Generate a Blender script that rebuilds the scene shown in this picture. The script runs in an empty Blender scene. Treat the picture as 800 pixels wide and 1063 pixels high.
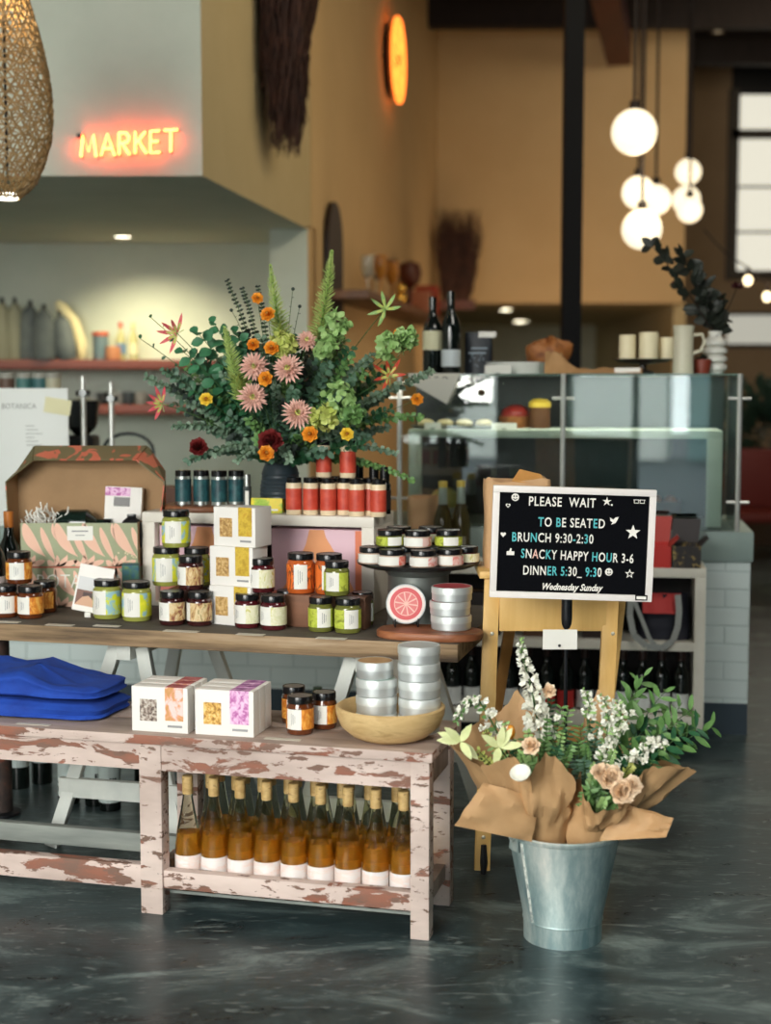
import bpy, bmesh, math, random
from mathutils import Matrix, Vector, noise
S = bpy.context.scene
COL = S.collection
rnd = random.Random(7)
PI = math.pi

# ---------------------------------------------------------------- camera
FPX = 1518.0; HC = 1.45
PITCH = math.atan(136.5/FPX)
cam = bpy.data.cameras.new('camera'); camo = bpy.data.objects.new('camera', cam); COL.objects.link(camo)
camo.location = (0, 0, HC); camo.rotation_euler = (PI/2-PITCH, 0, 0)
cam.sensor_fit = 'VERTICAL'; cam.sensor_height = 56.0; cam.sensor_width = 42.1
cam.lens = FPX/1063.0*56.0
cam.clip_end = 200
cam.dof.use_dof = True; cam.dof.focus_distance = 4.22; cam.dof.aperture_fstop = 2.8
S.camera = camo

# ---------------------------------------------------------------- world, light, exposure
W = bpy.data.worlds.new('sky'); S.world = W; W.use_nodes = True
bg = W.node_tree.nodes['Background']; bg.inputs[0].default_value = (0.86, 0.95, 0.96, 1); bg.inputs[1].default_value = 6.0
S.view_settings.view_transform = 'Standard'; S.view_settings.look = 'None'
S.view_settings.exposure = 0.10; S.view_settings.gamma = 1.0; S.view_settings.use_curve_mapping = False

def light(name, kind, loc, energy, color, target=None, size=None, size_y=None, spot=None, blend=0.5):
    l = bpy.data.lights.new(name, kind); l.energy = energy; l.color = color
    if kind == 'AREA':
        l.shape = 'RECTANGLE'; l.size = size; l.size_y = size_y or size
    elif size is not None: l.shadow_soft_size = size
    if kind == 'SPOT': l.spot_size = math.radians(spot); l.spot_blend = blend
    o = bpy.data.objects.new(name, l); COL.objects.link(o); o.location = loc
    if target is not None:
        o.rotation_euler = (Vector(target)-Vector(loc)).to_track_quat('-Z', 'Y').to_euler()
    return o
DAY = (1.0, 0.965, 0.90)
light('daylight_storefront', 'AREA', (-2.6, -1.25, 2.4), 270, DAY, (0.0, 4.2, 0.7), 2.8, 2.4)
light('fill_light', 'AREA', (2.6, 7.2, 4.9), 52, (1.0, 0.80, 0.50), (-0.6, 8.6, 2.9), 1.6, 1.0)  # unseen warm fill, added to brighten the side face of the soffit
WARM = (1.0, 0.66, 0.38)
light('fill_light', 'AREA', (2.6, 1.6, 4.8), 72, (1.0, 0.95, 0.86), (1.2, 5.6, 0.6), 1.6, 1.2)  # unseen overhead fill, added to lift the bookcase and brick counter
light('case_fill', 'AREA', (0.85, 6.1, 1.44), 5, (1.0, 0.93, 0.78), (0.85, 6.16, 0.8), 2.0, 0.05)  # fill added inside the case to brighten its shelves, no lamp visible there
light('fill_light', 'AREA', (4.6, 14.0, 4.8), 22, (1.0, 0.80, 0.56), (4.4, 19.0, 2.6), 1.6, 1.0)  # dim unseen fill, added to lift the far window wall
light('wall_wash_back', 'AREA', (2.0, 14.5, 1.7), 13, WARM, (2.0, 16.5, 2.5), 2.6, 1.0)
light('wall_wash_side', 'AREA', (2.8, 11.5, 1.5), 21, WARM, (0.0, 12.6, 2.6), 1.0, 2.5)
light('niche_downlight', 'SPOT', (-1.66, 9.62, 2.39), 80, (1.0, 0.88, 0.56), (-1.62, 10.2, 0.9), 0.04, None, 115, 0.8)
light('niche_downlight', 'SPOT', (-2.80, 9.3, 2.39), 30, (1.0, 0.86, 0.5), (-2.8, 9.8, 0.0), 0.04, None, 115, 0.8)
light('kitchen_downlight', 'SPOT', (1.44, 17.4, 2.28), 10, (1.0, 0.85, 0.55), (1.44, 17.4, 0), 0.05, None, 120, 0.8)
light('kitchen_downlight', 'SPOT', (1.86, 20.5, 2.28), 14, (1.0, 0.85, 0.55), (1.86, 20.5, 0), 0.05, None, 120, 0.8)

# ---------------------------------------------------------------- pixel -> place helpers (photo treated as 800x1063)
def ray(x, y):
    a = (x-400)/FPX; b = (531.5-y)/FPX
    return (a, math.cos(PITCH)+b*math.sin(PITCH), -math.sin(PITCH)+b*math.cos(PITCH))
def at(x, y, Y):
    r = ray(x, y); t = Y/r[1]; return Vector((r[0]*t, Y, HC+r[2]*t))
def on(x, y, Z, back=0.0):
    r = ray(x, y); t = (Z-HC)/r[2]; p = Vector((r[0]*t, r[1]*t, Z))
    if back:
        d = Vector((p.x, p.y, 0)).normalized(); p += d*back
    return p
class Frame:
    def __init__(s, o, deg):
        s.o = Vector((o[0], o[1], 0)); s.t = -math.radians(deg); t = math.radians(deg)
        s.u = Vector((math.cos(t), -math.sin(t), 0)); s.v = Vector((math.sin(t), math.cos(t), 0))
    def w(s, u, v, z): return s.o+s.u*u+s.v*v+Vector((0, 0, z))
    def inv(s, p): d = p-s.o; d.z = 0; return d.dot(s.u), d.dot(s.v)

# ---------------------------------------------------------------- materials
def lin(c):
    def f(v):
        v /= 255.0
        return v/12.92 if v <= 0.04045 else ((v+0.055)/1.055)**2.4
    return (f(c[0]), f(c[1]), f(c[2]), 1)
MATS = {}
def M(name, c, rough=0.5, metal=0.0, trans=0.0, emit=None, es=0.0, ior=1.45, alpha=1.0, spec=None, coat=0.0, sub=0.0):
    if name in MATS: return MATS[name]
    m = bpy.data.materials.new(name); m.use_nodes = True
    b = m.node_tree.nodes['Principled BSDF']
    b.inputs['Base Color'].default_value = lin(c); b.inputs['Roughness'].default_value = rough
    b.inputs['Metallic'].default_value = metal; b.inputs['IOR'].default_value = ior
    b.inputs['Transmission Weight'].default_value = trans; b.inputs['Alpha'].default_value = alpha
    if spec is not None: b.inputs['Specular IOR Level'].default_value = spec
    if coat: b.inputs['Coat Weight'].default_value = coat
    if emit is not None:
        b.inputs['Emission Color'].default_value = (*emit, 1); b.inputs['Emission Strength'].default_value = es
    MATS[name] = m; return m
def NM(name, stops, scale=5.0, stretch=(1, 1, 1), detail=4.0, rough=0.6, metal=0.0, kind='noise', bump=0.0, distort=0.0, nrough=0.6, rough2=None, coat=0.0, const=False, rotz=0.0):
    """colour ramp driven by a procedural texture in object space, shifted per object"""
    if name in MATS: return MATS[name]
    m = bpy.data.materials.new(name); m.use_nodes = True
    nt = m.node_tree; N = nt.nodes; L = nt.links; b = N['Principled BSDF']
    tc = N.new('ShaderNodeTexCoord'); mp = N.new('ShaderNodeMapping'); mp.inputs['Scale'].default_value = stretch
    mp.inputs['Rotation'].default_value = (0, 0, rotz)
    oi = N.new('ShaderNodeObjectInfo'); mul = N.new('ShaderNodeMath'); mul.operation = 'MULTIPLY'; mul.inputs[1].default_value = 11.0
    L.new(oi.outputs['Random'], mul.inputs[0]); add = N.new('ShaderNodeVectorMath'); add.operation = 'ADD'
    L.new(tc.outputs['Object'], add.inputs[0]); L.new(mul.outputs[0], add.inputs[1]); L.new(add.outputs[0], mp.inputs['Vector'])
    if kind == 'noise':
        t = N.new('ShaderNodeTexNoise'); t.inputs['Scale'].default_value = scale; t.inputs['Detail'].default_value = detail
        t.inputs['Roughness'].default_value = nrough; t.inputs['Distortion'].default_value = distort; out = t.outputs['Fac']
    elif kind == 'voronoi':
        t = N.new('ShaderNodeTexVoronoi'); t.inputs['Scale'].default_value = scale; out = t.outputs['Distance']
    elif kind == 'wave':
        t = N.new('ShaderNodeTexWave'); t.inputs['Scale'].default_value = scale; t.inputs['Distortion'].default_value = distort
        t.inputs['Detail'].default_value = detail; out = t.outputs['Fac']
    L.new(mp.outputs[0], t.inputs['Vector'])
    r = N.new('ShaderNodeValToRGB'); cr = r.color_ramp
    if const: cr.interpolation = 'CONSTANT'
    while len(cr.elements) < len(stops): cr.elements.new(0.5)
    for e, (p, c) in zip(cr.elements, stops): e.position = p; e.color = lin(c)
    L.new(out, r.inputs['Fac']); L.new(r.outputs[0], b.inputs['Base Color'])
    b.inputs['Roughness'].default_value = rough; b.inputs['Metallic'].default_value = metal
    if coat: b.inputs['Coat Weight'].default_value = coat
    if rough2 is not None:
        mr = N.new('ShaderNodeMapRange'); mr.inputs['To Min'].default_value = rough; mr.inputs['To Max'].default_value = rough2
        L.new(out, mr.inputs['Value']); L.new(mr.outputs[0], b.inputs['Roughness'])
    if bump:
        bp = N.new('ShaderNodeBump'); bp.inputs['Strength'].default_value = bump; bp.inputs['Distance'].default_value = 0.01
        L.new(out, bp.inputs['Height']); L.new(bp.outputs[0], b.inputs['Normal'])
    MATS[name] = m; return m

# ---------------------------------------------------------------- mesh builder
class MB:
    def __init__(s): s.v = []; s.f = []; s.m = []; s.X = Matrix()
    def add(s, vs, fs, m=0):
        n = len(s.v); X = s.X
        s.v += [X @ Vector(p) for p in vs]
        s.f += [tuple(n+i for i in f) for f in fs]; s.m += [m]*len(fs); return s
    def box(s, c, d, m=0, bev=0.0, R=None):
        x, y, z = d[0]/2, d[1]/2, d[2]/2; b = min(bev, x*.9, y*.9, z*.9)
        T = Matrix.Translation(c) @ (R.to_4x4() if R is not None else Matrix())
        if b <= 0:
            vs = [(sx*x, sy*y, sz*z) for sx in (-1, 1) for sy in (-1, 1) for sz in (-1, 1)]
            fs = [(0, 1, 3, 2), (4, 6, 7, 5), (0, 4, 5, 1), (2, 3, 7, 6), (0, 2, 6, 4), (1, 5, 7, 3)]
        else:
            bm = bmesh.new(); bmesh.ops.create_cube(bm, size=1)
            for v in bm.verts: v.co = Vector((v.co.x*2*x, v.co.y*2*y, v.co.z*2*z))
            bmesh.ops.bevel(bm, geom=bm.edges[:], offset=b, segments=2, affect='EDGES', profile=0.6)
            bm.verts.ensure_lookup_table(); vs = [v.co.copy() for v in bm.verts]
            fs = [[v.index for v in f.verts] for f in bm.faces]; bm.free()
        return s.add([T @ Vector(p) for p in vs], fs, m)
    def b6(s, x0, x1, y0, y1, z0, z1, m=0, bev=0.0):
        return s.box(((x0+x1)/2, (y0+y1)/2, (z0+z1)/2), (abs(x1-x0), abs(y1-y0), abs(z1-z0)), m, bev)
    def lathe(s, prof, n=24, m=0, c=(0, 0, 0), arc=None, mf=None):
        """prof: (r,z) from bottom to top; r==0 closes. mf(i,k)->material"""
        vs = []; fs = []; ms = []; rings = []
        closed = arc is None; a0, a1 = arc or (0, 2*PI)
        for r, z in prof:
            if r < 1e-6: rings.append([len(vs)]); vs.append((c[0], c[1], c[2]+z))
            else:
                st = len(vs); cnt = n if closed else n+1
                for k in range(cnt):
                    a = a0+(a1-a0)*k/n; vs.append((c[0]+r*math.cos(a), c[1]+r*math.sin(a), c[2]+z))
                rings.append(list(range(st, st+cnt)))
        for i in range(len(rings)-1):
            A, B = rings[i], rings[i+1]
            for k in range(n):
                k2 = (k+1) % n if closed else k+1
                if len(A) == 1 and len(B) == 1: continue
                if len(A) == 1: f = (A[0], B[k2], B[k])
                elif len(B) == 1: f = (A[k], A[k2], B[0])
                else: f = (A[k], A[k2], B[k2], B[k])
                fs.append(f); ms.append(mf(i, k) if mf else m)
        n0 = len(s.m); s.add(vs, fs, m); s.m[n0:] = ms; return s
    def tube(s, pts, r, n=6, m=0, caps=True):
        pts = [Vector(p) for p in pts]; L = len(pts)
        rs = r if isinstance(r, (list, tuple)) else [r]*L
        vs = []; fs = []; up = None
        for i, p in enumerate(pts):
            t = (pts[min(i+1, L-1)]-pts[max(i-1, 0)]); t = t.normalized() if t.length > 1e-9 else Vector((0, 0, 1))
            if up is None: up = t.orthogonal().normalized()
            else:
                up = up-t*up.dot(t); up = up.normalized() if up.length > 1e-6 else t.orthogonal().normalized()
            w = t.cross(up)
            for k in range(n):
                a = 2*PI*k/n; vs.append(p+(up*math.cos(a)+w*math.sin(a))*rs[i])
        for i in range(L-1):
            for k in range(n):
                k2 = (k+1) % n; fs.append((i*n+k, i*n+k2, (i+1)*n+k2, (i+1)*n+k))
        if caps: fs.append(tuple(range(n))[::-1]); fs.append(tuple((L-1)*n+k for k in range(n)))
        return s.add(vs, fs, m)
    def prism(s, out, th, m=0, T=None):
        """2D outline in local XZ, thickness along Y (0..-th is the front)"""
        n = len(out); vs = [(x, 0, z) for x, z in out]+[(x, -th, z) for x, z in out]
        fs = [tuple(range(n)), tuple(range(2*n-1, n-1, -1))]+[(i, n+i, n+(i+1) % n, (i+1) % n) for i in range(n)]
        if T is not None: vs = [T @ Vector(p) for p in vs]
        return s.add(vs, fs, m)
    def sheet(s, q, th=0.003, m=0, m2=None):
        q = [Vector(p) for p in q]; nrm = (q[1]-q[0]).cross(q[2]-q[1]).normalized()*th; n = len(q)
        vs = q+[p-nrm for p in q]
        s.add(vs, [tuple(range(n))], m); k = len(s.v)-2*n
        fs = [tuple(k+n+i for i in range(n))[::-1]]+[(k+i, k+n+i, k+n+(i+1) % n, k+(i+1) % n) for i in range(n)]
        s.f += fs; s.m += [m if m2 is None else m2]*len(fs); return s
    def grid(s, fn, nu, nv, m=0, wrap=False):
        vs = [fn(i/(nu if wrap else nu-1), j/(nv-1)) for j in range(nv) for i in range(nu)]
        fs = [(j*nu+i, j*nu+(i+1) % nu, (j+1)*nu+(i+1) % nu, (j+1)*nu+i) for j in range(nv-1) for i in range(nu if wrap else nu-1)]
        return s.add(vs, fs, m)
    def ball(s, c, r, m=0, n=12, k=8, sz=(1, 1, 1)):
        prof = [(0, -1)]+[(math.sin(PI*i/k), -math.cos(PI*i/k)) for i in range(1, k)]+[(0, 1)]
        X = s.X; s.X = X @ Matrix.Translation(c) @ Matrix.Diagonal((r*sz[0], r*sz[1], r*sz[2], 1)); s.lathe(prof, n, m); s.X = X; return s
    def leaf(s, p, d, nrm, L, w, m=0, cup=0.15, bend=0.0):
        p = Vector(p); d = Vector(d).normalized(); nrm = Vector(nrm); side = d.cross(nrm)
        side = side.normalized() if side.length > 1e-6 else d.orthogonal().normalized(); nn = side.cross(d).normalized()
        vs = [p]; rows = ((.22, .72), (.5, 1.0), (.8, .66))
        for t, ww in rows:
            c = p+d*(L*t)-nn*(bend*L*t*t); vs += [c-side*(w/2*ww)+nn*(cup*w*ww), c, c+side*(w/2*ww)+nn*(cup*w*ww)]
        vs.append(p+d*L-nn*(bend*L))
        fs = [(0, 2, 1), (0, 3, 2)]
        for r in (0, 1):
            a = 1+3*r; fs += [(a, a+1, a+4, a+3), (a+1, a+2, a+5, a+4)]
        fs += [(7, 8, 10), (8, 9, 10)]
        return s.add(vs, fs, m)
    def mesh(s, name, mats, ang=35):
        me = bpy.data.meshes.new(name); me.from_pydata([tuple(v) for v in s.v], [], s.f)
        for m in (mats if isinstance(mats, (list, tuple)) else [mats]): me.materials.append(m)
        me.polygons.foreach_set('material_index', s.m); me.validate()
        bm = bmesh.new(); bm.from_mesh(me); bmesh.ops.recalc_face_normals(bm, faces=bm.faces[:]); bm.to_mesh(me); bm.free()
        me.shade_smooth(); me.set_sharp_from_angle(angle=math.radians(ang)); me.update(); return me
    def build(s, name, mats, parent=None, label=None, ang=35, loc=None, rz=0.0):
        o = bpy.data.objects.new(name, s.mesh(name, mats, ang)); COL.objects.link(o)
        if parent is not None: o.parent = parent
        if loc is not None: o.location = loc
        if rz: o.rotation_euler.z = rz
        if label: o['label'] = label
        return o
def thing(name, label, cat, loc=(0, 0, 0), rz=0.0, group=None):
    o = bpy.data.objects.new(name, None); COL.objects.link(o); o.location = loc; o.rotation_euler = (0, 0, rz)
    o.empty_display_size = 0.05
    o['label'] = label; o['category'] = cat
    if group: o['group'] = group
    return o
def tag(o, label, cat, group=None, kind=None):
    o['label'] = label; o['category'] = cat
    if group: o['group'] = group
    if kind: o['kind'] = kind
    return o
def struct(o, label=None):
    o['kind'] = 'structure'
    if label: o['label'] = label
    return o
def copy_tree(o, parent=None):
    c = o.copy(); COL.objects.link(c)
    if parent is not None: c.parent = parent
    for ch in KIDS.get(o.name, None) or list(o.children): copy_tree(ch, c)
    return c
KIDS = {}
def dup(proto, label, loc, rz=0.0, group=None):
    c = copy_tree(proto); c.location = loc; c.rotation_euler.z = rz; c['label'] = label
    if group: c['group'] = group
    return c
def text_mb(mb, txt, size, T, m=0, sx=1.0, shear=0.0, th=0.0008, colors=None, align='LEFT', off=0.0, space=1.0):
    """letters laid out in local XZ facing -Y"""
    cu = bpy.data.curves.new('lettering', 'FONT'); cu.body = txt; cu.size = size; cu.shear = shear; cu.align_x = align
    cu.extrude = th; cu.offset = off; cu.space_character = space; cu.resolution_u = 3
    o = bpy.data.objects.new('lettering', cu); COL.objects.link(o)
    if colors:
        for i, ch in enumerate(cu.body_format):
            if i < len(colors): ch.material_index = colors[i]
        for k in range(4): cu.materials.append(None)
    bpy.context.view_layer.update()
    me = bpy.data.meshes.new_from_object(o.evaluated_get(bpy.context.evaluated_depsgraph_get()))
    vs = [T @ Vector((v.co.x*sx, -v.co.z, v.co.y)) for v in me.vertices]
    n = len(mb.v); mb.v += [mb.X @ p for p in vs]
    for p in me.polygons:
        mb.f.append(tuple(n+i for i in p.vertices)); mb.m.append(p.material_index if colors else m)
    bpy.data.objects.remove(o); bpy.data.meshes.remove(me); bpy.data.curves.remove(cu)
def TR(x=0, y=0, z=0): return Matrix.Translation((x, y, z))
def RX(a): return Matrix.Rotation(a, 4, 'X')
def RY(a): return Matrix.Rotation(a, 4, 'Y')
def RZ(a): return Matrix.Rotation(a, 4, 'Z')
def bez(a, b, c, n=8):
    a, b, c = Vector(a), Vector(b), Vector(c)
    return [a*(1-t)**2+b*2*t*(1-t)+c*t*t for t in [i/(n-1) for i in range(n)]]
# ---------------------------------------------------------------- room
m_plaster = NM('plaster_pale', [(0.3, (198, 206, 192)), (0.7, (208, 214, 200))], 3.0, rough=0.85)
m_plaster_tan = NM('plaster_tan', [(0.3, (196, 180, 138)), (0.7, (206, 190, 150))], 1.6, rough=0.85)
m_plaster_warm = NM('plaster_warm', [(0.3, (205, 176, 130)), (0.7, (214, 186, 140))], 1.2, rough=0.85)
m_ceil = NM('ceiling_boards', [(0.35, (26, 20, 20)), (0.65, (38, 30, 28))], 6.0, (6, .4, 1), rough=0.8)
m_dark = M('dark_paint', (18, 20, 24), 0.5)
m_redwood = NM('red_brown_wood', [(0.3, (70, 30, 22)), (0.7, (104, 50, 36))], 14, (1, .12, 1), rough=0.5)
def floor_mat():
    m = bpy.data.materials.new('polished_concrete'); m.use_nodes = True; nt = m.node_tree; N = nt.nodes; L = nt.links
    b = N['Principled BSDF']; tc = N.new('ShaderNodeTexCoord')
    n1 = N.new('ShaderNodeTexNoise'); n1.inputs['Scale'].default_value = 2.1; n1.inputs['Detail'].default_value = 12; n1.inputs['Roughness'].default_value = 0.72; n1.inputs['Distortion'].default_value = 0.8
    mp = N.new('ShaderNodeMapping'); mp.inputs['Scale'].default_value = (1.0, 2.2, 1); mp.inputs['Rotation'].default_value = (0, 0, 0.25)
    L.new(tc.outputs['Object'], mp.inputs[0]); L.new(mp.outputs[0], n1.inputs['Vector'])
    r = N.new('ShaderNodeValToRGB'); e = r.color_ramp.elements
    e[0].position = 0.34; e[0].color = lin((27, 36, 39)); e[1].position = 0.70; e[1].color = lin((130, 146, 143))
    x = e.new(0.52); x.color = lin((53, 69, 71))
    L.new(n1.outputs['Fac'], r.inputs['Fac'])
    # pale scratches and scuffs
    n2 = N.new('ShaderNodeTexNoise'); n2.inputs['Scale'].default_value = 9; n2.inputs['Detail'].default_value = 8; n2.inputs['Distortion'].default_value = 2.5
    mp2 = N.new('ShaderNodeMapping'); mp2.inputs['Scale'].default_value = (0.8, 3.2, 1); mp2.inputs['Rotation'].default_value = (0, 0, -0.35)
    L.new(tc.outputs['Object'], mp2.inputs[0]); L.new(mp2.outputs[0], n2.inputs['Vector'])
    r2 = N.new('ShaderNodeValToRGB'); f = r2.color_ramp.elements; f[0].position = 0.60; f[0].color = (0, 0, 0, 1); f[1].position = 0.70; f[1].color = (.55, .55, .55, 1)
    L.new(n2.outputs['Fac'], r2.inputs['Fac'])
    mx = N.new('ShaderNodeMix'); mx.data_type = 'RGBA'; L.new(r2.outputs[0], mx.inputs[0]); L.new(r.outputs[0], mx.inputs[6]); mx.inputs[7].default_value = lin((150, 160, 156))
    L.new(mx.outputs[2], b.inputs['Base Color'])
    mr = N.new('ShaderNodeMapRange'); mr.inputs['To Min'].default_value = 0.16; mr.inputs['To Max'].default_value = 0.46; L.new(n1.outputs['Fac'], mr.inputs['Value']); L.new(mr.outputs[0], b.inputs['Roughness'])
    bp = N.new('ShaderNodeBump'); bp.inputs['Strength'].default_value = 0.06; bp.inputs['Distance'].default_value = 0.01; L.new(n2.outputs['Fac'], bp.inputs['Height']); L.new(bp.outputs[0], b.inputs['Normal'])
    return m
mb = MB(); mb.b6(-7, 8, -1.5, 26, -0.1, 0); struct(mb.build('floor', floor_mat()))
CZ = 5.36; SZ = 2.41
mb = MB(); mb.b6(-7, 8, -1.5, 26, CZ+.06, CZ+.2)
for k in range(0): pass
struct(mb.build('ceiling', m_ceil))
R = Frame((-0.862, 7.0), 8.6)
C1 = R.w(0, 0, 0); C2 = R.w(0, 2.70, 0); C3 = R.w(0, 9.62, 0)
# soffit over the niche: front face, underside, right-hand side face
mb = MB()
def vwall(mb, a, b, z0, z1, m=0):
    mb.add([(a[0], a[1], z0), (b[0], b[1], z0), (b[0], b[1], z1), (a[0], a[1], z1)], [(0, 1, 2, 3)], m)
s2 = R.w(0, 2.55, 0)
vs = [(-6, 7.0), (C1.x, C1.y), (s2.x, s2.y), (s2.x-.02, 10.5), (-6, 10.5)]
n = len(vs)
mb.add([(x, y, SZ) for x, y in vs]+[(x, y, CZ+.06) for x, y in vs], [tuple(range(n))], 0)
mb.f += [(i, (i+1) % n, n+(i+1) % n, n+i) for i in range(n)]; mb.m += [0, 1, 1, 0, 0]
struct(mb.build('wall_soffit', [m_plaster, m_plaster_tan], ang=10))
mb = MB(); mb.b6(-6, -0.60, 10.4, 10.6, 0, SZ+.02); struct(mb.build('wall_niche', m_plaster))
# pillar closing the niche
mb = MB(); p0 = at(280, 300, 9.42); q = R.w(0, 2.45, 0); q2 = R.w(0, 2.75, 0)
vs = [(p0.x, p0.y), (q.x, q.y), (q2.x, q2.y), (p0.x+.04, 10.45)]
mb.add([(x, y, 0) for x, y in vs]+[(x, y, SZ+.03) for x, y in vs], [(0, 1, 2, 3), (4, 5, 6, 7)], 0)
mb.f += [(i, (i+1) % 4, 4+(i+1) % 4, 4+i) for i in range(4)]; mb.m += [0, 1, 0, 0]
struct(mb.build('trim_pillar', [m_plaster, m_plaster_warm], ang=10))
# side wall with arch and back wall
mb = MB()
def wall_b(t, z, out=0.0): p = R.w(out, t, z); return tuple(p)
mb.add([wall_b(2.6, 0), wall_b(9.75, 0), wall_b(9.75, CZ+.08), wall_b(2.6, CZ+.08), wall_b(2.6, 0, -.15), wall_b(9.75, 0, -.15), wall_b(9.75, CZ+.08, -.15), wall_b(2.6, CZ+.08, -.15)],
       [(0, 1, 2, 3), (5, 4, 7, 6), (3, 2, 6, 7), (0, 4, 5, 1), (0, 3, 7, 4), (1, 5, 6, 2)])
struct(mb.build('wall_left', m_plaster_warm, ang=10))
BY = 16.5; BZ = 2.31
mb = MB(); mb.b6(C3.x-.1, 3.33, BY, BY+.3, BZ, CZ+.08); struct(mb.build('wall_back', m_plaster_warm))
mb = MB(); mb.b6(C3.x-.1, 3.33, BY+.3, 23.2, BZ, BZ+.1); struct(mb.build('ceiling_kitchen', m_plaster_tan))
mb = MB(); mb.b6(C3.x-.1, 3.33, 23.0, 23.2, 0, BZ); struct(mb.build('wall_kitchen', m_plaster))
mb = MB(); mb.b6(3.28, 3.42, BY+.3, 23.2, 0, BZ); struct(mb.build('wall_kitchen_side', m_plaster_tan))
# far right: window wall
WY = 19.0
m_frame = M('window_frame_grey', (92, 84, 74), 0.6)
def fx(px, Y): return at(px, 395, Y).x
def fz(py, Y): return at(400, py, Y).z
m_pane = M('frosted_pane_daylight', (200, 200, 190), 0.4, emit=(0.93, 0.90, 0.76), es=0.72)
wx0 = fx(753, WY); z_top = fz(98, WY); z_bot = fz(286, WY)
mb = MB(); mb.b6(3.42, wx0, WY, WY+.25, 0, CZ+.08, 0); mb.b6(wx0, 7.8, WY, WY+.25, z_top, CZ+.08, 1); mb.b6(wx0, 7.8, WY, WY+.25, fz(325, WY), z_bot, 0); mb.b6(wx0, 7.8, WY, WY+.25, 0, fz(358, WY), 0)
struct(mb.build('wall_far', [NM('plaster_brown', [(0.3, (142, 120, 92)), (0.7, (152, 130, 102))], 2, rough=.8), m_dark]))
w1 = MB(); zs = [z_bot, fz(240, WY), fz(193, WY), fz(138, WY), fz(102, WY)]
fr = MB()
fr.b6(wx0-.04, wx0+.10, WY-.05, WY+.1, z_bot-.05, z_top+.06); fr.b6(wx0, 7.6, WY-.05, WY+.1, fz(144, WY), fz(135, WY))
fr.b6(wx0, 7.6, WY-.03, WY+.1, fz(195, WY), fz(193, WY)); fr.b6(wx0, 7.6, WY-.03, WY+.1, fz(242, WY), fz(240, WY)); fr.b6(wx0, 7.6, WY-.06, WY+.1, z_bot-.05, z_bot+.06)
wo = fr.build('window_1', M('window_muntin', (70, 64, 56), .6)); struct(wo)
pn = MB(); pn.b6(wx0+.08, 7.6, WY+.03, WY+.05, z_bot, z_top); pn.build('frosted_glass', m_pane, wo)
fr = MB(); fr.b6(wx0, 7.6, WY-.03, WY+.1, fz(327, WY), fz(324, WY)); fr.b6(wx0, 7.6, WY-.03, WY+.1, fz(361, WY), fz(357, WY)); wo = fr.build('window_2', M('window_muntin', (70, 64, 56), .6)); struct(wo)
pn = MB(); pn.b6(wx0, 7.6, WY+.03, WY+.05, fz(358, WY), fz(326, WY)); pn.build('frosted_glass', M('low_pane_daylight', (200, 200, 190), .4, emit=(0.8, 0.8, 0.7), es=0.42), wo)
mb = MB(); mb.b6(7.6, 7.9, -1.5, 26, 0, CZ+.1); struct(mb.build('wall_right', M('wall_shadow_green', (70, 76, 70), .8)))
mb = MB(); mb.b6(-6.3, -6, -1.5, 26, 0, CZ+.1); struct(mb.build('wall_outer_left', m_plaster))
# storefront behind the camera: two openings with slim mullions
mb = MB(); FY = -1.6
for x0, x1, z0, z1 in ((-6.3, -4.3, 0, CZ), (-4.3, -1.3, 0, .4), (-4.3, -1.3, 3.7, CZ), (-1.3, -.62, 0, CZ), (-.62, .72, 2.75, CZ), (.72, 7.9, 0, CZ)): mb.b6(x0, x1, FY-.2, FY, z0, z1)
struct(mb.build('wall_front', M('wall_front_grey', (70, 74, 72), .8)))
mb = MB(); mb.b6(-.64, .74, FY-.12, FY-.06, 0, .08); mb.b6(-.64, .74, FY-.12, FY-.06, 2.68, 2.76); mb.b6(-.02, .04, FY-.12, FY-.06, .08, 2.68); mb.b6(-.64, .74, FY-.12, FY-.06, 2.1, 2.16); mb.b6(-.64, -.58, FY-.12, FY-.06, .08, 2.68); mb.b6(.68, .74, FY-.12, FY-.06, .08, 2.68)
struct(mb.build('window_3', M('black_steel', (15, 18, 24), .45)))
mb = MB(); mb.b6(-2.83, -2.77, FY-.12, FY-.06, .4, 3.7); mb.b6(-4.3, -1.3, FY-.12, FY-.06, 2.6, 2.66); struct(mb.build('window_4', M('black_steel', (15, 18, 24), .45)))
mb = MB(); mb.b6(-30, 30, -30, -1.8, -.12, -.02); struct(mb.build('floor_street', M('asphalt', (70, 76, 80), .8)))
mb = MB(); mb.b6(-12, -1.2, -16, -15, 0, 4.1, 0); mb.b6(-.8, 9, -16, -15, 0, 3.0, 1)
for k in range(4): mb.b6(-11.4+k*1.5, -10.7+k*1.5, -15, -14.95, 1.0, 2.6, 2)
struct(mb.build('wall_across_street', [M('facade_pale', (236, 236, 228), .8), M('facade_teal', (120, 146, 146), .8), M('facade_window', (50, 60, 66), .3)]))
mb = MB(); mb.b6(-6.3, 7.9, 26, 26.3, 0, CZ+.1); struct(mb.build('wall_end', m_dark))
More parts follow.
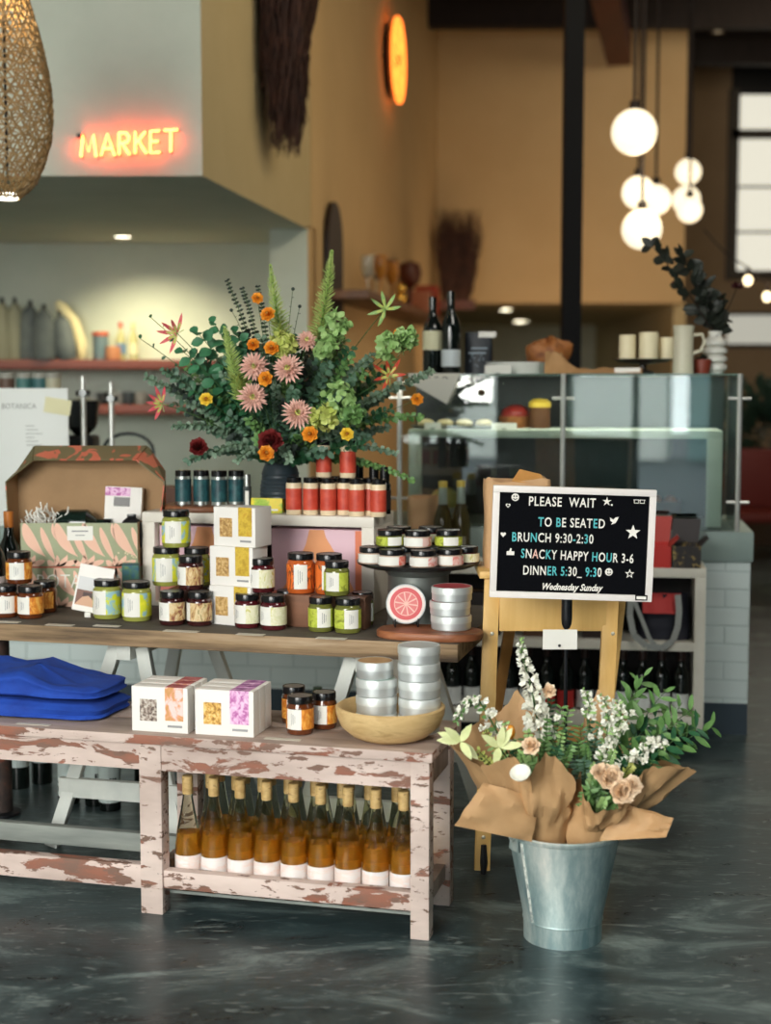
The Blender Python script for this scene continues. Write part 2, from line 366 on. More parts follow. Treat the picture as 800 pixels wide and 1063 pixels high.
# ceiling beams: dark joists across, one red-brown beam along the hall
jo = 0
for Yj in (9.5, 11.0, 12.5, 14.0, 15.6, 17.4):
    mb = MB(); mb.b6(-.6 if Yj < 14 else .4, 7.6, Yj, Yj+.16, CZ-.24, CZ+.06)
    o = mb.build('trim_joist', m_ceil); struct(o)
RB = Frame((fx(638, 16.3), 16.3), 11.6)
mb = MB(); mb.X = Matrix.Translation(RB.o) @ RZ(RB.t); zb = fz(68, 16.3)
mb.b6(-.13, .13, -9, 0, zb, CZ-.2); struct(mb.build('trim_beam', NM('beam_red', [(0.3, (72, 26, 20)), (0.7, (92, 38, 28))], 5, (1, .1, 1), rough=.6)))
for (px, py, Y, lab) in ((740, 35, 13.5, 'ceiling spot disc near the top right corner of the room'), (744, 80, 17.0, 'ceiling spot disc lower down, above the tall far window')):
    p = at(px, py, Y)
    mb = MB(); mb.lathe([(0, .02), (.09, .02), (.09, -.02), (.07, -.02), (.06, 0), (0, 0)], 20, 0)
    zc = CZ+.06
    t = thing('ceiling_spotlight', lab, 'ceiling light', (p.x, p.y, zc-.02))
    mb.build('trim_ring', M('dull_brass', (110, 84, 56), .4, .6), t)
    b2 = MB(); b2.lathe([(0, .0), (.06, .0), (.06, -.006), (0, -.008)], 20); b2.build('lens', M('spot_lens', (120, 96, 70), .3, emit=(1, .8, .5), es=0.35), t)
# dark steel column
px_, Yc = 592, 9.0
mb = MB(); cx = fx(591.5, Yc); w = .057
mb.b6(cx-w, cx+w, Yc-.06, Yc-.045, 0, CZ+.06); mb.b6(cx-w, cx+w, Yc+.045, Yc+.06, 0, CZ+.06); mb.b6(cx-.012, cx+.012, Yc-.045, Yc+.045, 0, CZ+.06); mb.b6(cx-w, cx-w+.01, Yc-.045, Yc+.045, 0, CZ)
struct(mb.build('trim_column', M('black_column', (7, 9, 13), .7, spec=.2)))
# recessed downlights
m_glow = M('lamp_glow', (255, 250, 235), .4, emit=(1.0, .92, .72), es=6)
m_glow2 = M('kitchen_lamp_glow', (255, 250, 235), .4, emit=(1.0, .90, .66), es=16)
def downlight(p, r, lab, group=None, mg=None):
    t = thing('recessed_downlight', lab, 'ceiling light', p)
    if group: t['group'] = group
    a = MB(); a.lathe([(r*.8, .0), (r*.8, -.006), (r, -.008), (r*1.1, 0)], 24); a.build('trim_ring', M('white_trim', (225, 222, 210), .5), t)
    b = MB(); b.lathe([(0, -.004), (r*.82, -.004), (r*.82, -.001), (0, -.001)], 24); b.build('lens', mg or m_glow, t)
p = on(136, 250, SZ); downlight((p.x, 9.9, SZ), .068, 'round downlight glowing in the pale soffit above the wall shelves')
p = on(525, 321, BZ); downlight((p.x, p.y, BZ), .095, 'nearer of the two kitchen ceiling downlights left of the black column', None, m_glow2)
p = on(540, 333.5, BZ); downlight((p.x, p.y, BZ), .125, 'farther kitchen ceiling downlight, lower right of the pair left of the black column', None, m_glow2)

# ---------------------------------------------------------------- neon signs
m_neon = M('neon_orange', (255, 180, 90), .4, emit=(1.0, .20, .025), es=3.0)
m_neon_soft = M('neon_market', (255, 190, 110), .4, emit=(1.0, .085, .02), es=24)
LET = {'M': [[(0, 0), (.12, 1), (.42, .25), (.72, 1), (.85, 0)]], 'A': [[(0, 0), (.38, 1), (.76, 0)], [(.14, .33), (.62, .33)]],
       'R': [[(0, 0), (0.02, 1)], [(.02, .98), (.42, .98), (.58, .8), (.5, .58), (.02, .48)], [(.2, .48), (.6, 0)]],
       'K': [[(0, 0), (.03, 1)], [(.6, 1), (.03, .45)], [(.2, .58), (.65, 0)]], 'E': [[(.55, 1), (.02, .97), (0, 0), (.56, .03)], [(.02, .5), (.45, .52)]],
       'T': [[(-.05, .97), (.75, 1.0)], [(.36, .98), (.33, 0)]]}
xl = at(84, 163, 6.96); h = .102
t = thing('neon_sign', 'red-orange neon lettering spelling market on the pale wall', 'neon sign', xl, 0)
x = 0.0
for ch, adv in zip('MARKET', (1.0, .9, .8, .76, .72, .7)):
    a = MB()
    for st in LET[ch]:
        a.tube([(x+px*h*.82, 0, pz*h+x*.06) for px, pz in st], .0052, 6)
    a.build('neon_letter', m_neon_soft, t)
    b = MB()
    for st in LET[ch]:
        for q_ in (st[0], st[-1]): b.tube([(x+q_[0]*h*.82, 0, q_[1]*h+x*.06), (x+q_[0]*h*.82, .042, q_[1]*h+x*.06)], .0035, 5)
    b.build('standoff', M('neon_holder', (60, 26, 20), .5), t)
    x += adv*h*.92
a = MB(); a.box((-.005, .02, .1), (.03, .03, .018), 0, .003); a.build('transformer_plug', m_dark, t)
# round neon on the side wall: orange-slice rings and spokes
tt = 5.85; pc = R.w(0.10, tt, fz(63, R.w(0, tt, 0).y))
t = thing('neon_sign', 'round glowing orange neon ring sign high on the side wall', 'neon sign', pc, R.t+PI/2-.0)
a = MB(); rr = .345
def ring(a, r, th, n=40): a.tube([(r*math.cos(2*PI*k/n), 0, r*math.sin(2*PI*k/n)) for k in range(n+1)], th, 6)
ring(a, rr, .016); a.build('outer_ring', m_neon, t)
a = MB()
for k in range(8):
    c0 = 2*PI*(k+.5)/8; pts = []
    for (r_, da) in ((.06, 0), (.27, -.30), (.30, 0), (.27, .30), (.06, 0)): pts.append((r_*math.cos(c0+da), 0, r_*math.sin(c0+da)))
    a.tube(pts, .0075, 5)
a.build('slice_segments', m_neon, t)
a = MB(); a.lathe([(0, 0), (.33, 0), (.33, .012), (0, .012)], 40); 
b = MB(); b.X = TR(0, .05, 0) @ RX(PI/2); b.lathe([(0, 0), (.33, 0), (.33, .012), (0, .012)], 40); b.build('backing_disc', M('neon_backing', (60, 24, 14), .5), t)
b = MB()
for k in range(4): b.tube([(.2*math.cos(PI/2*k), .05, .2*math.sin(PI/2*k)), (.2*math.cos(PI/2*k), .13, .2*math.sin(PI/2*k))], .008, 5)
b.build('standoff', m_dark, t)

# ---------------------------------------------------------------- pendant globes
m_globe = M('opal_globe_lit', (255, 246, 224), .35, emit=(1.0, .86, .60), es=1.25)
m_cord = M('black_cord', (28, 20, 18), .6)
def pendant(px, py, rpx, Y, lab, grp):
    p = at(px, py, Y); r = rpx/FPX*Y
    t = thing('pendant_lamp', lab, 'pendant lamp', p, 0, grp)
    a = MB(); k = 14; a.lathe([(0, -r)]+[(r*math.sin(PI*i/k), -r*math.cos(PI*i/k)) for i in range(1, k)]+[(0, r)], 28); a.build('glass_globe', m_globe, t)
    a = MB(); a.lathe([(.0, r+.05), (.03, r+.05), (.035, r*.97), (0, r*.96)], 14); a.build('cap', m_cord, t)
    a = MB(); a.tube([(0, 0, r), (0, 0, CZ+.06-p.z)], .011, 6); a.build('cord', m_cord, t)
G1 = 'globe pendants in the near cluster'; G2 = 'globe pendants in the far cluster'
pendant(658, 137, 23, 9.6, 'largest opal globe pendant hanging highest in the near cluster', G1)
pendant(662.5, 200, 17, 10.6, 'opal globe pendant at the left middle of the near cluster', G1)
pendant(680.5, 207.5, 15.5, 11.6, 'smaller opal globe pendant at the right middle of the near cluster', G1)
pendant(666, 238, 20.5, 10.0, 'lowest opal globe pendant of the near cluster, just over the dark branches', G1)
pendant(714, 178.5, 13.2, 13.0, 'topmost small globe pendant in the far cluster', G2)
pendant(712, 207.5, 14.3, 13.6, 'middle small globe pendant in the far cluster', G2)
pendant(715.5, 218, 13, 12.4, 'lowest small globe pendant in the far cluster', G2)
light('globe_cluster_glow', 'POINT', at(664, 190, 10.3)+Vector((0, -.5, 0)), 14, (1.0, .78, .48), size=.25)

# ---------------------------------------------------------------- woven pendant shade top left
Yw = 5.6; pw = at(8, 205, Yw); sc = Yw/FPX
prof = [(12, 0), (27, 12), (38, 35), (44.5, 60), (46.5, 85), (45, 110), (40, 140), (34, 165), (27, 190), (20, 215), (12, 235)]
def wr(zpx):
    for (r0, z0), (r1, z1) in zip(prof, prof[1:]):
        if z0 <= zpx <= z1:
            tq = (zpx-z0)/(z1-z0); return (r0+(r1-r0)*tq)*sc
    return prof[-1][0]*sc
t = thing('woven_pendant_lamp', 'tan woven wicker pendant shade hanging in the top left corner', 'pendant lamp', (pw.x, Yw, pw.z))
a = MB(); nh = 28; rw = random.Random(3)
for dr in (1, -1):
    for k in range(nh):
        ph = 2*PI*k/nh+(0 if dr > 0 else .1); pts = []
        for i in range(46):
            zp = i/45*235; an = ph+dr*(i/45*3.4)+rw.uniform(-.05, .05); r = wr(zp)+rw.uniform(-.002, .004)
            pts.append((r*math.cos(an), r*math.sin(an), zp*sc))
        a.tube(pts, .0036, 4, caps=False)
for i in range(30):
    zp = i/29*233; ph = rw.uniform(0, 6); 
    a.tube([((wr(zp)+rw.uniform(-.002, .004))*math.cos(2*PI*k/30), (wr(zp))*math.sin(2*PI*k/30), (zp+2.2*math.sin(k*1.9+ph))*sc) for k in range(31)], .0034, 4, caps=False)
a.build('woven_shade', NM('wicker_tan', [(.3, (126, 100, 62)), (.7, (172, 142, 96))], 20, rough=.6), t)
a = MB(); a.tube([(0, 0, 20*sc), (0, 0, CZ+.06-pw.z)], .006, 6); a.build('cord', m_cord, t)
a = MB(); a.lathe([(0, -.012), (.035, -.008), (.042, .004), (.035, .014), (0, .016)], 20); a.build('lens', m_glow, t)
l = light('woven_lamp_bulb', 'POINT', (0, 0, 0), 3, (1.0, .72, .36), size=.04); l.parent = t; l.location = (0, 0, 190*sc)

# ---------------------------------------------------------------- dried twig bundles
m_twig = NM('dried_twig', [(.3, (44, 26, 20)), (.7, (78, 46, 34))], 12, rough=.8)
def twigs(name, lab, top, length, wid, n, down=True, loc=None, seed=1, frame=None, dep=.12):
    rg = random.Random(seed); a = MB()
    for i in range(n):
        x = rg.uniform(-1, 1)*wid*.5; y = rg.uniform(-dep, .0); L = length*rg.uniform(.55, 1.0)
        pts = [(x, y, 0)]; dx = rg.uniform(-.12, .12)
        for k in range(1, 7):
            s_ = k/6; y_ = y*(1-.35*s_) if down else y; pts.append((x*(1-.45*s_ if down else 1+.35*s_)+dx*s_+rg.uniform(-.03, .03), y_+rg.uniform(-.03, .02), (-1 if down else 1)*L*s_))
        a.tube(pts, [.010*(1-.75*k/6) for k in range(7)], 4)
        if i % 2 == 0:
            b0 = Vector(pts[4]); a.tube([b0, b0+Vector((rg.uniform(-.1, .1), 0, (-1 if down else 1)*rg.uniform(.08, .2)))], [.005, .002], 4)
    t = thing(name, lab, 'dried branches', loc, frame)
    a.build('twigs', m_twig, t)
    b = MB(); b.lathe([(wid*.46, -.02), (wid*.5, -.0), (wid*.46, .03)], 16); b.X = Matrix()
    for v in b.v: v.y = v.y*.25-.06
    b.build('binding', M('twine_brown', (70, 40, 28), .8), t)
pa = R.w(0.02, 1.45, 0); pT = at(293, -10, pa.y)
twigs('dried_branch_bundle', 'dark dried branches hanging upside down from the upper side wall', 0, 1.05, .46, 420, True, R.w(.045, 1.25, pT.z+.1), 2, R.t+PI/2, .23)
pb = at(473, 312, 15.9); twigs('dried_branch_bundle', 'dark bundle of dried twigs standing upright in the far corner', 0, 0.98, .28, 380, False, (pb.x, 15.9, pb.z), 5, 0)
b = MB(); b.b6(-.2, .2, -.14, .06, -.1, 0); b.build('twig_ledge', m_redwood, None); o = bpy.data.objects['twig_ledge']; o.location = (pb.x, 15.9, pb.z); tag(o, 'small red-brown ledge carrying the upright twig bundle in the far corner', 'ledge')
b2 = MB(); b2.tube([(0, 0, -.1), (0, .55, -.35)], .02, 6); 
# arched doorway in side wall, its shaded depth painted as a flat dark panel
mb = MB(); pts = []
for k in range(13):
    an = PI*k/12; pts.append((.27*math.cos(an), 1.05+.30*math.sin(an)))
pts = [(.27, 0)]+pts+[(-.27, 0)]
ta = 3.22; mb.X = Matrix.Translation(R.w(.012, ta, 1.32)) @ RZ(R.t+PI/2)
mb.prism(pts, .03); o = mb.build('arch_doorway', M('arch_shade', (34, 18, 14), .5)); tag(o, 'arched doorway in painted shade on the tan side wall beside the pale pillar', 'doorway')
# long wall shelf along the side wall with glasses
ts0, ts1, zsh = 3.0, 8.0, 2.06
mb = MB(); mb.X = Matrix.Translation(R.w(0, 0, 0)) @ RZ(R.t); mb.b6(.005, .30, ts0, ts1, zsh-.06, zsh, 0, .005)
o = mb.build('wall_shelf', NM('shelf_brown', [(.3, (96, 62, 36)), (.7, (126, 84, 50))], 10, (1, .1, 1), rough=.5)); tag(o, 'long brown shelf receding along the tan side wall', 'shelf')
m_amber = M('amber_glass', (214, 150, 60), .08, 0, .5); m_cork = M('dark_bulb', (52, 26, 18), .5); m_cl = M('clear_glass', (235, 240, 235), .05, 0, .85)
gg = 0
for (tq, out, h_, r_, mm, lab) in ((3.9, .15, .30, .05, m_cl, 'clear stemmed glass at the near end of the side wall shelf'), (4.2, .2, .33, .05, m_amber, 'amber glass goblet second along the side wall shelf'),
        (4.5, .12, .36, .05, m_cl, 'tall clear glass on the side wall shelf behind the amber goblet'), (4.8, .2, .33, .055, m_amber, 'amber glass goblet in the middle of the side wall shelf glasses'),
        (5.1, .15, .37, .055, m_cork, 'dark brown goblet among the glasses on the side wall shelf')):
    a = MB(); a.lathe([(0, 0), (r_*.8, 0), (r_*.8, .008), (.008, .02), (.008, h_*.45), (r_*.6, h_*.5), (r_, h_*.7), (r_*.9, h_), (r_*.84, h_), (r_*.9, h_*.7), (r_*.5, h_*.54), (0, h_*.5)], 16)
    o = a.build('goblet', mm, loc=R.w(out, tq, zsh)); tag(o, lab, 'glass', 'glasses on the side wall shelf')
for (tq, zz, lab) in ((4.55, .1, 'small gold ball ornament, upper of two on the side wall shelf'), (4.75, .045, 'small gold ball ornament resting lower on the side wall shelf')):
    pass
a = MB(); a.ball((0, 0, .05), .05, 0); a.ball((.0, -.02, .13), .042, 0); o = a.build('gold_ornament', M('gold_ball', (236, 190, 90), .2, .8), loc=R.w(.24, 5.0, zsh)); tag(o, 'gold double-ball ornament catching light on the side wall shelf', 'ornament')
a = MB(); a.lathe([(0, 0), (.08, 0), (.08, .03), (.02, .05), (.02, .2), (.09, .26), (.11, .34), (.09, .42), (0, .45)], 16); o = a.build('dark_vase', M('dark_red_ceramic', (84, 38, 24), .4), loc=R.w(.15, 6.2, zsh)); tag(o, 'small dark red vase on the far half of the side wall shelf', 'vase')
for (tq, w_, h_, mm, lab) in ((6.9, .26, .22, M('pinkish_carton', (176, 112, 84), .6), 'pinkish carton on the far end of the side wall shelf'), (7.45, .3, .30, M('red_carton', (170, 60, 40), .6), 'red carton at the very far end of the side wall shelf')):
    a = MB(); a.box((0, 0, h_/2), (.2, w_, h_), 0, .006); t = thing('carton', lab, 'box', R.w(.16, tq, zsh), R.t); a.build('carton_body', mm, t); b = MB(); b.box((0, 0, h_+.003), (.2, .02, .004)); b.build('carton_flap_seam', m_dark, t)
# ---------------------------------------------------------------- niche shelves and their contents
m_shelf = NM('shelf_redwood', [(.3, (96, 42, 30)), (.7, (128, 62, 44))], 12, (.12, 1, 1), rough=.45)
Ys = 10.1
zs1 = fz(373.5, Ys)
mb = MB(); mb.b6(-5.5, fx(186, Ys)+.5, 9.98, 10.39, zs1-.065, zs1, 0, .006); o = mb.build('niche_shelf', m_shelf); tag(o, 'upper red-brown wall shelf in the pale niche at left', 'shelf')
zs2 = fz(420, Ys)
mb = MB(); mb.b6(-2.6, -.75, 9.98, 10.39, zs2-.065, zs2, 0, .006); o = mb.build('niche_shelf', m_shelf); tag(o, 'lower red-brown wall shelf behind the chrome posts at left', 'shelf')
m_stone = NM('grey_stoneware', [(.3, (74, 82, 86)), (.7, (98, 106, 108))], 9, rough=.7)
m_cream = M('cream_ceramic', (224, 214, 172), .5)
def flagon(px, w, h, lab, mm, lean=0.0, sh=0, Y=10.05):
    t = thing('stoneware_flagon', lab, 'jar', (fx(px, Y), Y, zs1), 0, 'flagons on the upper niche shelf'); a = MB(); a.X = RY(lean)
    a.lathe([(0, 0), (w*.42, 0), (w*.5, .03), (w*.5, h*.35), (w*.48, h*.6), (w*.40, h*.78), (w*.2, h*.88), (w*.1, h*.92)], 20)
    for v in a.v: v.y *= .7
    a.build('body', mm, t); b = MB(); b.X = RY(lean); b.lathe([(w*.1, h*.9), (w*.1, h), (0, h+.005)], 10); b.build('stopper', M('stopper_dark', (48, 50, 48), .6), t)
flagon(4, .15, .42, 'pale stoneware flagon leftmost on the upper niche shelf', M('pale_stone', (134, 134, 116), .6))
flagon(17, .13, .42, 'slim pale flagon second from left on the upper niche shelf', M('pale_stone', (134, 134, 116), .6))
flagon(30, .15, .40, 'grey stoneware flagon third from left on the upper niche shelf', m_stone, .05)
flagon(47, .150, .37, 'stout grey flagon in the middle of the row on the upper niche shelf', m_stone, 0, 0, 10.0)
flagon(70, .150, .33, 'grey flagon leaning at the right end of the flagon row', m_stone, -.14, 0, 10.02)
a = MB()
a.tube([(0, 0, .008), (-.02, 0, .12), (-.07, 0, .26), (-.14, 0, .36), (-.17, 0, .40)], [.035, .05, .052, .042, .02], 10); o = a.build('curved_flask', m_cream, loc=(fx(86, 10.2), 10.2, zs1)); tag(o, 'curved cream flask behind the grey flagons on the niche shelf', 'flask')
a = MB(); t = thing('lidded_tin', 'grey-blue tin with orange lid on the upper niche shelf', 'tin', (fx(105, Ys), Ys, zs1)); a.lathe([(0, 0), (.055, 0), (.055, .17), (0, .17)], 20); a.build('tin_body', M('tin_blue', (96, 116, 124), .5), t)
b = MB(); b.lathe([(.058, .165), (.058, .19), (0, .192)], 20); b.build('lid', M('tin_orange', (186, 84, 50), .5), t)
a = MB(); a.lathe([(0, 0), (.05, 0), (.055, .03), (.05, .09), (.042, .09), (.045, .03), (0, .02)], 16); o = a.build('terracotta_cup', M('terracotta', (186, 126, 90), .6), loc=(fx(118, 9.95+.1), 10.05, zs1)); tag(o, 'small terracotta cup between the tin and the clear bottles', 'cup')
for px, cap, lab in ((126, (186, 70, 52), 'clear bottle with red cap and blue label on the niche shelf'), (139, (214, 200, 150), 'clear bottle with pale cap right of the red-capped one')):
    t = thing('clear_bottle', lab, 'bottle', (fx(px, Ys), Ys, zs1)); a = MB(); a.lathe([(0, 0), (.035, 0), (.035, .15), (.013, .2), (.013, .23), (0, .23)], 14); a.build('glass_body', M('pale_bottle', (214, 210, 160), .1, 0, .5), t)
    b = MB(); b.lathe([(.016, .22), (.016, .255), (0, .256)], 12); b.build('cap', M('cap%d' % px, cap, .5), t); c = MB(); c.lathe([(.036, .04), (.036, .11)], 14); c.build('bottle_label', M('lab%d' % px, (90, 124, 160) if px < 130 else (210, 206, 170), .6), t)
# cans hanging under the upper shelf level on the counter
Yc = 6.75
for px, c, lab in ((7, (96, 74, 62), 'brown canister at the far left behind the menu board'), (25, (70, 116, 112), 'teal canister second behind the menu board'), (41, (60, 104, 106), 'darker teal canister third behind the menu board'), (55, (176, 174, 150), 'cream canister at the right end behind the menu board')):
    t = thing('canister', lab, 'canister', (fx(px, Yc), Yc, .85), 0, 'canisters behind the menu board'); a = MB(); hh = fz(387, Yc)-.85
    a.lathe([(0, 0), (.036, 0), (.036, hh-.02), (0, hh-.02)], 16); a.build('can_body', M('can%d' % px, c, .5), t); b = MB(); b.lathe([(.037, hh-.025), (.037, hh), (0, hh)], 16); b.build('lid', M('can_lid', (150, 150, 140), .5), t)
# ---------------------------------------------------------------- white brick counter
K = Frame((fx(783, 5.9), 5.9), 8.6)
def brick_mat():
    m = bpy.data.materials.new('painted_white_brick'); m.use_nodes = True; nt = m.node_tree; N = nt.nodes; L = nt.links; b = N['Principled BSDF']
    tc = N.new('ShaderNodeTexCoord'); mp = N.new('ShaderNodeMapping'); mp.inputs['Rotation'].default_value = (PI/2, 0, 0)
    br = N.new('ShaderNodeTexBrick'); br.inputs['Scale'].default_value = 1.0; br.inputs['Brick Width'].default_value = 0.2; br.inputs['Row Height'].default_value = 0.075
    br.inputs['Mortar Size'].default_value = 0.005; br.inputs['Mortar Smooth'].default_value = .4; br.inputs['Color1'].default_value = lin((204, 216, 214)); br.inputs['Color2'].default_value = lin((199, 212, 210)); br.inputs['Mortar'].default_value = lin((184, 199, 197))
    L.new(tc.outputs['Object'], mp.inputs[0]); L.new(mp.outputs[0], br.inputs['Vector']); L.new(br.outputs['Color'], b.inputs['Base Color']); b.inputs['Roughness'].default_value = .6
    bp = N.new('ShaderNodeBump'); bp.invert = True; bp.inputs['Strength'].default_value = .5; bp.inputs['Distance'].default_value = .004; L.new(br.outputs['Fac'], bp.inputs['Height']); L.new(bp.outputs[0], b.inputs['Normal']); return m
ZC = .838
t = thing('counter', 'long white painted brick counter under the glass display case', 'counter', K.o, K.t)
a = MB(); a.b6(-4.6, 0, 0, .75, .13, .715); a.build('brick_front', brick_mat(), t)
a = MB(); a.b6(-4.62, .01, -.012, .75, .715, ZC, 0, .006); a.build('countertop', NM('grey_stone_slab', [(.3, (128, 146, 142)), (.7, (146, 162, 156))], 6, rough=.4), t)
a = MB(); a.b6(-4.6, 0, -.004, .75, 0, .13); a.build('plinth', M('plinth_slate', (48, 62, 72), .6), t)
# ---------------------------------------------------------------- glass display case on the counter
m_glass = M('case_glass', (232, 244, 242), 0.0, 0, 1.0, ior=1.8)
m_chrome = M('chrome', (214, 216, 212), .34, .75)
m_pale = M('pale_green_frame', (206, 216, 200), .45)
m_darkcase = M('case_interior', (22, 24, 24), .35)
def kp(px, py, v=0.0):
    r = ray(px, py); d = Vector((r[0], r[1], 0)); tq = (v+K.o.dot(K.v))/d.dot(K.v); p = Vector((r[0]*tq, r[1]*tq, HC+r[2]*tq)); u, vv = K.inv(p); return u, p.z
u_r = kp(767, 450)[0]; u_m = kp(584, 450)[0]; u_l = kp(422, 450)[0]; ZT = kp(600, 388)[1]
t = thing('display_case', 'tall glass pastry display case with chrome posts on the brick counter', 'display case', K.w(0, 0, ZC), K.t)
H = ZT-ZC
def glass_pane(u0, u1, v0, v1, z0, z1, lab=None):
    a = MB(); a.b6(u0, u1, v0, v1, z0, z1); return a.build('glass_pane', m_glass, t, lab)
glass_pane(u_m+.012, u_r-.012, .02, .028, .004, H-.008, 'right front glass pane')
glass_pane(u_l-.02, u_m-.012, .02, .028, .004, H-.008, 'left front glass pane')
glass_pane(u_r-.010, u_r-.002, .03, .54, .004, H-.008, 'right end glass pane')
a = MB(); a.b6(u_l-.03, u_r+.01, .01, .56, H-.007, H); a.build('glass_top', M('glass_top_green', (150, 190, 180), .05, 0, .7), t)
for u_ in (u_l-.03, u_m, u_r):
    a = MB(); a.tube([(u_, .0, 0), (u_, .0, H)], .0105, 10); 
    for zz in (.12, H-.10): a.tube([(u_-.045, .0, zz), (u_+.045, .0, zz)], .006, 8)
    a.build('chrome_post', m_chrome, t)
zsf0 = fz(455.5, 6.0)-ZC; zsf1 = fz(447, 6.0)-ZC
ul0 = u_l; ur1 = kp(750, 450, .06)[0]
a = MB(); a.b6(ul0, ur1, .06, .46, zsf0, zsf1, 0, .003); a.build('shelf', m_pale, t)
for ua, ub in ((ul0, kp(437, 500, .06)[0]), (kp(733, 500, .06)[0], ur1)):
    a = MB(); a.b6(ua, ub, .06, .10, .002, zsf0, 0, .003); a.build('shelf_upright', m_pale, t)
a = MB(); a.b6(ul0, ur1, .05, .5, .001, .012); a.build('floor_panel', M('case_floor', (120, 126, 118), .5), t)
a = MB(); a.b6(u_l-.03, u_m, .545, .56, 0, H-.01); a.build('back_panel', m_darkcase, t)
a = MB(); a.b6(u_m, u_r-.02, .545, .56, 0, H-.01); a.build('back_panel', M('case_back_green', (52, 70, 68), .3), t)
# things inside the case (blurred in the photo)
def kthing(nm, lab, cat, px, v, z, rz=0, grp=None):
    u = kp(px, 450, v)[0]; return thing(nm, lab, cat, K.w(u, v, z), K.t+rz, grp)
m_crust = NM('bread_crust', [(.3, (112, 62, 28)), (.7, (176, 112, 56))], 30, rough=.6, bump=.4)
t = kthing('baking_tray', 'dark tray of small brown loaves in the right half of the display case', 'tray', 667, .22, ZC+.06)
a = MB(); a.b6(-.16, .16, -.12, .12, 0, .01); a.b6(-.16, .16, -.12, -.11, 0, .05); a.b6(-.16, .16, .11, .12, 0, .05); a.b6(-.16, -.15, -.12, .12, 0, .05); a.b6(.15, .16, -.12, .12, 0, .05); a.build('tray', M('tray_dark', (40, 32, 28), .5), t)
a = MB(); a.b6(-.12, .12, -.09, .09, -.047, 0); a.build('riser_foot', m_pale, t)
for k in range(5):
    for j in range(2):
        a = MB(); a.ball((-.12+k*.06, -.05+j*.1, .038), .03, 0, 10, 6, (.9, 1.3, .9)); o = a.build('small_loaf', m_crust, loc=t.matrix_basis @ Vector((0, 0, 0))); o.location = t.location+RZ(K.t).to_3x3() @ Vector((0, 0, .0)); o.rotation_euler.z = K.t; tag(o, 'small brown loaf in the dark tray inside the display case', 'bread', 'loaves in the case tray')
for px, lab in ((700, 'round pale bun in the right half of the display case'),):
    u = kp(px-6, 470, .2)[0]; a = MB(); a.ball((0, 0, .035), .045, 0, 14, 8, (1, 1, .8)); o = a.build('pale_bun', NM('bun', [(.3, (214, 190, 150)), (.7, (232, 214, 180))], 20), loc=K.w(u, .33, ZC+.012)); tag(o, lab, 'bread')
for px, py, nm, c, lab in ((452, 440, 'flat_loaf', (206, 186, 140), 'pale flat loaf on the left part of the case shelf'), (492, 440, 'flat_loaf', (214, 196, 150), 'pale flat loaf beside the price card on the case shelf')):
    t = kthing('serving_plate', 'plate under '+lab, 'plate', px, .2, ZC+zsf1); a = MB(); a.lathe([(0, 0), (.09, 0), (.11, .012), (.105, .014), (.085, .005), (0, .005)], 20); a.build('plate_body', M('grey_plate', (120, 124, 118), .4), t)
    for j in (-1, 1):
        a = MB(); a.ball((j*.042, 0, .022), .038, 0, 10, 6, (1, 1.3, .5)); o = a.build('flat_loaf', NM('flat%d' % px, [(.3, c), (.7, (230, 214, 170))], 20), loc=t.location, rz=K.t); tag(o, ('left' if j < 0 else 'right')+' '+lab.replace('loaf', 'loaf of the pair'), 'bread')
for px, w, lab in ((449, .07, 'small white price card at the left on the case shelf'), (523, .105, 'white price card in front of the pastries on the case shelf')):
    t = kthing('price_card', lab, 'sign', px, .075, ZC+zsf1+.0005); a = MB(); a.X = RX(-.2); a.b6(-w/2, w/2, 0, .002, 0, .028); a.build('card', M('white_card', (232, 230, 222), .6), t); b = MB(); b.b6(-.01, .01, 0, .03, 0, .004); b.build('card_foot', m_dark, t)
t = kthing('pastry_stack', 'red and yellow fruit tart at the back of the left case shelf', 'cake', 535, .33, ZC+zsf1); a = MB(); a.lathe([(0, 0), (.06, 0), (.075, .05), (0, .05)], 18); a.build('crust', m_crust, t); b = MB(); b.ball((0, 0, .055), .066, 0, 14, 8, (1, 1, .7)); b.build('fruit', M('tart_red', (150, 40, 34), .3), t)
t = kthing('pastry_stack', 'yellow topped cake at the right of the left case shelf', 'cake', 560, .28, ZC+zsf1); a = MB(); a.lathe([(0, 0), (.045, 0), (.045, .09), (0, .09)], 18); a.build('crust', M('cake_brown', (96, 58, 30), .6), t); b = MB(); b.lathe([(.047, .09), (.047, .11), (.03, .125), (0, .128)], 18); b.build('icing', M('icing_yellow', (226, 190, 70), .5), t)
for px, lab, c in ((452, 'yellow-green melon in the lower left of the display case', (170, 160, 80)), (560, 'brown round loaf low in the display case left of the middle post', (120, 76, 40))):
    t = kthing('lower_bowl', 'shallow bowl under the '+lab.split(' in ')[0].split(' low')[0]+' in the display case', 'bowl', px+10, .3, ZC+.012); a = MB(); a.lathe([(0, 0), (.05, 0), (.1, .05), (.095, .052), (.045, .008), (0, .008)], 20); a.build('bowl_body', M('bowl_white', (190, 190, 180), .4), t)
    a = MB(); a.ball((0, 0, .075), .066, 0, 14, 8, (1, 1, .95)); o = a.build('round_food', NM('rf%d' % px, [(.3, c), (.7, tuple(min(255, q+30) for q in c))], 14, rough=.5), loc=t.location); tag(o, lab, 'food')
t = kthing('price_card', 'white price card low in the right half of the display case', 'sign', 615, .1, ZC+.0125); a = MB(); a.b6(-.04, .04, 0, .002, 0, .03); a.build('card', M('white_card', (232, 230, 222), .6), t); b = MB(); b.b6(-.01, .01, 0, .03, 0, .004); b.build('card_foot', m_dark, t)
# ---------------------------------------------------------------- on top of the case
ZTT = ZT+.0005
def top(nm, lab, cat, px, v, grp=None): return kthing(nm, lab, cat, px, v, ZTT, 0, grp)
def spx(Y=6.1): return Y/FPX
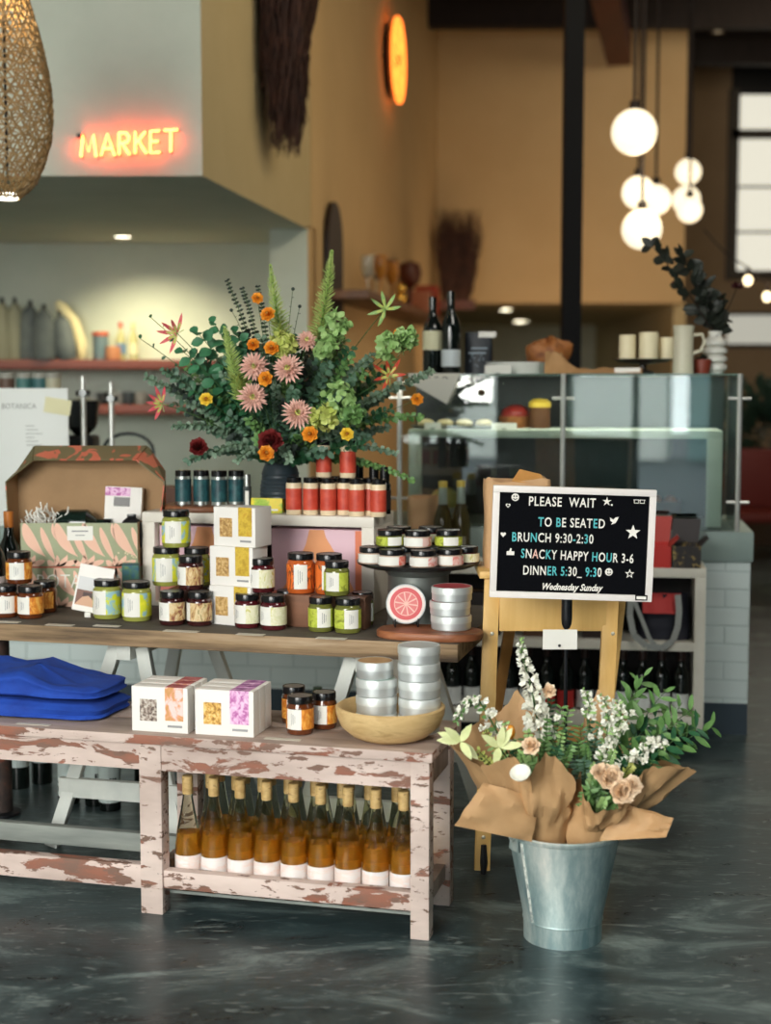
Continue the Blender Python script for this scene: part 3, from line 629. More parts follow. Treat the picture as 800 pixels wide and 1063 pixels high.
# white fluted dish
t = top('fluted_dish', 'white fluted baking dish on top of the display case', 'dish', 536, .25); r0 = .137
a = MB(); ns = 48; vs = []
def flu(r, z): return [(r*(1+.018*(1 if k % 2 else -1))*math.cos(2*PI*k/ns), r*(1+.018*(1 if k % 2 else -1))*math.sin(2*PI*k/ns), z) for k in range(ns)]
rings = flu(r0*.92, 0)+flu(r0, .05)+flu(r0*.97, .05)+flu(r0*.9, .008)
a.add(rings, [(j*ns+k, j*ns+(k+1) % ns, (j+1)*ns+(k+1) % ns, (j+1)*ns+k) for j in range(3) for k in range(ns)]+[tuple(range(ns))[::-1], tuple(range(3*ns, 4*ns))]); a.build('dish_body', M('white_glaze', (226, 226, 220), .3), t, ang=60)
t = top('price_card', 'white price card standing before the fluted dish on top of the case', 'sign', 516, .04); a = MB(); a.b6(-.054, .054, 0, .002, 0, .036); a.build('card', M('white_card', (232, 230, 222), .6), t); b = MB(); b.b6(-.01, .01, 0, .03, 0, .004); b.build('card_foot', m_dark, t)
t = top('price_card', 'small white price card on the brown paper on top of the case', 'sign', 650, .04); a = MB(); a.b6(-.052, .052, 0, .002, 0, .024); a.build('card', M('white_card', (232, 230, 222), .6), t); b = MB(); b.b6(-.01, .01, 0, .03, 0, .004); b.build('card_foot', m_dark, t)
# black bag of coffee
t = top('coffee_bag', 'black printed coffee bag standing left of the fluted dish', 'bag', 496, .22)
a = MB(); a.grid(lambda i, j: (( .062*(1-.06*j))*math.cos(2*PI*i), (.035*(1-j*.92))*math.sin(2*PI*i), .178*j), 24, 8, 0, True); a.build('bag_body', M('bag_black', (26, 32, 40), .4), t)
b = MB(); b.b6(.0, .075, -.008, -.005, .155, .18); b.build('bag_tag', M('white_card', (232, 230, 222), .6), t)
b = MB(); 
for k in range(9): b.tube([(-.035+.008*k, -.036+.012*(.05+.02*math.sin(k))/.1, .05+.02*math.sin(k*1.3)), (-.03+.008*k, -.030, .06+.03*math.sin(k*1.3))], .002, 4)
b.b6(-.04, .035, -.034, -.0325, .085, .092); b.b6(-.03, .04, -.0305, -.029, .105, .112); b.build('bag_print', M('print_grey', (140, 154, 166), .5), t)
# two wine bottles on paper
m_wine = M('dark_wine_glass', (14, 20, 18), .06, coat=.3)
def wine(nm, lab, grp, loc, lw=(216, 222, 214), cap=None, hh=.30, r=.037, lz=(.05, .13), rz=0, shape='b'):
    t = thing(nm, lab, 'bottle', loc, rz, grp)
    a = MB(); a.lathe([(0, .006), (r*.7, 0), (r*.96, 0), (r, .006), (r, hh*.56), (r*.9, hh*.64), (r*.5, hh*.74), (.0155, hh*.82), (.0135, hh*.97), (.016, hh*.975), (.016, hh), (0, hh)], 20); a.build('glass_body', m_wine, t)
    if lw: b = MB(); b.lathe([(r+.0008, lz[0]), (r+.0008, lz[1])], 20, arc=(-PI*1.05, PI*.05)); b.build('paper_label', M('wl_%d_%d_%d' % lw, lw, .6), t)
    c = MB(); c.lathe([(.0158, hh*.84), (.0168, hh*.97), (.0168, hh+.002), (0, hh+.002)], 14); c.build('capsule', M('capsule_%s' % (cap,), cap, .4) if cap else m_wine, t)
    return t
wine('wine_bottle', 'dark wine bottle with cream label, left of two on the display case', None, K.w(kp(449, 340, .12)[0], .12, ZTT), (206, 204, 170), None, .32, .042, (.10, .18))
wine('wine_bottle', 'dark wine bottle with low white label, right of two on the display case', None, K.w(kp(468, 340, .08)[0], .08, ZTT), (200, 210, 214), None, .34, .040, (.03, .10))
t = top('paper_sheet', 'white printed paper hanging over the case edge under the two wine bottles', 'paper', 452, 0)
a = MB(); uu = .115
a.sheet([(-uu, .09, .0012), (uu*.85, .03, .0012), (uu*.9, -.01, .0012), (-uu, .0, .0012)], .001)
a.sheet([(-uu, .0, .0008), (uu*.9, -.010, .0008), (uu*.45, -.045, -.125), (-uu*.9, -.03, -.04)], .001); a.build('sheet', M('newsprint', (206, 206, 194), .7), t)
b = MB(); 
for k in range(3): b.tube([(-.03+.035*k+.012*math.cos(q), -.0165-.001, -.025+.012*math.sin(q)) for q in [i/7*5 for i in range(8)]], .0025, 4)
b.build('print_mark', M('print_black', (40, 44, 44), .6), t)
# brown loaf and kraft paper
t = top('bread_loaf', 'crusty brown loaf heaped on top of the display case before the column', 'bread', 568, .45); a = MB(); rg = random.Random(4)
a.grid(lambda i, j: tuple((Vector((.095*math.cos(2*PI*i)*math.sin(PI*j), .07*math.sin(2*PI*i)*math.sin(PI*j), .052-.052*math.cos(PI*j)))*(1+.25*noise.noise(Vector((math.cos(2*PI*i)*2, math.sin(2*PI*i)*2, j*4)))))), 24, 14, 0, True); 
for v in a.v: v.z = max(v.z*1.5, 0)
a.build('crust', m_crust, t)
t = top('kraft_paper', 'crumpled brown parchment lying along the front of the case top', 'paper', 605, .12)
def crump(i, j):
    x = -.16+.40*i; h_ = (.075*math.exp(-((i-.08)/.14)**2)+.02)*math.sin(PI*j)
    return (x, -.1+.22*j, max(.001, h_*(1+.7*noise.noise(Vector((i*9, j*6, 1))))))
a = MB(); a.grid(crump, 26, 12); a.build('parchment', NM('kraft', [(.3, (158, 120, 78)), (.7, (186, 146, 100))], 10, rough=.7), t)
# candle tray
t = top('footed_tray', 'dark footed tray holding three cream candles', 'tray', 666, .30); zt_ = .058
a = MB(); a.lathe([(.0, 0), (.05, 0), (.045, .01), (.015, .02), (.015, zt_-.02), (.10, zt_-.008), (.128, zt_+.004), (.12, zt_+.006), (.09, zt_), (0, zt_)], 28); a.build('tray_body', M('tray_iron', (44, 40, 34), .4), t)
m_wax = M('candle_wax', (232, 222, 186), .5, sub=.2)
for px, dv, h_, r_, lab in ((651, 0, .105, .036, 'left cream pillar candle with an oval hollow on the footed tray'), (673, -.03, .115, .041, 'tallest cream pillar candle in the middle of the footed tray'), (692, .03, .095, .034, 'right cream pillar candle on the footed tray beside the jug')):
    u = kp(px, 360, .3)[0]; uo = kp(666, 360, .3)[0]; o_ = t.location
    c = thing('pillar_candle', lab, 'candle', K.w(u, .3+dv, ZTT+zt_+.0005), 0, 'candles on the footed tray'); a = MB(); a.lathe([(0, 0), (r_, 0), (r_, h_), (r_*.9, h_+.002), (r_*.5, h_-.01), (0, h_-.012)], 20); a.build('wax', m_wax, c); b = MB(); b.tube([(0, 0, h_-.012), (.001, 0, h_+.008)], .0015, 5); b.build('wick', m_dark, [k_ for k_ in c.children if k_.name.startswith('wax')][0])
# tall jug
t = top('water_jug', 'tall speckled cream jug with a loop handle on the display case', 'jug', 707.5, .12); hj = .197
a = MB(); a.lathe([(0, 0), (.042, 0), (.043, .01), (.040, hj*.5), (.041, hj*.9), (.045, hj), (.041, hj), (.037, hj*.9), (.036, .02), (0, .015)], 24); a.build('jug_body', NM('speckle_cream', [(.3, (196, 192, 168)), (.62, (208, 204, 182)), (.75, (140, 134, 116))], 160, rough=.45), t)
b = MB(); b.tube([(.038, 0, hj*.8), (.075, 0, hj*.82), (.085, 0, hj*.65), (.07, 0, hj*.48), (.038, 0, hj*.42)], .007, 8); b.build('handle', M('cream_handle', (204, 200, 178), .45), t)
# ribbed vase with dark branches
t = top('ribbed_vase', 'white ribbed bud vase holding the dark branches at right', 'vase', 740, .28)
a = MB(); a.lathe([(0, 0), (.035, 0), (.04, .01)]+[p for k in range(4) for p in ((.052, .02+k*.034), (.052, .035+k*.034), (.034, .048+k*.034))]+[(.028, .16), (.03, .178), (.024, .178), (.022, .15), (0, .14)], 22); a.build('vase_body', M('white_vase', (214, 214, 206), .4), t)
vt = t.location+Vector((0, 0, .15))
m_dleaf = NM('dark_leaf', [(.3, (22, 28, 24)), (.7, (40, 46, 36))], 20, rough=.5)
rg = random.Random(12)
for i, (px, py, lab) in enumerate(((677, 256, 'dark leafy branch reaching up left to the lowest globe lamp'), (708, 268, 'dark leafy branch second from left in the ribbed vase'), (728, 300, 'short dark leafy branch rising from the ribbed vase'), (744, 316, 'short dark leafy branch leaning right from the ribbed vase'))):
    p = at(px, py, 6.15+.05*i); pts = bez(vt, (vt+p)/2+Vector((.02, 0, .02)), p, 12)
    c = thing('dark_branch', lab, 'branch', vt, 0, 'dark branches in the ribbed vase'); a = MB(); a.tube([q-vt for q in pts], [.004*(1-.6*k/11) for k in range(12)], 5); a.build('stem', M('dark_stem', (34, 26, 20), .6), c)
    b = MB()
    for k in range(2, 12):
        for j in range(3):
            d = Vector((rg.uniform(-1, 1), rg.uniform(-1, 1), rg.uniform(-.3, 1))); b.leaf(pts[k]-vt, d, (rg.uniform(-1, 1), -1, .3), rg.uniform(.05, .085), rg.uniform(.03, .045), 0)
    b.build('leaves', m_dleaf, c)
c = thing('dark_branch', 'thin dark red flower sprig bending right toward the string lights', 'branch', vt, 0, 'dark branches in the ribbed vase'); pts = bez(vt, vt+Vector((.06, 0, .14)), at(765, 298, 6.2), 8); a = MB(); a.tube([q-vt for q in pts], .002, 5); a.build('stem', M('dark_stem', (34, 26, 20), .6), c); b = MB()
for k in range(12): b.leaf(pts[-1]-vt, (rg.uniform(-1, 1), rg.uniform(-1, 1), rg.uniform(-.2, 1)), (0, -1, .2), .03, .02)
b.build('bloom', M('dark_red_bloom', (56, 20, 22), .5), c)
a = MB(); t = top('clay_pot', 'small dark red clay pot between the jug and the ribbed vase', 'pot', 727, .2); a.lathe([(0, 0), (.03, 0), (.04, .05), (.036, .06), (.03, .05), (0, .045)], 18); a.build('pot_body', M('clay_red', (120, 50, 34), .5), t); b = MB()
for k in range(14): b.leaf((0, 0, .045), (rg.uniform(-1, 1), rg.uniform(-1, 1), rg.uniform(.2, 1)), (0, 0, 1), .04, .025)
b.build('foliage', m_dleaf, t)
# string lights at far right
t = thing('string_lights', 'string of small warm bulbs sagging in front of the far window', 'string lights', at(752, 268, 11))
o_ = t.location; a = MB(); pts = [at(px, py, 11)-o_ for px, py in ((730, 238), (752, 262), (776, 278), (792, 292), (812, 296), (840, 280))]; a.tube(pts, .006, 5); a.build('cable', m_cord, t)
for px, py in ((776, 291), (796, 308)):
    p = at(px, py, 11)-o_; b = MB(); b.ball(p, .034, 0, 12, 8, (1, 1, 1.15)); b.build('bulb', M('bulb_warm', (255, 240, 200), .3, emit=(1, .82, .5), es=3), t); b = MB(); b.tube([p+Vector((0, 0, .03)), p+Vector((0, 0, .1))], .014, 6); b.build('socket', m_cord, t)
# far planting and seat seen past the counter
c = thing('potted_shrub', 'dark green shrub beyond the right end of the counter', 'plant', (fx(797, 13), 13, 0)); a = MB(); a.lathe([(0, 0), (.24, 0), (.3, .45), (.27, .45), (.22, .1), (0, .1)], 20); a.build('planter', M('planter_brown', (70, 56, 44), .6), c); b = MB()
for k in range(420):
    d = Vector((rg.gauss(0, 1), rg.gauss(0, 1), rg.gauss(0, 1))).normalized(); q = Vector((0, 0, .98))+Vector((d.x*.42, d.y*.4, d.z*.5))*rg.uniform(.3, 1); b.leaf(q, (d.x, d.y, d.z+.3), (0, -1, .4), .12, .06)
b.build('leaves', NM('shrub_green', [(.3, (28, 48, 38)), (.7, (50, 76, 58))], 10), c)
c = thing('lounge_chair', 'dark red chair seen past the right end of the counter', 'chair', (fx(800, 11.2), 11.2, 0)); a = MB(); a.b6(-.28, .28, -.28, .28, .38, .46, 0, .03); a.build('seat', M('chair_red', (110, 40, 34), .6), c); a = MB(); a.b6(-.28, .28, .24, .3, .46, .92, 0, .03); a.build('backrest', M('chair_red', (110, 40, 34), .6), c)
for sx in (-1, 1):
    for sy in (-1, 1): a = MB(); a.tube([(sx*.24, sy*.24, 0), (sx*.24, sy*.24, .39)], .018, 6); a.build('leg', m_dark, c)
# ---------------------------------------------------------------- left counter fittings: posts, hose arch, menu board
for px, top_, ph, lab in ((86, 391, 6.25, 'bright chrome post right of the white menu board'), (115, 397, 6.4, 'thinner chrome post second right of the menu board')):
    u = fx(px, ph); t = thing('chrome_tap_post', lab, 'post', (u, ph, ZC), 0)
    zz = fz(top_, ph)-ZC; a = MB(); a.lathe([(0, 0), (.03, 0), (.03, .008), (.012, .014), (.012, zz), (0, zz+.004)], 14); a.build('post', m_chrome, t)
    b = MB(); b.tube([(-.03, 0, zz-.07), (.03, 0, zz-.07)], .011, 8); b.tube([(0, -.02, zz-.07), (0, .02, zz-.07)], .016, 10); b.build('clamp', M('dark_chrome', (90, 92, 92), .3, 1.0), t)
t = thing('hose_faucet', 'dark arched spray hose behind the patterned gift box', 'faucet', (fx(132, 6.4), 6.4, ZC)); zz = fz(450, 6.4)-ZC; w_ = 26*6.4/FPX
a = MB(); a.tube([(-w_, 0, 0), (-w_, 0, zz*.8)]+[(-w_*math.cos(PI*k/10), 0, zz*.8+zz*.2*math.sin(PI*k/10)) for k in range(1, 10)]+[(w_, 0, zz*.8), (w_*1.05, 0, zz*.55)], .008, 8); a.build('hose', M('hose_dark', (44, 52, 50), .4), t); b = MB(); b.tube([(w_*1.05, 0, zz*.56), (w_*1.08, -.01, zz*.35)], [.014, .02], 10); b.build('spray_head', m_chrome, t)
b = MB(); b.lathe([(0, 0), (.03, 0), (.03, .02), (0, .03)], 14, c=(-w_, 0, 0)); b.build('base_flange', m_chrome, t)
Ym = 6.1; xm0 = fx(-8, Ym); xm1 = fx(70, Ym); zt0 = fz(403, Ym)
t = thing('menu_board', 'white menu board with a pale yellow sticker behind the gift box', 'sign', (xm0, Ym, ZC+.006)); hh = zt0-ZC-.006
a = MB(); a.b6(0, xm1-xm0, 0, .012, 0, hh, 0, .002); a.build('board', M('menu_white', (222, 226, 222), .5), t)
b = MB(); text_mb(b, 'BOTANICA', .032, TR(.035, -.001, hh-.085), sx=.9, th=.0005)
for k in range(6): b.b6(.17 - .035 - .0, .17+.05*((k*7) % 3)/3, -.0012, -.0002, hh-.155-.016*k, hh-.158-.016*k)
b.build('printed_lines', M('menu_grey', (150, 154, 150), .6), t)
c = MB(); c.X = TR(.27, -.003, hh-.075) @ RY(.16); c.b6(-.055, .055, 0, .002, -.032, .032); c.build('sticker', M('sticker_yellow', (222, 218, 176), .6), t)
b = MB(); b.b6(.05, .3, .012, .05, -.004, .01); b.build('foot', m_dark, t)

# darker clutter between the menu board and the flowers
for px, c, cap, lab in ((80, (30, 36, 30), (40, 40, 38), 'dark bottle between the menu board and the bright chrome post'), (97, (122, 120, 52), (150, 140, 70), 'olive yellow bottle right of the bright chrome post'), (104, (36, 34, 30), (90, 80, 50), 'dark bottle between the two chrome posts')):
    t = thing('syrup_bottle', lab, 'bottle', (fx(px, 6.55), 6.55, ZC+.0005)); a = MB(); a.lathe([(0, 0), (.034, 0), (.036, .01), (.036, .15), (.014, .21), (.014, .26), (0, .26)], 16); a.build('glass_body', M('syrup_%d' % px, c, .12), t); b = MB(); b.lathe([(.016, .24), (.016, .275), (0, .275)], 12); b.build('cap', M('syrup_cap_%d' % px, cap, .5), t)
t = thing('coffee_grinder', 'black grinder standing behind the right edge of the menu board', 'grinder', (fx(84, 6.75), 6.75, ZC+.0005)); a = MB(); a.b6(-.09, .07, -.08, .08, 0, .36, 0, .02); a.build('grinder_body', m_dark, t); b = MB(); b.lathe([(.03, .36), (.07, .40), (.085, .52), (0, .53)], 18); b.build('hopper', M('smoked_hopper', (34, 36, 38), .2), t)
t = thing('carton', 'brown carton on the counter behind the teal canisters', 'box', (fx(192, 6.4), 6.4, ZC+.0005)); a = MB(); a.b6(-.10, .10, -.06, .06, 0, .15, 0, .003); a.build('carton_body', M('carton_brown', (96, 62, 46), .6), t); b = MB(); b.b6(-.10, .10, -.012, .012, .15, .151); b.build('tape', M('tape_tan', (150, 116, 76), .5), t)
for k, (px, c, lab) in enumerate(((97, (150, 160, 158), 'small grey cup at the left on the lower niche shelf'), (106, (60, 66, 66), 'small dark cup second on the lower niche shelf'), (122, (170, 174, 166), 'small pale cup third on the lower niche shelf'), (133, (80, 90, 92), 'small slate cup fourth on the lower niche shelf'), (146, (176, 176, 164), 'small pale bowl at the right on the lower niche shelf'))):
    a = MB(); a.lathe([(0, 0), (.032, 0), (.042, .02), (.045, .085), (.039, .085), (.036, .02), (0, .012)], 16); o = a.build('cup', M('cup_%d' % k, c, .45), loc=(fx(px, 10.15), 10.15, zs2+.0005)); tag(o, lab, 'cup', 'cups on the lower niche shelf')
# ---------------------------------------------------------------- materials of the display
def chippy(name, c_paint, c_wood, c_dirt, amt=0.53, scale=7.0):
    """old paint worn through to red-brown undercoat, with small chips and grime"""
    m = bpy.data.materials.new(name); m.use_nodes = True; nt = m.node_tree; N = nt.nodes; L = nt.links; b = N['Principled BSDF']
    tc = N.new('ShaderNodeTexCoord'); mp = N.new('ShaderNodeMapping'); mp.inputs['Scale'].default_value = (.42, 1, 1.3); L.new(tc.outputs['Object'], mp.inputs[0])
    def nz(sc, det, ro, dist=0.0):
        t = N.new('ShaderNodeTexNoise'); t.inputs['Scale'].default_value = sc; t.inputs['Detail'].default_value = det; t.inputs['Roughness'].default_value = ro; t.inputs['Distortion'].default_value = dist
        L.new(mp.outputs[0], t.inputs['Vector']); return t.outputs['Fac']
    def ramp(src, p0, p1, a, c):
        r = N.new('ShaderNodeValToRGB'); e = r.color_ramp.elements; e[0].position = p0; e[1].position = p1; e[0].color = a; e[1].color = c; L.new(src, r.inputs[0]); return r.outputs[0]
    def mix(fac, a, c):
        x = N.new('ShaderNodeMix'); x.data_type = 'RGBA'; L.new(fac, x.inputs[0])
        for s_, q in ((6, a), (7, c)):
            if isinstance(q, tuple): x.inputs[s_].default_value = q
            else: L.new(q, x.inputs[s_])
        return x.outputs[2]
    B0, W0 = (0, 0, 0, 1), (1, 1, 1, 1)
    base = ramp(nz(3, 5, .6), .38, .62, lin(c_paint), lin(tuple(max(0, q-40) for q in c_paint)))
    big = ramp(nz(scale, 9, .62, .5), amt, amt+.02, B0, W0)
    small = ramp(nz(34, 8, .62), .575, .595, B0, W0)
    wood = ramp(nz(20, 4, .6), .4, .65, lin(c_wood), lin(c_dirt))
    col = mix(big, base, wood); col = mix(small, col, lin(c_dirt)); L.new(col, b.inputs['Base Color']); b.inputs['Roughness'].default_value = .65
    bp = N.new('ShaderNodeBump'); bp.invert = True; bp.inputs['Strength'].default_value = .4; bp.inputs['Distance'].default_value = .004; L.new(big, bp.inputs['Height']); L.new(bp.outputs[0], b.inputs['Normal'])
    return m
m_bench = chippy('worn_pink_paint', (218, 197, 187), (148, 94, 74), (122, 92, 78), .53, 13)
m_benchleg = chippy('worn_pink_paint_leg', (218, 198, 188), (156, 104, 86), (116, 90, 76), .575, 15)
m_benchtop = NM('bench_top_grey', [(.3, (146, 128, 116)), (.55, (176, 156, 144)), (.75, (202, 184, 172))], 9, (.3, 2, 1), 6, rough=.6, bump=.2)
m_greyrail = NM('grey_weathered_rail', [(.3, (112, 118, 114)), (.7, (158, 162, 154))], 14, (.15, 1, 1), rough=.7)
m_plank = NM('weathered_plank', [(.30, (76, 62, 48)), (.46, (132, 108, 80)), (.58, (160, 134, 102)), (.72, (184, 162, 134))], 15, (.12, 1.8, 1.8), 9, rough=.75, bump=.3)
m_planktop = NM('plank_top_dark', [(.3, (66, 60, 52)), (.7, (98, 88, 76))], 10, (.15, 1.4, 1), 6, rough=.7)
m_trest = NM('trestle_white', [(.3, (196, 200, 194)), (.7, (216, 218, 210))], 8, rough=.6)
m_lid = M('black_lid', (18, 18, 20), .22)
m_white = M('white_card', (232, 230, 222), .6)
m_card = M('matte_white_card', (234, 230, 224), .55)
# ---------------------------------------------------------------- low bench
B = Frame(on(445, 977, 0), 14.5)
BH = .50; U0 = -1.56; BD = .36
t = thing('bench', 'low bench in chipped pinkish white paint on the concrete floor', 'bench', B.o, B.t)
a = MB(); a.b6(U0-.01, .010, -.012, .17, BH-.026, BH, 0, .003); a.b6(U0-.01, .010, .172, BD, BH-.026, BH, 0, .003)
a.m = [0]*len(a.f)
ob = a.build('top', [m_bench, m_benchtop], t)
for p_ in ob.data.polygons:
    if p_.normal.z > .9: p_.material_index = 1
a = MB(); a.b6(-.742, -.048, .004, .026, .400, BH-.026); a.build('apron', m_bench, t); a = MB(); a.b6(U0+.055, -.804, .004, .026, .400, BH-.026); a.build('apron', m_bench, t)
a = MB(); a.b6(-.006-.022, -.006, .054, BD-.09, .400, BH-.026); a.build('side_apron', m_benchtop, t)
a = MB(); a.b6(U0+.055, -.048, BD-.075, BD-.055, .400, BH-.026); a.build('back_apron', m_benchtop, t)
for u0, u1 in ((-.050, 0), (-.806, -.742), (U0, U0+.055)):
    a = MB(); a.b6(u0, u1, 0, .052, 0, BH-.026, 0, .003); a.build('leg', m_benchleg, t)
    a = MB(); a.b6(u0, u1, BD-.10, BD-.05, 0, BH-.026, 0, .003); a.build('leg', m_benchleg, t)
a = MB(); a.b6(-.742, -.050, .008, .042, .072, .122, 0, .003); a.build('rail', m_bench, t); a = MB(); a.b6(U0+.055, -.806, .008, .042, .066, .132, 0, .003); a.build('rail', m_bench, t)
a = MB(); a.b6(-.742, -.050, BD-.09, BD-.06, .075, .12, 0, .003); a.build('rail', m_greyrail, t); a = MB(); a.b6(U0+.055, -.806, BD-.09, BD-.06, .075, .13, 0, .003); a.build('rail', m_greyrail, t)
a = MB(); a.b6(-.04, -.012, .052, BD-.10, .075, .12, 0, .003); a.build('side_rail', m_benchtop, t)
a = MB(); a.b6(-.79, -.76, .052, BD-.10, .075, .12, 0, .003); a.build('side_rail', m_benchtop, t)
for v0 in (.050, .126, .202):
    a = MB(); a.b6(-.758, -.042, v0, v0+.058, .046, .054); a.build('bottom_slat', m_greyrail, t)
# ---------------------------------------------------------------- amber wine bottles
m_bot = M('bottle_glass_pale', (232, 232, 206), .02, 0, 1.0, ior=1.12, spec=.9, coat=.5)
m_amberw = M('amber_wine', (246, 176, 62), .06, 0, .74, ior=1.2)
m_wlabel = NM('bottle_label_white', [(.45, (234, 226, 222)), (.55, (236, 214, 204)), (.65, (234, 228, 226))], 14, (1, 1, 3), rough=.6)
m_blabelb = M('bottle_label_blue', (196, 204, 214), .6)
m_caps = NM('capsule_tan', [(.35, (176, 142, 86)), (.6, (206, 174, 116)), (.7, (140, 108, 64))], 30, (1, 1, 2), rough=.55)
def hock(lab, loc, rz):
    t = thing('amber_wine_bottle', lab, 'bottle', loc, rz, 'amber wine bottles in the bench'); hh = .315; r = .0365
    a = MB(); a.lathe([(0, .004), (r*.7, 0), (r*.95, 0), (r, .005), (r, .112), (r*.97, .128), (r*.80, .172), (r*.56, .215), (r*.40, .25), (.0125, .272), (.0125, hh-.004), (0, hh-.004)], 20); a.build('glass_body', m_bot, t)
    b = MB(); q = .0022; b.lathe([(0, .007), (r*.9, .005), (r-q, .012), (r-q, .112), (r*.97-q, .128), (r*.86-q, .158), (0, .158)], 18); b.build('amber_wine', m_amberw, t)
    c = MB(); c.lathe([(r+.0008, .034), (r+.0008, .099)], 20, 0, arc=(-PI*1.02, .02*PI)); c.lathe([(r+.0011, .034), (r+.0011, .041)], 20, 1, arc=(-PI*1.02, .02*PI)); c.build('paper_label', [m_wlabel, m_blabelb], t)
    d = MB(); d.lathe([(.0132, hh-.052), (.0150, hh-.05), (.0152, hh-.002), (.013, hh), (0, hh)], 14); d.build('capsule', m_caps, t); return t
front_l = ['amber wine bottle beside the middle bench leg in the front row'] + ['amber wine bottle, %s from the middle bench leg in the front row' % w for w in ('second', 'third', 'fourth', 'fifth', 'sixth', 'seventh', 'eighth')]+['amber wine bottle half hidden by the right bench leg, front row']
proto = None; rg = random.Random(3); 
for i in range(9):
    u = -.700+.0765*i; p = B.w(u, .084, .0545); lab = front_l[i]
    if proto is None: proto = hock(lab, p, B.t)
    else: dup(proto, lab, p, B.t+rg.uniform(-.25, .25))
ordn = ('leftmost', 'second', 'third', 'fourth', 'fifth', 'sixth', 'seventh', 'eighth')
for row, v, nm in ((1, .158, 'second row'), (2, .2285, 'back row')):
    for i in range(8):
        dup(proto, 'amber wine bottle in the %s inside the bench, %s' % (nm, 'leftmost of that row' if i == 0 else ordn[i]+' from left'), B.w(-.661+.0765*i+(row-1)*-.038+(0 if row == 1 else .038), v, .0545), B.t+rg.uniform(-.3, .3))
# ---------------------------------------------------------------- trestle table: plank on two sawhorses
T = Frame((.2075, 4.15), 14.5); TZ = .695; TD = .74
t = thing('plank_table', 'thick weathered plank tabletop laid on white sawhorses', 'table', T.w(0, 0, TZ), T.t)
a = MB(); a.b6(-1.75, 0, 0, TD, -.054, 0, 0, .004); ob = a.build('tabletop', [m_plank, m_planktop], t)
for p_ in ob.data.polygons:
    if p_.normal.z > .9: p_.material_index = 1
def sawhorse(u, lab):
    t = thing('sawhorse', lab, 'sawhorse', T.w(u, 0, 0), T.t, 'sawhorses under the plank table'); zt = TZ-.0545
    a = MB(); a.b6(-.024, .024, .06, TD-.06, zt-.055, zt, 0, .003); a.build('beam', m_trest, t)
    for sv, v0, v1 in ((1, .11, -.015), (-1, TD-.11, TD+.02)):
        for su in (-1, 1):
            p0 = Vector((su*.045, v0, zt-.02)); p1 = Vector((su*.215, v1, .0)); d = (p1-p0); L_ = d.length; zax = d.normalized(); xax = Vector((1, 0, 0)); yax = zax.cross(xax).normalized(); xax = yax.cross(zax)
            m3 = Matrix((xax, yax, zax)).transposed(); a = MB(); a.box((p0+p1)/2, (.042, .03, L_), 0, .002, m3)
            for v in a.v: v.z = max(v.z, .0)
            a.build('leg', m_trest, t)
        vv = v0+(v1-v0)*.75; a = MB(); a.b6(-.20, .20, vv-.012, vv+.012, .155, .215, 0, .002); a.build('stretcher', m_trest, t)
sawhorse(-1.07, 'white wooden sawhorse under the left part of the plank table')
sawhorse(-.30, 'white wooden sawhorse under the right end of the plank table')
# ---------------------------------------------------------------- jars
m_lidtop = M('lid_top_grey', (92, 90, 88), .35)
def label_mats(key):
    return {
     'orange': [m_white, NM('lab_orange', [(.38, (196, 106, 28)), (.5, (224, 142, 46)), (.62, (240, 186, 92))], 40, (1, 1, .5), distort=2.5)],
     'lime': [m_white, NM('lab_lime', [(.42, (150, 190, 200)), (.48, (212, 216, 44)), (.7, (236, 230, 56))], 16, distort=1.5, const=False)],
     'tan': [m_white, NM('lab_tan', [(.40, (140, 84, 60)), (.46, (196, 160, 104)), (.58, (226, 204, 160)), (.66, (150, 134, 76))], 34, (1, 1, .45), distort=2.2)],
     'pale': [m_white, NM('lab_pale', [(.42, (222, 220, 180)), (.52, (236, 232, 206)), (.62, (206, 202, 120))], 34, (1, 1, .45), distort=2.0)],
     'tiger': [m_white, NM('lab_tiger', [(.40, (226, 110, 36)), (.445, (34, 32, 28)), (.475, (230, 106, 30)), (.535, (238, 130, 46)), (.56, (40, 44, 32)), (.60, (226, 110, 36))], 12, (1, 1, .45), distort=1.8)],
     'green': [m_white, NM('lab_green', [(.4, (166, 180, 50)), (.55, (196, 206, 76)), (.66, (132, 142, 40))], 22, distort=1.5)],
     'pink': [m_white, NM('lab_pink', [(.42, (228, 190, 180)), (.5, (214, 120, 110)), (.6, (232, 206, 200))], 26, distort=1.0)],
     'red': [m_white, NM('lab_red', [(.42, (206, 60, 56)), (.5, (226, 120, 100)), (.6, (236, 190, 180))], 26, distort=1.0)]}[key]
PANEL = {'orange': [(0, .2, 1), (.2, .55, 0), (.55, 1, 1)], 'lime': [(0, .26, 1), (.26, .62, 0), (.62, 1, 1)], 'tan': [(0, .42, 0), (.42, 1, 1)], 'pale': [(0, .45, 0), (.45, 1, 1)],
         'tiger': [(0, .3, 1), (.3, .56, 0), (.56, 1, 1)], 'green': [(0, .42, 1), (.42, .74, 0), (.74, 1, 1)], 'pink': [(0, .6, 0), (.6, 1, 1)], 'red': [(0, .6, 0), (.6, 1, 1)]}
CONT = {'orange': (94, 46, 20), 'lime': (150, 152, 72), 'tan': (58, 22, 22), 'pale': (76, 20, 26), 'tiger': (190, 92, 40), 'green': (106, 108, 48), 'pink': (206, 180, 160), 'red': (206, 180, 160)}
JP = {}
m_print = M('label_print_grey', (150, 150, 150), .6)
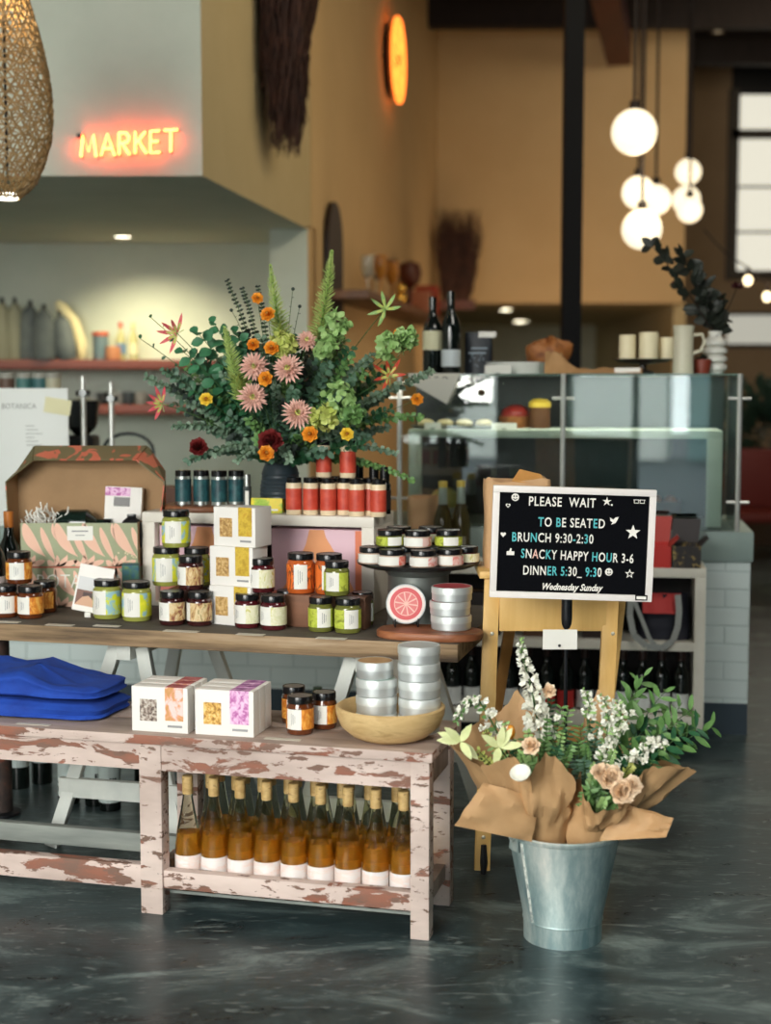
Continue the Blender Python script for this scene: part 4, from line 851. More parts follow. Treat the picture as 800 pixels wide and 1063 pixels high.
def jar(kind, r, h, lab, loc, rz=0.0, group=None):
    key = (kind, round(r, 4), round(h, 4))
    if key in JP: return dup(JP[key], lab, loc, rz, group)
    t = thing('preserve_jar', lab, 'jar', loc, rz, group)
    lh = .016 if h < .07 else .019; ztop = h
    a = MB(); a.lathe([(0, .003), (r*.8, 0), (r*.94, .002), (r, .009), (r, h-lh-.016), (r*.97, h-lh-.008), (r*.86, h-lh-.002), (r*.86, h-lh+.003), (0, h-lh+.003)], 28); a.build('glass_body', M('jar_contents_'+kind, CONT[kind], .09, coat=.6), t)
    b = MB(); rl = r*.93; b.lathe([(rl*.97, h-lh-.001), (rl, h-lh), (rl, h-.002), (rl*.97, h), (rl*.9, h), (rl*.86, h-.001)], 28, 0); b.lathe([(rl*.86, h-.001), (0, h-.001)], 28, 1); b.build('lid', [m_lid, m_lidtop], t)
    z0, z1 = (.016, h-lh-.014) if h > .07 else (.006, h-lh-.004); nn = 40; pan = PANEL[kind]
    def mf(i, k):
        f = k/nn
        for p0, p1, mm in pan:
            if p0 <= f < p1: return mm
        return 0
    c = MB(); c.lathe([(r+.0006, z0), (r+.0006, z1)], nn, arc=(-PI*1.06, PI*.06), mf=mf)
    for p0, p1, mm in pan:
        if mm == 0 and h > .07:
            for q in range(3):
                f = (p0+p1)/2+(-.04+.04*q); an = -PI*1.06+f*PI*1.12
                w_ = .006 if q != 1 else .009; c.lathe([(r+.0009, z0+(z1-z0)*(.2+.06*q)), (r+.0009, z0+(z1-z0)*(.8-.05*q))], 1, 2, arc=(an-w_/r*.12, an+w_/r*.12))
    c.build('paper_label', label_mats(kind)+[m_print], t); JP[key] = t; return t
def jr(px): return Vector((0, 0, 0))
def pj(px, py, Z, r): return on(px, py, Z, r)
FZ = TZ+.0005
GO = 'orange label jars on the plank'
def J(kind, px, py, wpx, h, lab, Z=FZ, rz=0, grp=None):
    p = on(px, py, Z); r = wpx/2/FPX*p.y; p = on(px, py, Z, r*.96); return jar(kind, round(r, 3), h, lab, p, rz+T.t*.3, grp), r
# left, orange
J('orange', 6, 642, 27, .103, 'orange label jar at the left edge of the plank, cut by the frame', FZ, .9, GO)
J('orange', 32, 643, 27, .103, 'front orange label jar in the left group on the plank', FZ, .05, GO)
J('orange', 47, 637, 25, .103, 'orange label jar at the right rear of the left plank group', FZ, -.7, GO)
J('orange', 20, 607, 27, .103, 'orange label jar stacked on top of the left plank group', FZ+.1032, .55, GO)
# lime jars
GL = 'lime and blue label jars'
J('lime', 112, 643.5, 30.5, .124, 'lime and blue label jar by the leaflet stand, left of the front pair', FZ, -.3, GL)
J('lime', 142.3, 646, 31, .124, 'lime and blue label jar, right of the front pair beside the dark jars', FZ, 0, GL)
# dark tan jars
GT = 'tan leaf label jars'
J('tan', 179, 650, 27, .105, 'tan leaf label jar at the front left of its group of four', FZ, .25, GT)
J('tan', 207.5, 650.5, 27.5, .105, 'tan leaf label jar at the front right of its group of four', FZ, -.35, GT)
J('tan', 219, 644, 25, .105, 'tan leaf label jar at the rear of its group of four, partly hidden', FZ, -.6, GT)
J('tan', 198, 613, 27, .105, 'tan leaf label jar stacked on top of its group', FZ+.1052, .1, GT)
GP = 'pale leaf label jars'
J('pale', 257, 653, 27.5, .105, 'pale leaf label jar at the front left of its group of four', FZ, .2, GP)
J('pale', 284, 655, 28, .105, 'pale leaf label jar at the front right of its group of four', FZ, .1, GP)
J('pale', 299, 649, 26, .105, 'pale leaf label jar at the rear of its group of four, partly hidden', FZ, -.5, GP)
J('pale', 272, 616, 26.5, .105, 'pale leaf label jar stacked on top of its group', FZ+.1052, .1, GP)
GG = 'green label jars'
J('green', 333, 657, 26.5, .105, 'green label jar at the front left of its group of four', FZ, .1, GG)
J('green', 361, 658.5, 28, .105, 'green label jar at the front right of its group of four', FZ, .1, GG)
J('green', 376, 651, 24, .105, 'green label jar at the right rear of its group of four', FZ, .5, GG)
J('green', 349.5, 619.5, 27, .105, 'green label jar stacked on top of its group', FZ+.1052, -.6, GG)
# wooden riser with the second level
RZh = .100; u0 = T.inv(at(163, 630, 4.62))[0]; u1 = -.335
t = thing('riser_board', 'brown wooden riser behind the front jars on the plank', 'riser', T.w(0, 0, TZ+.0003), T.t)
a = MB(); a.b6(-.975, -.79, .20, .34, 0, RZh, 0, .004); a.build('riser_block', m_redwood, t)
t = thing('riser_board', 'brown wooden riser under the tall tiger-striped jars', 'riser', T.w(0, 0, TZ+.0003), T.t); a = MB(); a.b6(-.575, -.32, .165, .265, 0, RZh, 0, .004); a.build('riser_block', NM('riser_wood', [(.3, (92, 58, 40)), (.7, (130, 86, 60))], 14, (.2, 1, 1), rough=.6), t)
RZt = TZ+.0003+RZh+.0005
def JU(kind, px, v, r, h, lab, Z, rz=0, grp=None):
    rr_ = ray(px, 560); d = Vector((rr_[0], rr_[1], 0)); k = (v+T.o.dot(T.v))/d.dot(T.v); p = d*k; return jar(kind, r, h, lab, Vector((p.x, p.y, Z)), rz, grp)
JU('lime', 172.5, .262, .0455, .124, 'lime and blue label jar on the riser, lower left of the stack of three', RZt, .1, GL)
JU('lime', 204, .27, .0430, .124, 'lime and blue label jar on the riser behind the tan label jar', RZt, -.5, GL)
JU('lime', 183, .264, .0455, .118, 'lime and blue label jar on top of the stack of three', RZt+.1245, .05, GL)
JU('tiger', 312, .214, .0440, .124, 'tall orange and black striped label jar on the riser, left of two', RZt, .25, 'striped label jars')
JU('tiger', 341.5, .216, .0430, .124, 'tall orange and black striped label jar on the riser, right of two', RZt, .2, 'striped label jars')
# ---------------------------------------------------------------- white cartons with window and art panel
m_win = {}
def carton(nm, lab, w, d, h, win, art, loc, rz, grp, win_first=True, strip=None, window=True):
    t = thing(nm, lab, 'box', loc, rz, grp)
    a = MB(); a.box((w/2, d/2, h/2), (w, d, h), 0, .0022); a.build('carton_body', m_card, t)
    b = MB(); b.b6(w*.15, w*.45, -.0012, .0005, h*.24, h*.72); b.build('window', win, t)
    c = MB(); x0, x1 = w*.60, w*.92; c.b6(x0, x1, -.0013, .0003, h*.27, h+.0008)
    if strip is not None: c.b6(x0, x1, .0, d*.985, h-.0004, h+.0010, 1)
    c.build('art_panel', [art, strip or art], t)
    e = MB(); e.b6(w*.64, w*.9, -.0011, .0003, h*.12, h*.17); e.build('printed_line', m_print, t); return t
m_granola = NM('granola', [(.3, (134, 96, 50)), (.5, (190, 150, 88)), (.7, (226, 196, 140))], 110, rough=.5)
m_granola2 = NM('granola_dark', [(.35, (60, 44, 40)), (.5, (150, 132, 120)), (.62, (206, 196, 184))], 120, rough=.5)
m_granola3 = NM('granola_gold', [(.35, (150, 96, 34)), (.5, (216, 166, 76)), (.65, (240, 210, 140))], 100, rough=.5)
m_artgold = NM('art_gold', [(.35, (180, 142, 30)), (.55, (214, 182, 60)), (.7, (196, 150, 40))], 40, rough=.6)
m_artpink = NM('art_pink', [(.44, (238, 206, 200)), (.52, (226, 160, 120)), (.6, (206, 150, 90))], 26, distort=1.5, rough=.6)
m_artpurple = NM('art_purple', [(.40, (236, 200, 224)), (.5, (222, 164, 208)), (.6, (182, 96, 160))], 46, distort=1.5, rough=.6)
m_stripred = NM('strip_red', [(.4, (150, 44, 52)), (.6, (196, 116, 116))], 40, rough=.6); m_strippur = NM('strip_purple', [(.4, (130, 60, 130)), (.6, (206, 150, 196))], 40, rough=.6)
gb = 'white food cartons on the bench'
bp = on(137, 758.5, BH); ub, vb = B.inv(bp); w_ = .163; hb = .124; dd = .050
bp2 = on(200.5, 762.5, BH); ub2, vb2 = B.inv(bp2)
for k, nm in enumerate(('front', 'middle', 'rear')):
    carton('food_carton', '%s white carton with %s in the left row on the bench' % (nm, 'pink fox-coloured panel' if k == 0 else 'red top stripe'), w_, dd-.004, hb, m_granola2, m_artpink, B.w(ub, vb+k*dd, BH+.0005), B.t+(.02 if k else 0), gb, strip=m_stripred)
for k, nm in enumerate(('front', 'middle', 'rear')):
    carton('food_carton', '%s white carton with %s in the right row on the bench' % (nm, 'purple art panel' if k == 0 else 'purple top stripe'), w_+.004, dd-.004, hb, m_granola3, m_artpurple, B.w(ub2+.004, vb2+.004+k*dd, BH+.0005), B.t, gb, strip=m_strippur)
gg_ = 'gold panel cartons on the plank'; rzc = -math.radians(27)
pc = at(222, 582, 4.52); base = Vector((pc.x, pc.y, TZ+.0005))
carton('food_carton', 'gold panel carton on the bottom of the stack, hidden by jars', .152, .095, .1215, m_granola, m_artgold, base+Vector((-.014, -.012, 0)), rzc, gg_)
carton('food_carton', 'gold panel carton in the middle of the stack behind the pale label jars', .152, .095, .1215, m_granola, m_artgold, base+Vector((-.012, -.008, .122)), rzc+.05, gg_)
carton('food_carton', 'gold panel carton on top of the stack in front of the white crate', .152, .095, .1215, m_granola, m_artgold, base+Vector((0, 0, .244)), rzc, gg_)
# ---------------------------------------------------------------- orange jars on the bench
J('orange', 311.5, 764, 29.5, .104, 'orange label jar at the front of the three on the bench', BH+.0005, .05, 'orange label jars on the bench')
J('orange', 336.5, 758, 27, .100, 'orange label jar nearest the wooden bowl on the bench', BH+.0005, .15, 'orange label jars on the bench')
J('orange', 305, 752.5, 26, .104, 'orange label jar at the left rear of the three on the bench', BH+.0005, .6, 'orange label jars on the bench')
# ---------------------------------------------------------------- wooden bowl and tins
pbw = on(405, 774, BH, .085); rb = .146
t = thing('wooden_bowl', 'shallow pale wooden bowl of silver tins on the bench corner', 'bowl', (pbw.x, pbw.y, BH+.0005))
a = MB(); a.lathe([(0, 0), (.078, 0), (.105, .012), (.132, .036), (rb-.001, .068), (rb, .086), (rb-.006, .090), (rb-.013, .085), (.118, .045), (.088, .022), (.0, .018)], 40); a.build('bowl_body', NM('pale_turned_wood', [(.3, (196, 160, 106)), (.55, (218, 186, 132)), (.75, (178, 138, 84))], 7, (1, 1, 4), distort=1.2, rough=.5), t)
m_alu = M('brushed_tin', (206, 210, 210), .42, .65); m_aluc = M('tin_lid', (222, 226, 224), .45, .55)
def tin(lab, loc, r=.057, h=.046, top=None, grp=None, rz=0):
    t = thing('silver_tin', lab, 'tin', loc, rz, grp)
    a = MB(); a.lathe([(0, .002), (r*.93, 0), (r*.97, .003), (r*.97, h*.6), (0, h*.6)], 36); a.build('tin_base', m_alu, t)
    b = MB(); b.lathe([(r*.985, h*.52), (r, h*.52), (r, h-.004), (r*.98, h-.001), (r*.93, h), (r*.9, h-.0015), (0, h-.0015)], 36); ld_ = b.build('lid', m_aluc, t)
    if top: c = MB(); c.lathe([(r*.9, h-.0014), (r*.9, h-.0004), (0, h-.0002)], 36); c.build('lid_sticker', top, ld_)
    return t
gt = 'silver tins in the wooden bowl'; zb_ = BH+.0200; s0 = Vector((pbw.x, pbw.y, 0))
pr = Vector((.0415, -.012, 0)); sR = at(434, 700, pbw.y-.005); sL = at(392, 700, pbw.y+.02)
sR.z = sL.z = 0; dd_ = (sR-sL); dd_.z = 0; need = .117
if dd_.length < need: mid = (sR+sL)/2; dn = dd_.normalized()*need/2; sR = mid+dn; sL = mid-dn
for k, o_ in enumerate(('bottom', 'second', 'third', 'fourth', 'top')):
    tin('silver tin, %s of the right-hand stack of five in the bowl' % (o_ if k not in (1, 2, 3) else o_+' from the bottom'), sR+Vector((rnd.uniform(-.0015, .0015), rnd.uniform(-.0015, .0015), zb_+.0468*k)), .0565, .0463, None, gt)
m_kraftlid = NM('kraft_sticker', [(.3, (176, 136, 92)), (.7, (196, 158, 112))], 20, rough=.7)
for k, o_ in enumerate(('bottom', 'second', 'third')):
    tin('silver tin, %s of the left-hand stack in the bowl' % (o_ if k == 0 else o_+' from the bottom'), sL+Vector((0, 0, zb_+.0468*k)), .0560, .0463, M('mint_sticker', (176, 200, 190), .5) if k == 2 else None, gt)
tin('smaller silver tin with brown paper lid atop the left stack in the bowl', sL+Vector((-.004, 0, zb_+.0468*3)), .0505, .046, m_kraftlid, gt)
# ---------------------------------------------------------------- cutting board with tins at the plank's right end
pcb = T.w(-.105, .100, TZ+.0005)
t = thing('cutting_board', 'round-ended red-brown wooden board at the right end of the plank', 'board', pcb, T.t)
a = MB(); nn = 48; out = [(.158*math.copysign(abs(math.cos(2*PI*k/nn))**.75, math.cos(2*PI*k/nn)), .088*math.copysign(abs(math.sin(2*PI*k/nn))**.75, math.sin(2*PI*k/nn))) for k in range(nn)]
vs = [(x*.97, y*.97, 0) for x, y in out]+[(x, y, .004) for x, y in out]+[(x, y, .018) for x, y in out]+[(x*.97, y*.97, .022) for x, y in out]
a.add(vs, [(j*nn+k, j*nn+(k+1) % nn, (j+1)*nn+(k+1) % nn, (j+1)*nn+k) for j in range(3) for k in range(nn)]+[tuple(range(nn))[::-1], tuple(range(3*nn, 4*nn))]); a.build('board_body', NM('acacia', [(.3, (122, 70, 42)), (.6, (164, 102, 66)), (.8, (190, 130, 88))], 14, (.2, 1.4, 1), rough=.5), t)
zc_ = TZ+.0230; p3 = on(467, 656, zc_, .06); m_pinklid = M('grapefruit_rim', (206, 84, 92), .45)
for k, o_ in enumerate(('bottom', 'middle', 'top')):
    tin('silver tin with pink lid top, %s of the stack on the cutting board' % o_, p3+Vector((.002*(k == 2)-.003*(k == 1)+.003, 0, .0428*k)), .0610, .0425, m_pinklid, 'pink topped tins on the cutting board')
# leaning tin showing the grapefruit lid, on a small black easel
pl = on(421, 652, zc_, .045); rt = .0605
t = thing('grapefruit_tin', 'silver tin with pink grapefruit slice lid leaning on a small easel', 'tin', (pl.x, pl.y, zc_+.006+rt*.98), T.t*.2+.12)
X0 = RX(PI/2-.20)
a = MB(); a.X = X0; a.lathe([(0, -.034), (rt*.96, -.034), (rt*.97, .0), (rt, 0), (rt, .008), (rt*.97, .011), (0, .011)], 40); a.build('tin_body', m_alu, t)
a = MB(); a.X = X0
def gf(i, k): return 0
a.lathe([(rt*.93, .0112), (rt*.93, .0118), (0, .0118)], 40, 0); a.lathe([(rt*.80, .0119), (rt*.80, .0122), (0, .0122)], 40, 1); a.lathe([(rt*.60, .0123), (rt*.60, .0126), (0, .0126)], 40, 2)
for k in range(10):
    an = 2*PI*k/10+.15; a.add([((rt*.08)*math.cos(an), (rt*.08)*math.sin(an), .0129), (rt*.57*math.cos(an-.25), rt*.57*math.sin(an-.25), .0129), (rt*.57*math.cos(an+.25), rt*.57*math.sin(an+.25), .0129)], [(0, 1, 2)], 3)
a.build('grapefruit_sticker', [M('gf_white', (240, 226, 220), .5), M('gf_rind', (220, 100, 104), .5), M('gf_pith', (240, 196, 184), .5), M('gf_flesh', (226, 128, 128), .5)], t)
te = thing('tin_easel', 'small black wire easel holding the grapefruit tin', 'stand', (pl.x, pl.y, zc_), T.t*.2+.12)
for sx in (-1, 1):
    a = MB(); a.tube([(sx*.034, -.036, .026), (sx*.034, -.034, .002), (sx*.034, .055, .0022)], .0022, 6); a.build('prong', m_lid, te)
a = MB(); a.tube([(-.034, .055, .0022), (0, .06, .05), (.034, .055, .0022)], .002, 6); a.build('back_wire', m_lid, te)
# ---------------------------------------------------------------- pedestal stand with squat jars
pp = T.w(0, .29, 0); r_ = ray(434, 585); d = Vector((r_[0], r_[1], 0)); pp = d*((.29+T.o.dot(T.v))/d.dot(T.v)); zd = .895
t = thing('pedestal_stand', 'dark round pedestal stand of squat jars on the plank', 'stand', (pp.x, pp.y, TZ+.0005)); hd = zd-TZ-.0005
a = MB(); a.lathe([(0, 0), (.098, 0), (.098, .012), (.094, .018), (.094, hd-.04), (.102, hd-.03), (.104, hd-.012), (0, hd-.012)], 40); a.build('pedestal', M('dark_zinc', (116, 120, 116), .42, .6), t)
a = MB(); a.lathe([(0, hd-.012), (.17, hd-.012), (.188, hd-.004), (.190, hd+.003), (.186, hd+.004), (.17, hd), (0, hd)], 48); a.build('tray', M('tray_dark_metal', (62, 64, 64), .32, .8), t)
gs = 'squat jars on the pedestal stand'; z1 = zd+.001; rj = .0415; hj = .0515; kk = 0
low = [(-.142, -.058, 'red', 'squat red label jar at the left end of the lower tier'), (-.082, -.122, 'red', 'squat red and white label jar second from left, lower tier'), (.012, -.146, 'pink', 'squat pink label jar at the front middle of the lower tier'), (.092, -.112, 'pink', 'squat pink label jar second from right, lower tier'), (.143, -.048, 'pale', 'squat pale label jar at the right end of the lower tier'),
       (-.040, -.036, 'pink', 'squat jar hidden behind the front jars, left, lower tier'), (.046, -.052, 'pink', 'squat jar hidden behind the front jars, right, lower tier'), (-.095, .05, 'pale', 'squat jar at the left rear of the lower tier'), (-.005, .06, 'pale', 'squat jar at the rear middle of the lower tier'), (.085, .055, 'pale', 'squat jar at the right rear of the lower tier')]
for x, y, k, lab in low: jar(k, rj, hj, lab+' on the pedestal', (pp.x+x, pp.y+y, z1), -x*2.0, gs)
for x, y, k, lab in ((-.088, -.058, 'green', 'squat green label jar at the left of the upper tier'), (-.004, -.080, 'pink', 'squat pink label jar in the middle of the upper tier'), (.090, -.060, 'green', 'squat pale and green label jar at the right of the upper tier'), (-.060, .034, 'pale', 'squat jar at the left rear of the upper tier'), (.040, .034, 'pale', 'squat jar at the right rear of the upper tier')):
    jar(k, rj*1.0, hj, lab+' on the pedestal', (pp.x+x, pp.y+y, z1+hj+.0005), -x*1.5, gs)
# ---------------------------------------------------------------- white wooden crate
pcr = at(388, 537, 4.685); uC, vC = T.inv(pcr); zC = pcr.z; 
pcl = None; r_ = ray(147, 527); d = Vector((r_[0], r_[1], 0)); k = (vC+T.o.dot(T.v))/d.dot(T.v); uCl = T.inv(d*k)[0]; CW = uC-uCl; CH = zC-TZ-.001; CDp = .26
m_crate = NM('crate_white', [(.3, (214, 208, 196)), (.7, (228, 222, 210))], 9, (.4, 1, 1), rough=.55, bump=.15)
t = thing('display_crate', 'white wooden display crate carrying the flower vase on the plank', 'crate', T.w(uCl, vC, TZ+.0005), T.t); th = .036
a = MB(); a.b6(0, CW, 0, CDp, CH-.034, CH, 0, .002); a.build('top_board', m_crate, t)
a = MB(); a.b6(0, .045, 0, CDp, 0, CH-.0342, 0, .002); a.build('side_board', m_crate, t)
a = MB(); a.b6(CW-.042, CW, 0, CDp, 0, CH-.0342, 0, .002); a.build('side_board', m_crate, t)
a = MB(); a.b6(.045, CW-.042, CDp-.015, CDp, 0, CH-.0342); a.build('back_board', M('crate_back', (60, 52, 46), .7), t)
a = MB(); a.b6(.045, CW-.042, 0, CDp-.015, 0, .012); a.build('bottom_board', m_crate, t)
CT = TZ+.0005+CH
# art boxes inside the crate
def artbox(lab, u0, u1, seed):
    t = thing('art_box', lab, 'box', T.w(uCl+u0, vC+.03, TZ+.0005+.0125), T.t, 'pink and orange boxes in the crate'); w = u1-u0; h = CH-.034-.0128-.012
    a = MB(); a.b6(0, w, 0, .12, 0, h, 0, .003); a.build('box_body', M('box_lilac', (222, 184, 196), .5), t)
    b = MB()
    def fan(cx, cz, r, a0, a1, m, y):
        pts = [(max(.002, min(w-.002, cx+r*math.cos(a0+(a1-a0)*k/24))), max(.002, min(h-.002, cz+r*math.sin(a0+(a1-a0)*k/24)))) for k in range(25)]
        b.prism(pts, .0006, m, TR(0, y, 0))
    pk = [(.002, .002), (w-.002, .002), (w*.78, h*.55), (w*.60, h*.9), (w*.58, h-.002), (w*.42, h-.002), (w*.38, h*.8), (w*.22, h*.4)]
    b.prism(pk, .0006, 0, TR(0, -.0002, 0)); b.prism([(w*.92, .002), (w-.002, .002), (w-.002, h-.002), (w*.92, h-.002)], .0006, 1, TR(0, -.0009, 0))
    b.build('printed_shapes', [M('print_orange', (232, 160, 110), .55), M('print_coral', (224, 128, 92), .55)], t)
    c = MB(); c.b6(.002, w-.002, -.0016, -.0009, .002, h*.2); c.build('printed_band', M('print_pink', (214, 132, 120), .55), t)
artbox('lilac and orange printed box in the left half of the white crate', .050, .050+CW*.40, 1)
artbox('lilac and orange printed box in the right half of the white crate', CW-.044-CW*.39, CW-.046, 2)
# ---------------------------------------------------------------- on the crate: teal tins, red jars, boxes
def onT(px, v): # point above the plank frame at depth v under pixel column px
    r_ = ray(px, 500); d = Vector((r_[0], r_[1], 0)); k = (v+T.o.dot(T.v))/d.dot(T.v); return d*k
m_silver = M('tin_silver', (190, 194, 190), .3, .9)
m_teal = NM('teal_label', [(.4, (24, 62, 70)), (.6, (40, 88, 92))], 40, rough=.45); m_redl = NM('red_label', [(.4, (190, 62, 44)), (.6, (206, 80, 58))], 30, rough=.5); m_creamj = M('jar_cream', (226, 206, 172), .35)
p = onT(211, vC+.13); t = thing('round_board', 'round brown wooden board under the teal canisters on the crate', 'board', (p.x, p.y, CT+.0005)); a = MB(); a.lathe([(0, 0), (.128, 0), (.134, .006), (.134, .016), (.13, .020), (0, .020)], 40); a.build('board_body', NM('board_brown', [(.3, (104, 62, 38)), (.7, (140, 90, 60))], 12, (.3, 1, 1), rough=.5), t)
pr_ = None
for k, (px, dv) in enumerate(((190, .085), (209, .10), (227.5, .095), (245, .125))):
    q = onT(px, vC+dv); loc = Vector((q.x, q.y, CT+.021))
    lab = ('leftmost teal label canister on the round board', 'teal label canister second from left on the round board', 'teal label canister third from left on the round board', 'rightmost teal label canister on the round board, set back')[k]
    if pr_ is None:
        pr_ = thing('teal_canister', lab, 'canister', loc, 0, 'teal canisters on the crate'); r = .0270; h = .116
        a = MB(); a.lathe([(0, 0), (r, 0), (r, h-.02), (0, h-.02)], 22); a.build('can_body', m_silver, pr_); b = MB(); b.lathe([(r+.0008, .011), (r+.0008, h-.030)], 22, arc=(0, 2*PI)); b.build('paper_label', m_teal, pr_); c = MB(); c.lathe([(r*.95, h-.021), (r*.98, h-.02), (r*.98, h-.002), (r*.9, h), (0, h)], 22); c.build('lid', m_lid, pr_)
    else: dup(pr_, lab, loc, k*.4)
pr_ = None; rz_ = [(305, .02, 0, 'leftmost red label shaker jar, lower row'), (322.5, .025, 0, 'red label shaker jar second from left, lower row'), (340.5, .02, 0, 'red label shaker jar third from left, lower row'), (357.5, .05, 0, 'red label shaker jar fourth from left, lower row, set back'), (370, .012, 0, 'red label shaker jar fifth from left, lower row, nearest'), (384, .055, 0, 'red label shaker jar second from right, lower row'), (392.5, .012, 0, 'rightmost red label shaker jar, lower row'),
       (336, .055, 1, 'red and cream label shaker jar, left of the two stacked on top'), (361, .045, 1, 'red label shaker jar, right of the two stacked on top'), (330, .075, 0, 'red label shaker jar hidden in the second row, left'), (350, .1, 0, 'red label shaker jar hidden in the second row, right')]
for k, (px, dv, lev, lab) in enumerate(rz_):
    q = onT(px, vC+dv+.022); loc = Vector((q.x, q.y, CT+.0005+lev*.1225)); r = .0260; h = .122
    if px in (392.5,): r = .025
    if pr_ is None:
        pr_ = thing('shaker_jar', lab+' on the crate', 'jar', loc, 0, 'red label shaker jars on the crate')
        a = MB(); a.lathe([(0, 0), (r*.95, 0), (r, .004), (r, h-.022), (r*.92, h-.017), (0, h-.017)], 22); a.build('jar_body', m_creamj, pr_); b = MB(); b.lathe([(r+.0007, .016), (r+.0007, h-.036)], 26, arc=(-PI*1.5, PI*.32)); b.build('paper_label', m_redl, pr_); c = MB(); c.lathe([(r*.92, h-.018), (r*.94, h-.017), (r*.94, h-.002), (r*.86, h), (0, h)], 22); c.build('lid', m_lid, pr_)
    else: dup(pr_, lab+' on the crate', loc, (1.9 if px == 336 else 0) + rnd.uniform(-.1, .1))
# dark bottles behind the red jars
for px, dv, h, lab in ((388, .13, .165, 'dark brown bottle with black cap behind the right red jars'), (399, .10, .155, 'dark bottle with black cap at the right end of the crate'), (372, .15, .16, 'dark bottle partly hidden behind the stacked red jars')):
    q = onT(px, vC+dv+.03); t = thing('dropper_bottle', lab, 'bottle', (q.x, q.y, CT+.0005), 0); a = MB(); r = .021; a.lathe([(0, 0), (r, 0), (r, h*.62), (r*.6, h*.7), (0, h*.7)], 18); a.build('glass_body', m_wine, t); b = MB(); b.lathe([(r*.78, h*.68), (r*.78, h), (0, h)], 16); b.build('cap', m_lid, t); c = MB(); c.lathe([(r+.0006, h*.1), (r+.0006, h*.5)], 16, arc=(-PI, 0)); c.build('paper_label', M('label_brownblack', (52, 44, 42), .6), t)
q = onT(256.5, vC+.10); t = thing('spray_bottle', 'small clear bottle with silver cap right of the teal canisters', 'bottle', (q.x, q.y, CT+.0005)); a = MB(); a.lathe([(0, 0), (.014, 0), (.014, .085), (0, .085)], 14); a.build('glass_body', M('smoke_glass', (90, 96, 96), .1, 0, .3), t); b = MB(); b.lathe([(.012, .085), (.012, .125), (0, .125)], 14); b.build('cap', m_silver, t); c = MB(); c.b6(-.006, .006, -.0155, -.0145, .02, .07); c.build('paper_label', m_white, t)
q = onT(276, vC+.055); t = thing('soap_box', 'small lime green and yellow box lying before the dark vase', 'box', (q.x, q.y, CT+.0005), T.t+.04); a = MB(); a.X = RX(-.12); a.b6(-.054, .054, 0, .03, .0, .05, 0, .0015); 
for v in a.v: v.z = max(v.z, 0)
a.build('box_body', NM('soap_green', [(.42, (140, 176, 30)), (.5, (168, 196, 44)), (.56, (226, 204, 40))], 24, rough=.5), t); b = MB(); b.X = RX(-.12); b.b6(-.045, .04, -.0012, 0, .008, .014); b.build('printed_line', m_white, t)
# ---------------------------------------------------------------- gift boxes with tropical print
def tropic(name, c0, c1):
    m = bpy.data.materials.new(name); m.use_nodes = True; nt = m.node_tree; N = nt.nodes; L = nt.links; b = N['Principled BSDF']
    tc = N.new('ShaderNodeTexCoord'); mp = N.new('ShaderNodeMapping'); mp.inputs['Scale'].default_value = (13, 8, 8); mp.inputs['Rotation'].default_value = (0, .5, 0); L.new(tc.outputs['Object'], mp.inputs[0])
    n = N.new('ShaderNodeTexNoise'); n.inputs['Scale'].default_value = 1.0; n.inputs['Detail'].default_value = 1.5; n.inputs['Distortion'].default_value = 1.6; L.new(mp.outputs[0], n.inputs['Vector'])
    r = N.new('ShaderNodeValToRGB'); cr = r.color_ramp; cr.elements[0].position = .515; cr.elements[0].color = lin(c0); cr.elements[1].position = .53; cr.elements[1].color = lin(c1); L.new(n.outputs['Fac'], r.inputs[0])
    L.new(r.outputs[0], b.inputs['Base Color']); b.inputs['Roughness'].default_value = .55; return m
m_trop = tropic('print_sage_pink', (146, 152, 116), (232, 176, 150)); m_trop2 = tropic('print_coral', (112, 104, 72), (206, 110, 84)); m_kraftin = NM('box_inside_kraft', [(.3, (150, 118, 82)), (.7, (164, 130, 92))], 8, rough=.75)
m_sage = NM('print_sage', [(.3, (150, 156, 122)), (.7, (160, 166, 132))], 8, rough=.55); m_leafpink = M('print_leaf_pink', (234, 188, 164), .55); m_dot = M('print_dot_cream', (226, 206, 170), .55)
def leafprint(par, w, h, seed, y):
    rg = random.Random(seed); b = MB(); P_ = lambda x, z: (max(.001, min(w-.001, x)), max(.001, min(h-.001, z)))
    def ribbon(p0, p1, p2, wd, m=0):
        L_, R_ = [], []; pts = bez((p0[0], 0, p0[1]), (p1[0], 0, p1[1]), (p2[0], 0, p2[1]), 12)
        for i, p in enumerate(pts):
            tg = (pts[min(i+1, 11)]-pts[max(i-1, 0)]).normalized(); n_ = Vector((-tg.z, 0, tg.x)); s_ = i/11; ww = wd*(math.sin(PI*min(1, s_*1.0+.04))**.8)*(1-.25*s_)
            L_.append(P_(p.x+n_.x*ww, p.z+n_.z*ww)); R_.append(P_(p.x-n_.x*ww, p.z-n_.z*ww))
        b.prism(L_+R_[::-1], .0005, m, TR(0, y, 0))
    for cx in (.10, .36, .60, .86):
        x = cx*w+rg.uniform(-.01, .01); ribbon((x-.02, h*1.02), (x-.012, h*.55), (x+.05, h*.22), .021); ribbon((x+.035, h*.9), (x+.05, h*.5), (x+.085, h*.08), .013); ribbon((x+.075, h*1.0), (x+.07, h*.8), (x+.085, h*.6), .006)
        for k in range(4): ribbon((x-.03, -.01), (x-.045+.028*k, h*.12), (x-.055+.034*k, h*.34-.02*abs(k-1.5)), .011)
    for k in range(16):
        x, z = w*.91+rg.uniform(-.03, .03), h*.22+rg.uniform(-.02, .02); b.prism([P_(x+.003*math.cos(q), z+.003*math.sin(q)) for q in [2*PI*j/8 for j in range(8)]], .0006, 1, TR(0, y, 0))
    b.build('printed_leaves', [m_leafpink, m_dot], par)
Yg = 4.84; gl = at(23, 632, Yg); G_ = Frame((gl.x, gl.y), 0); ug = vg = 0.0; s_ = Yg/FPX
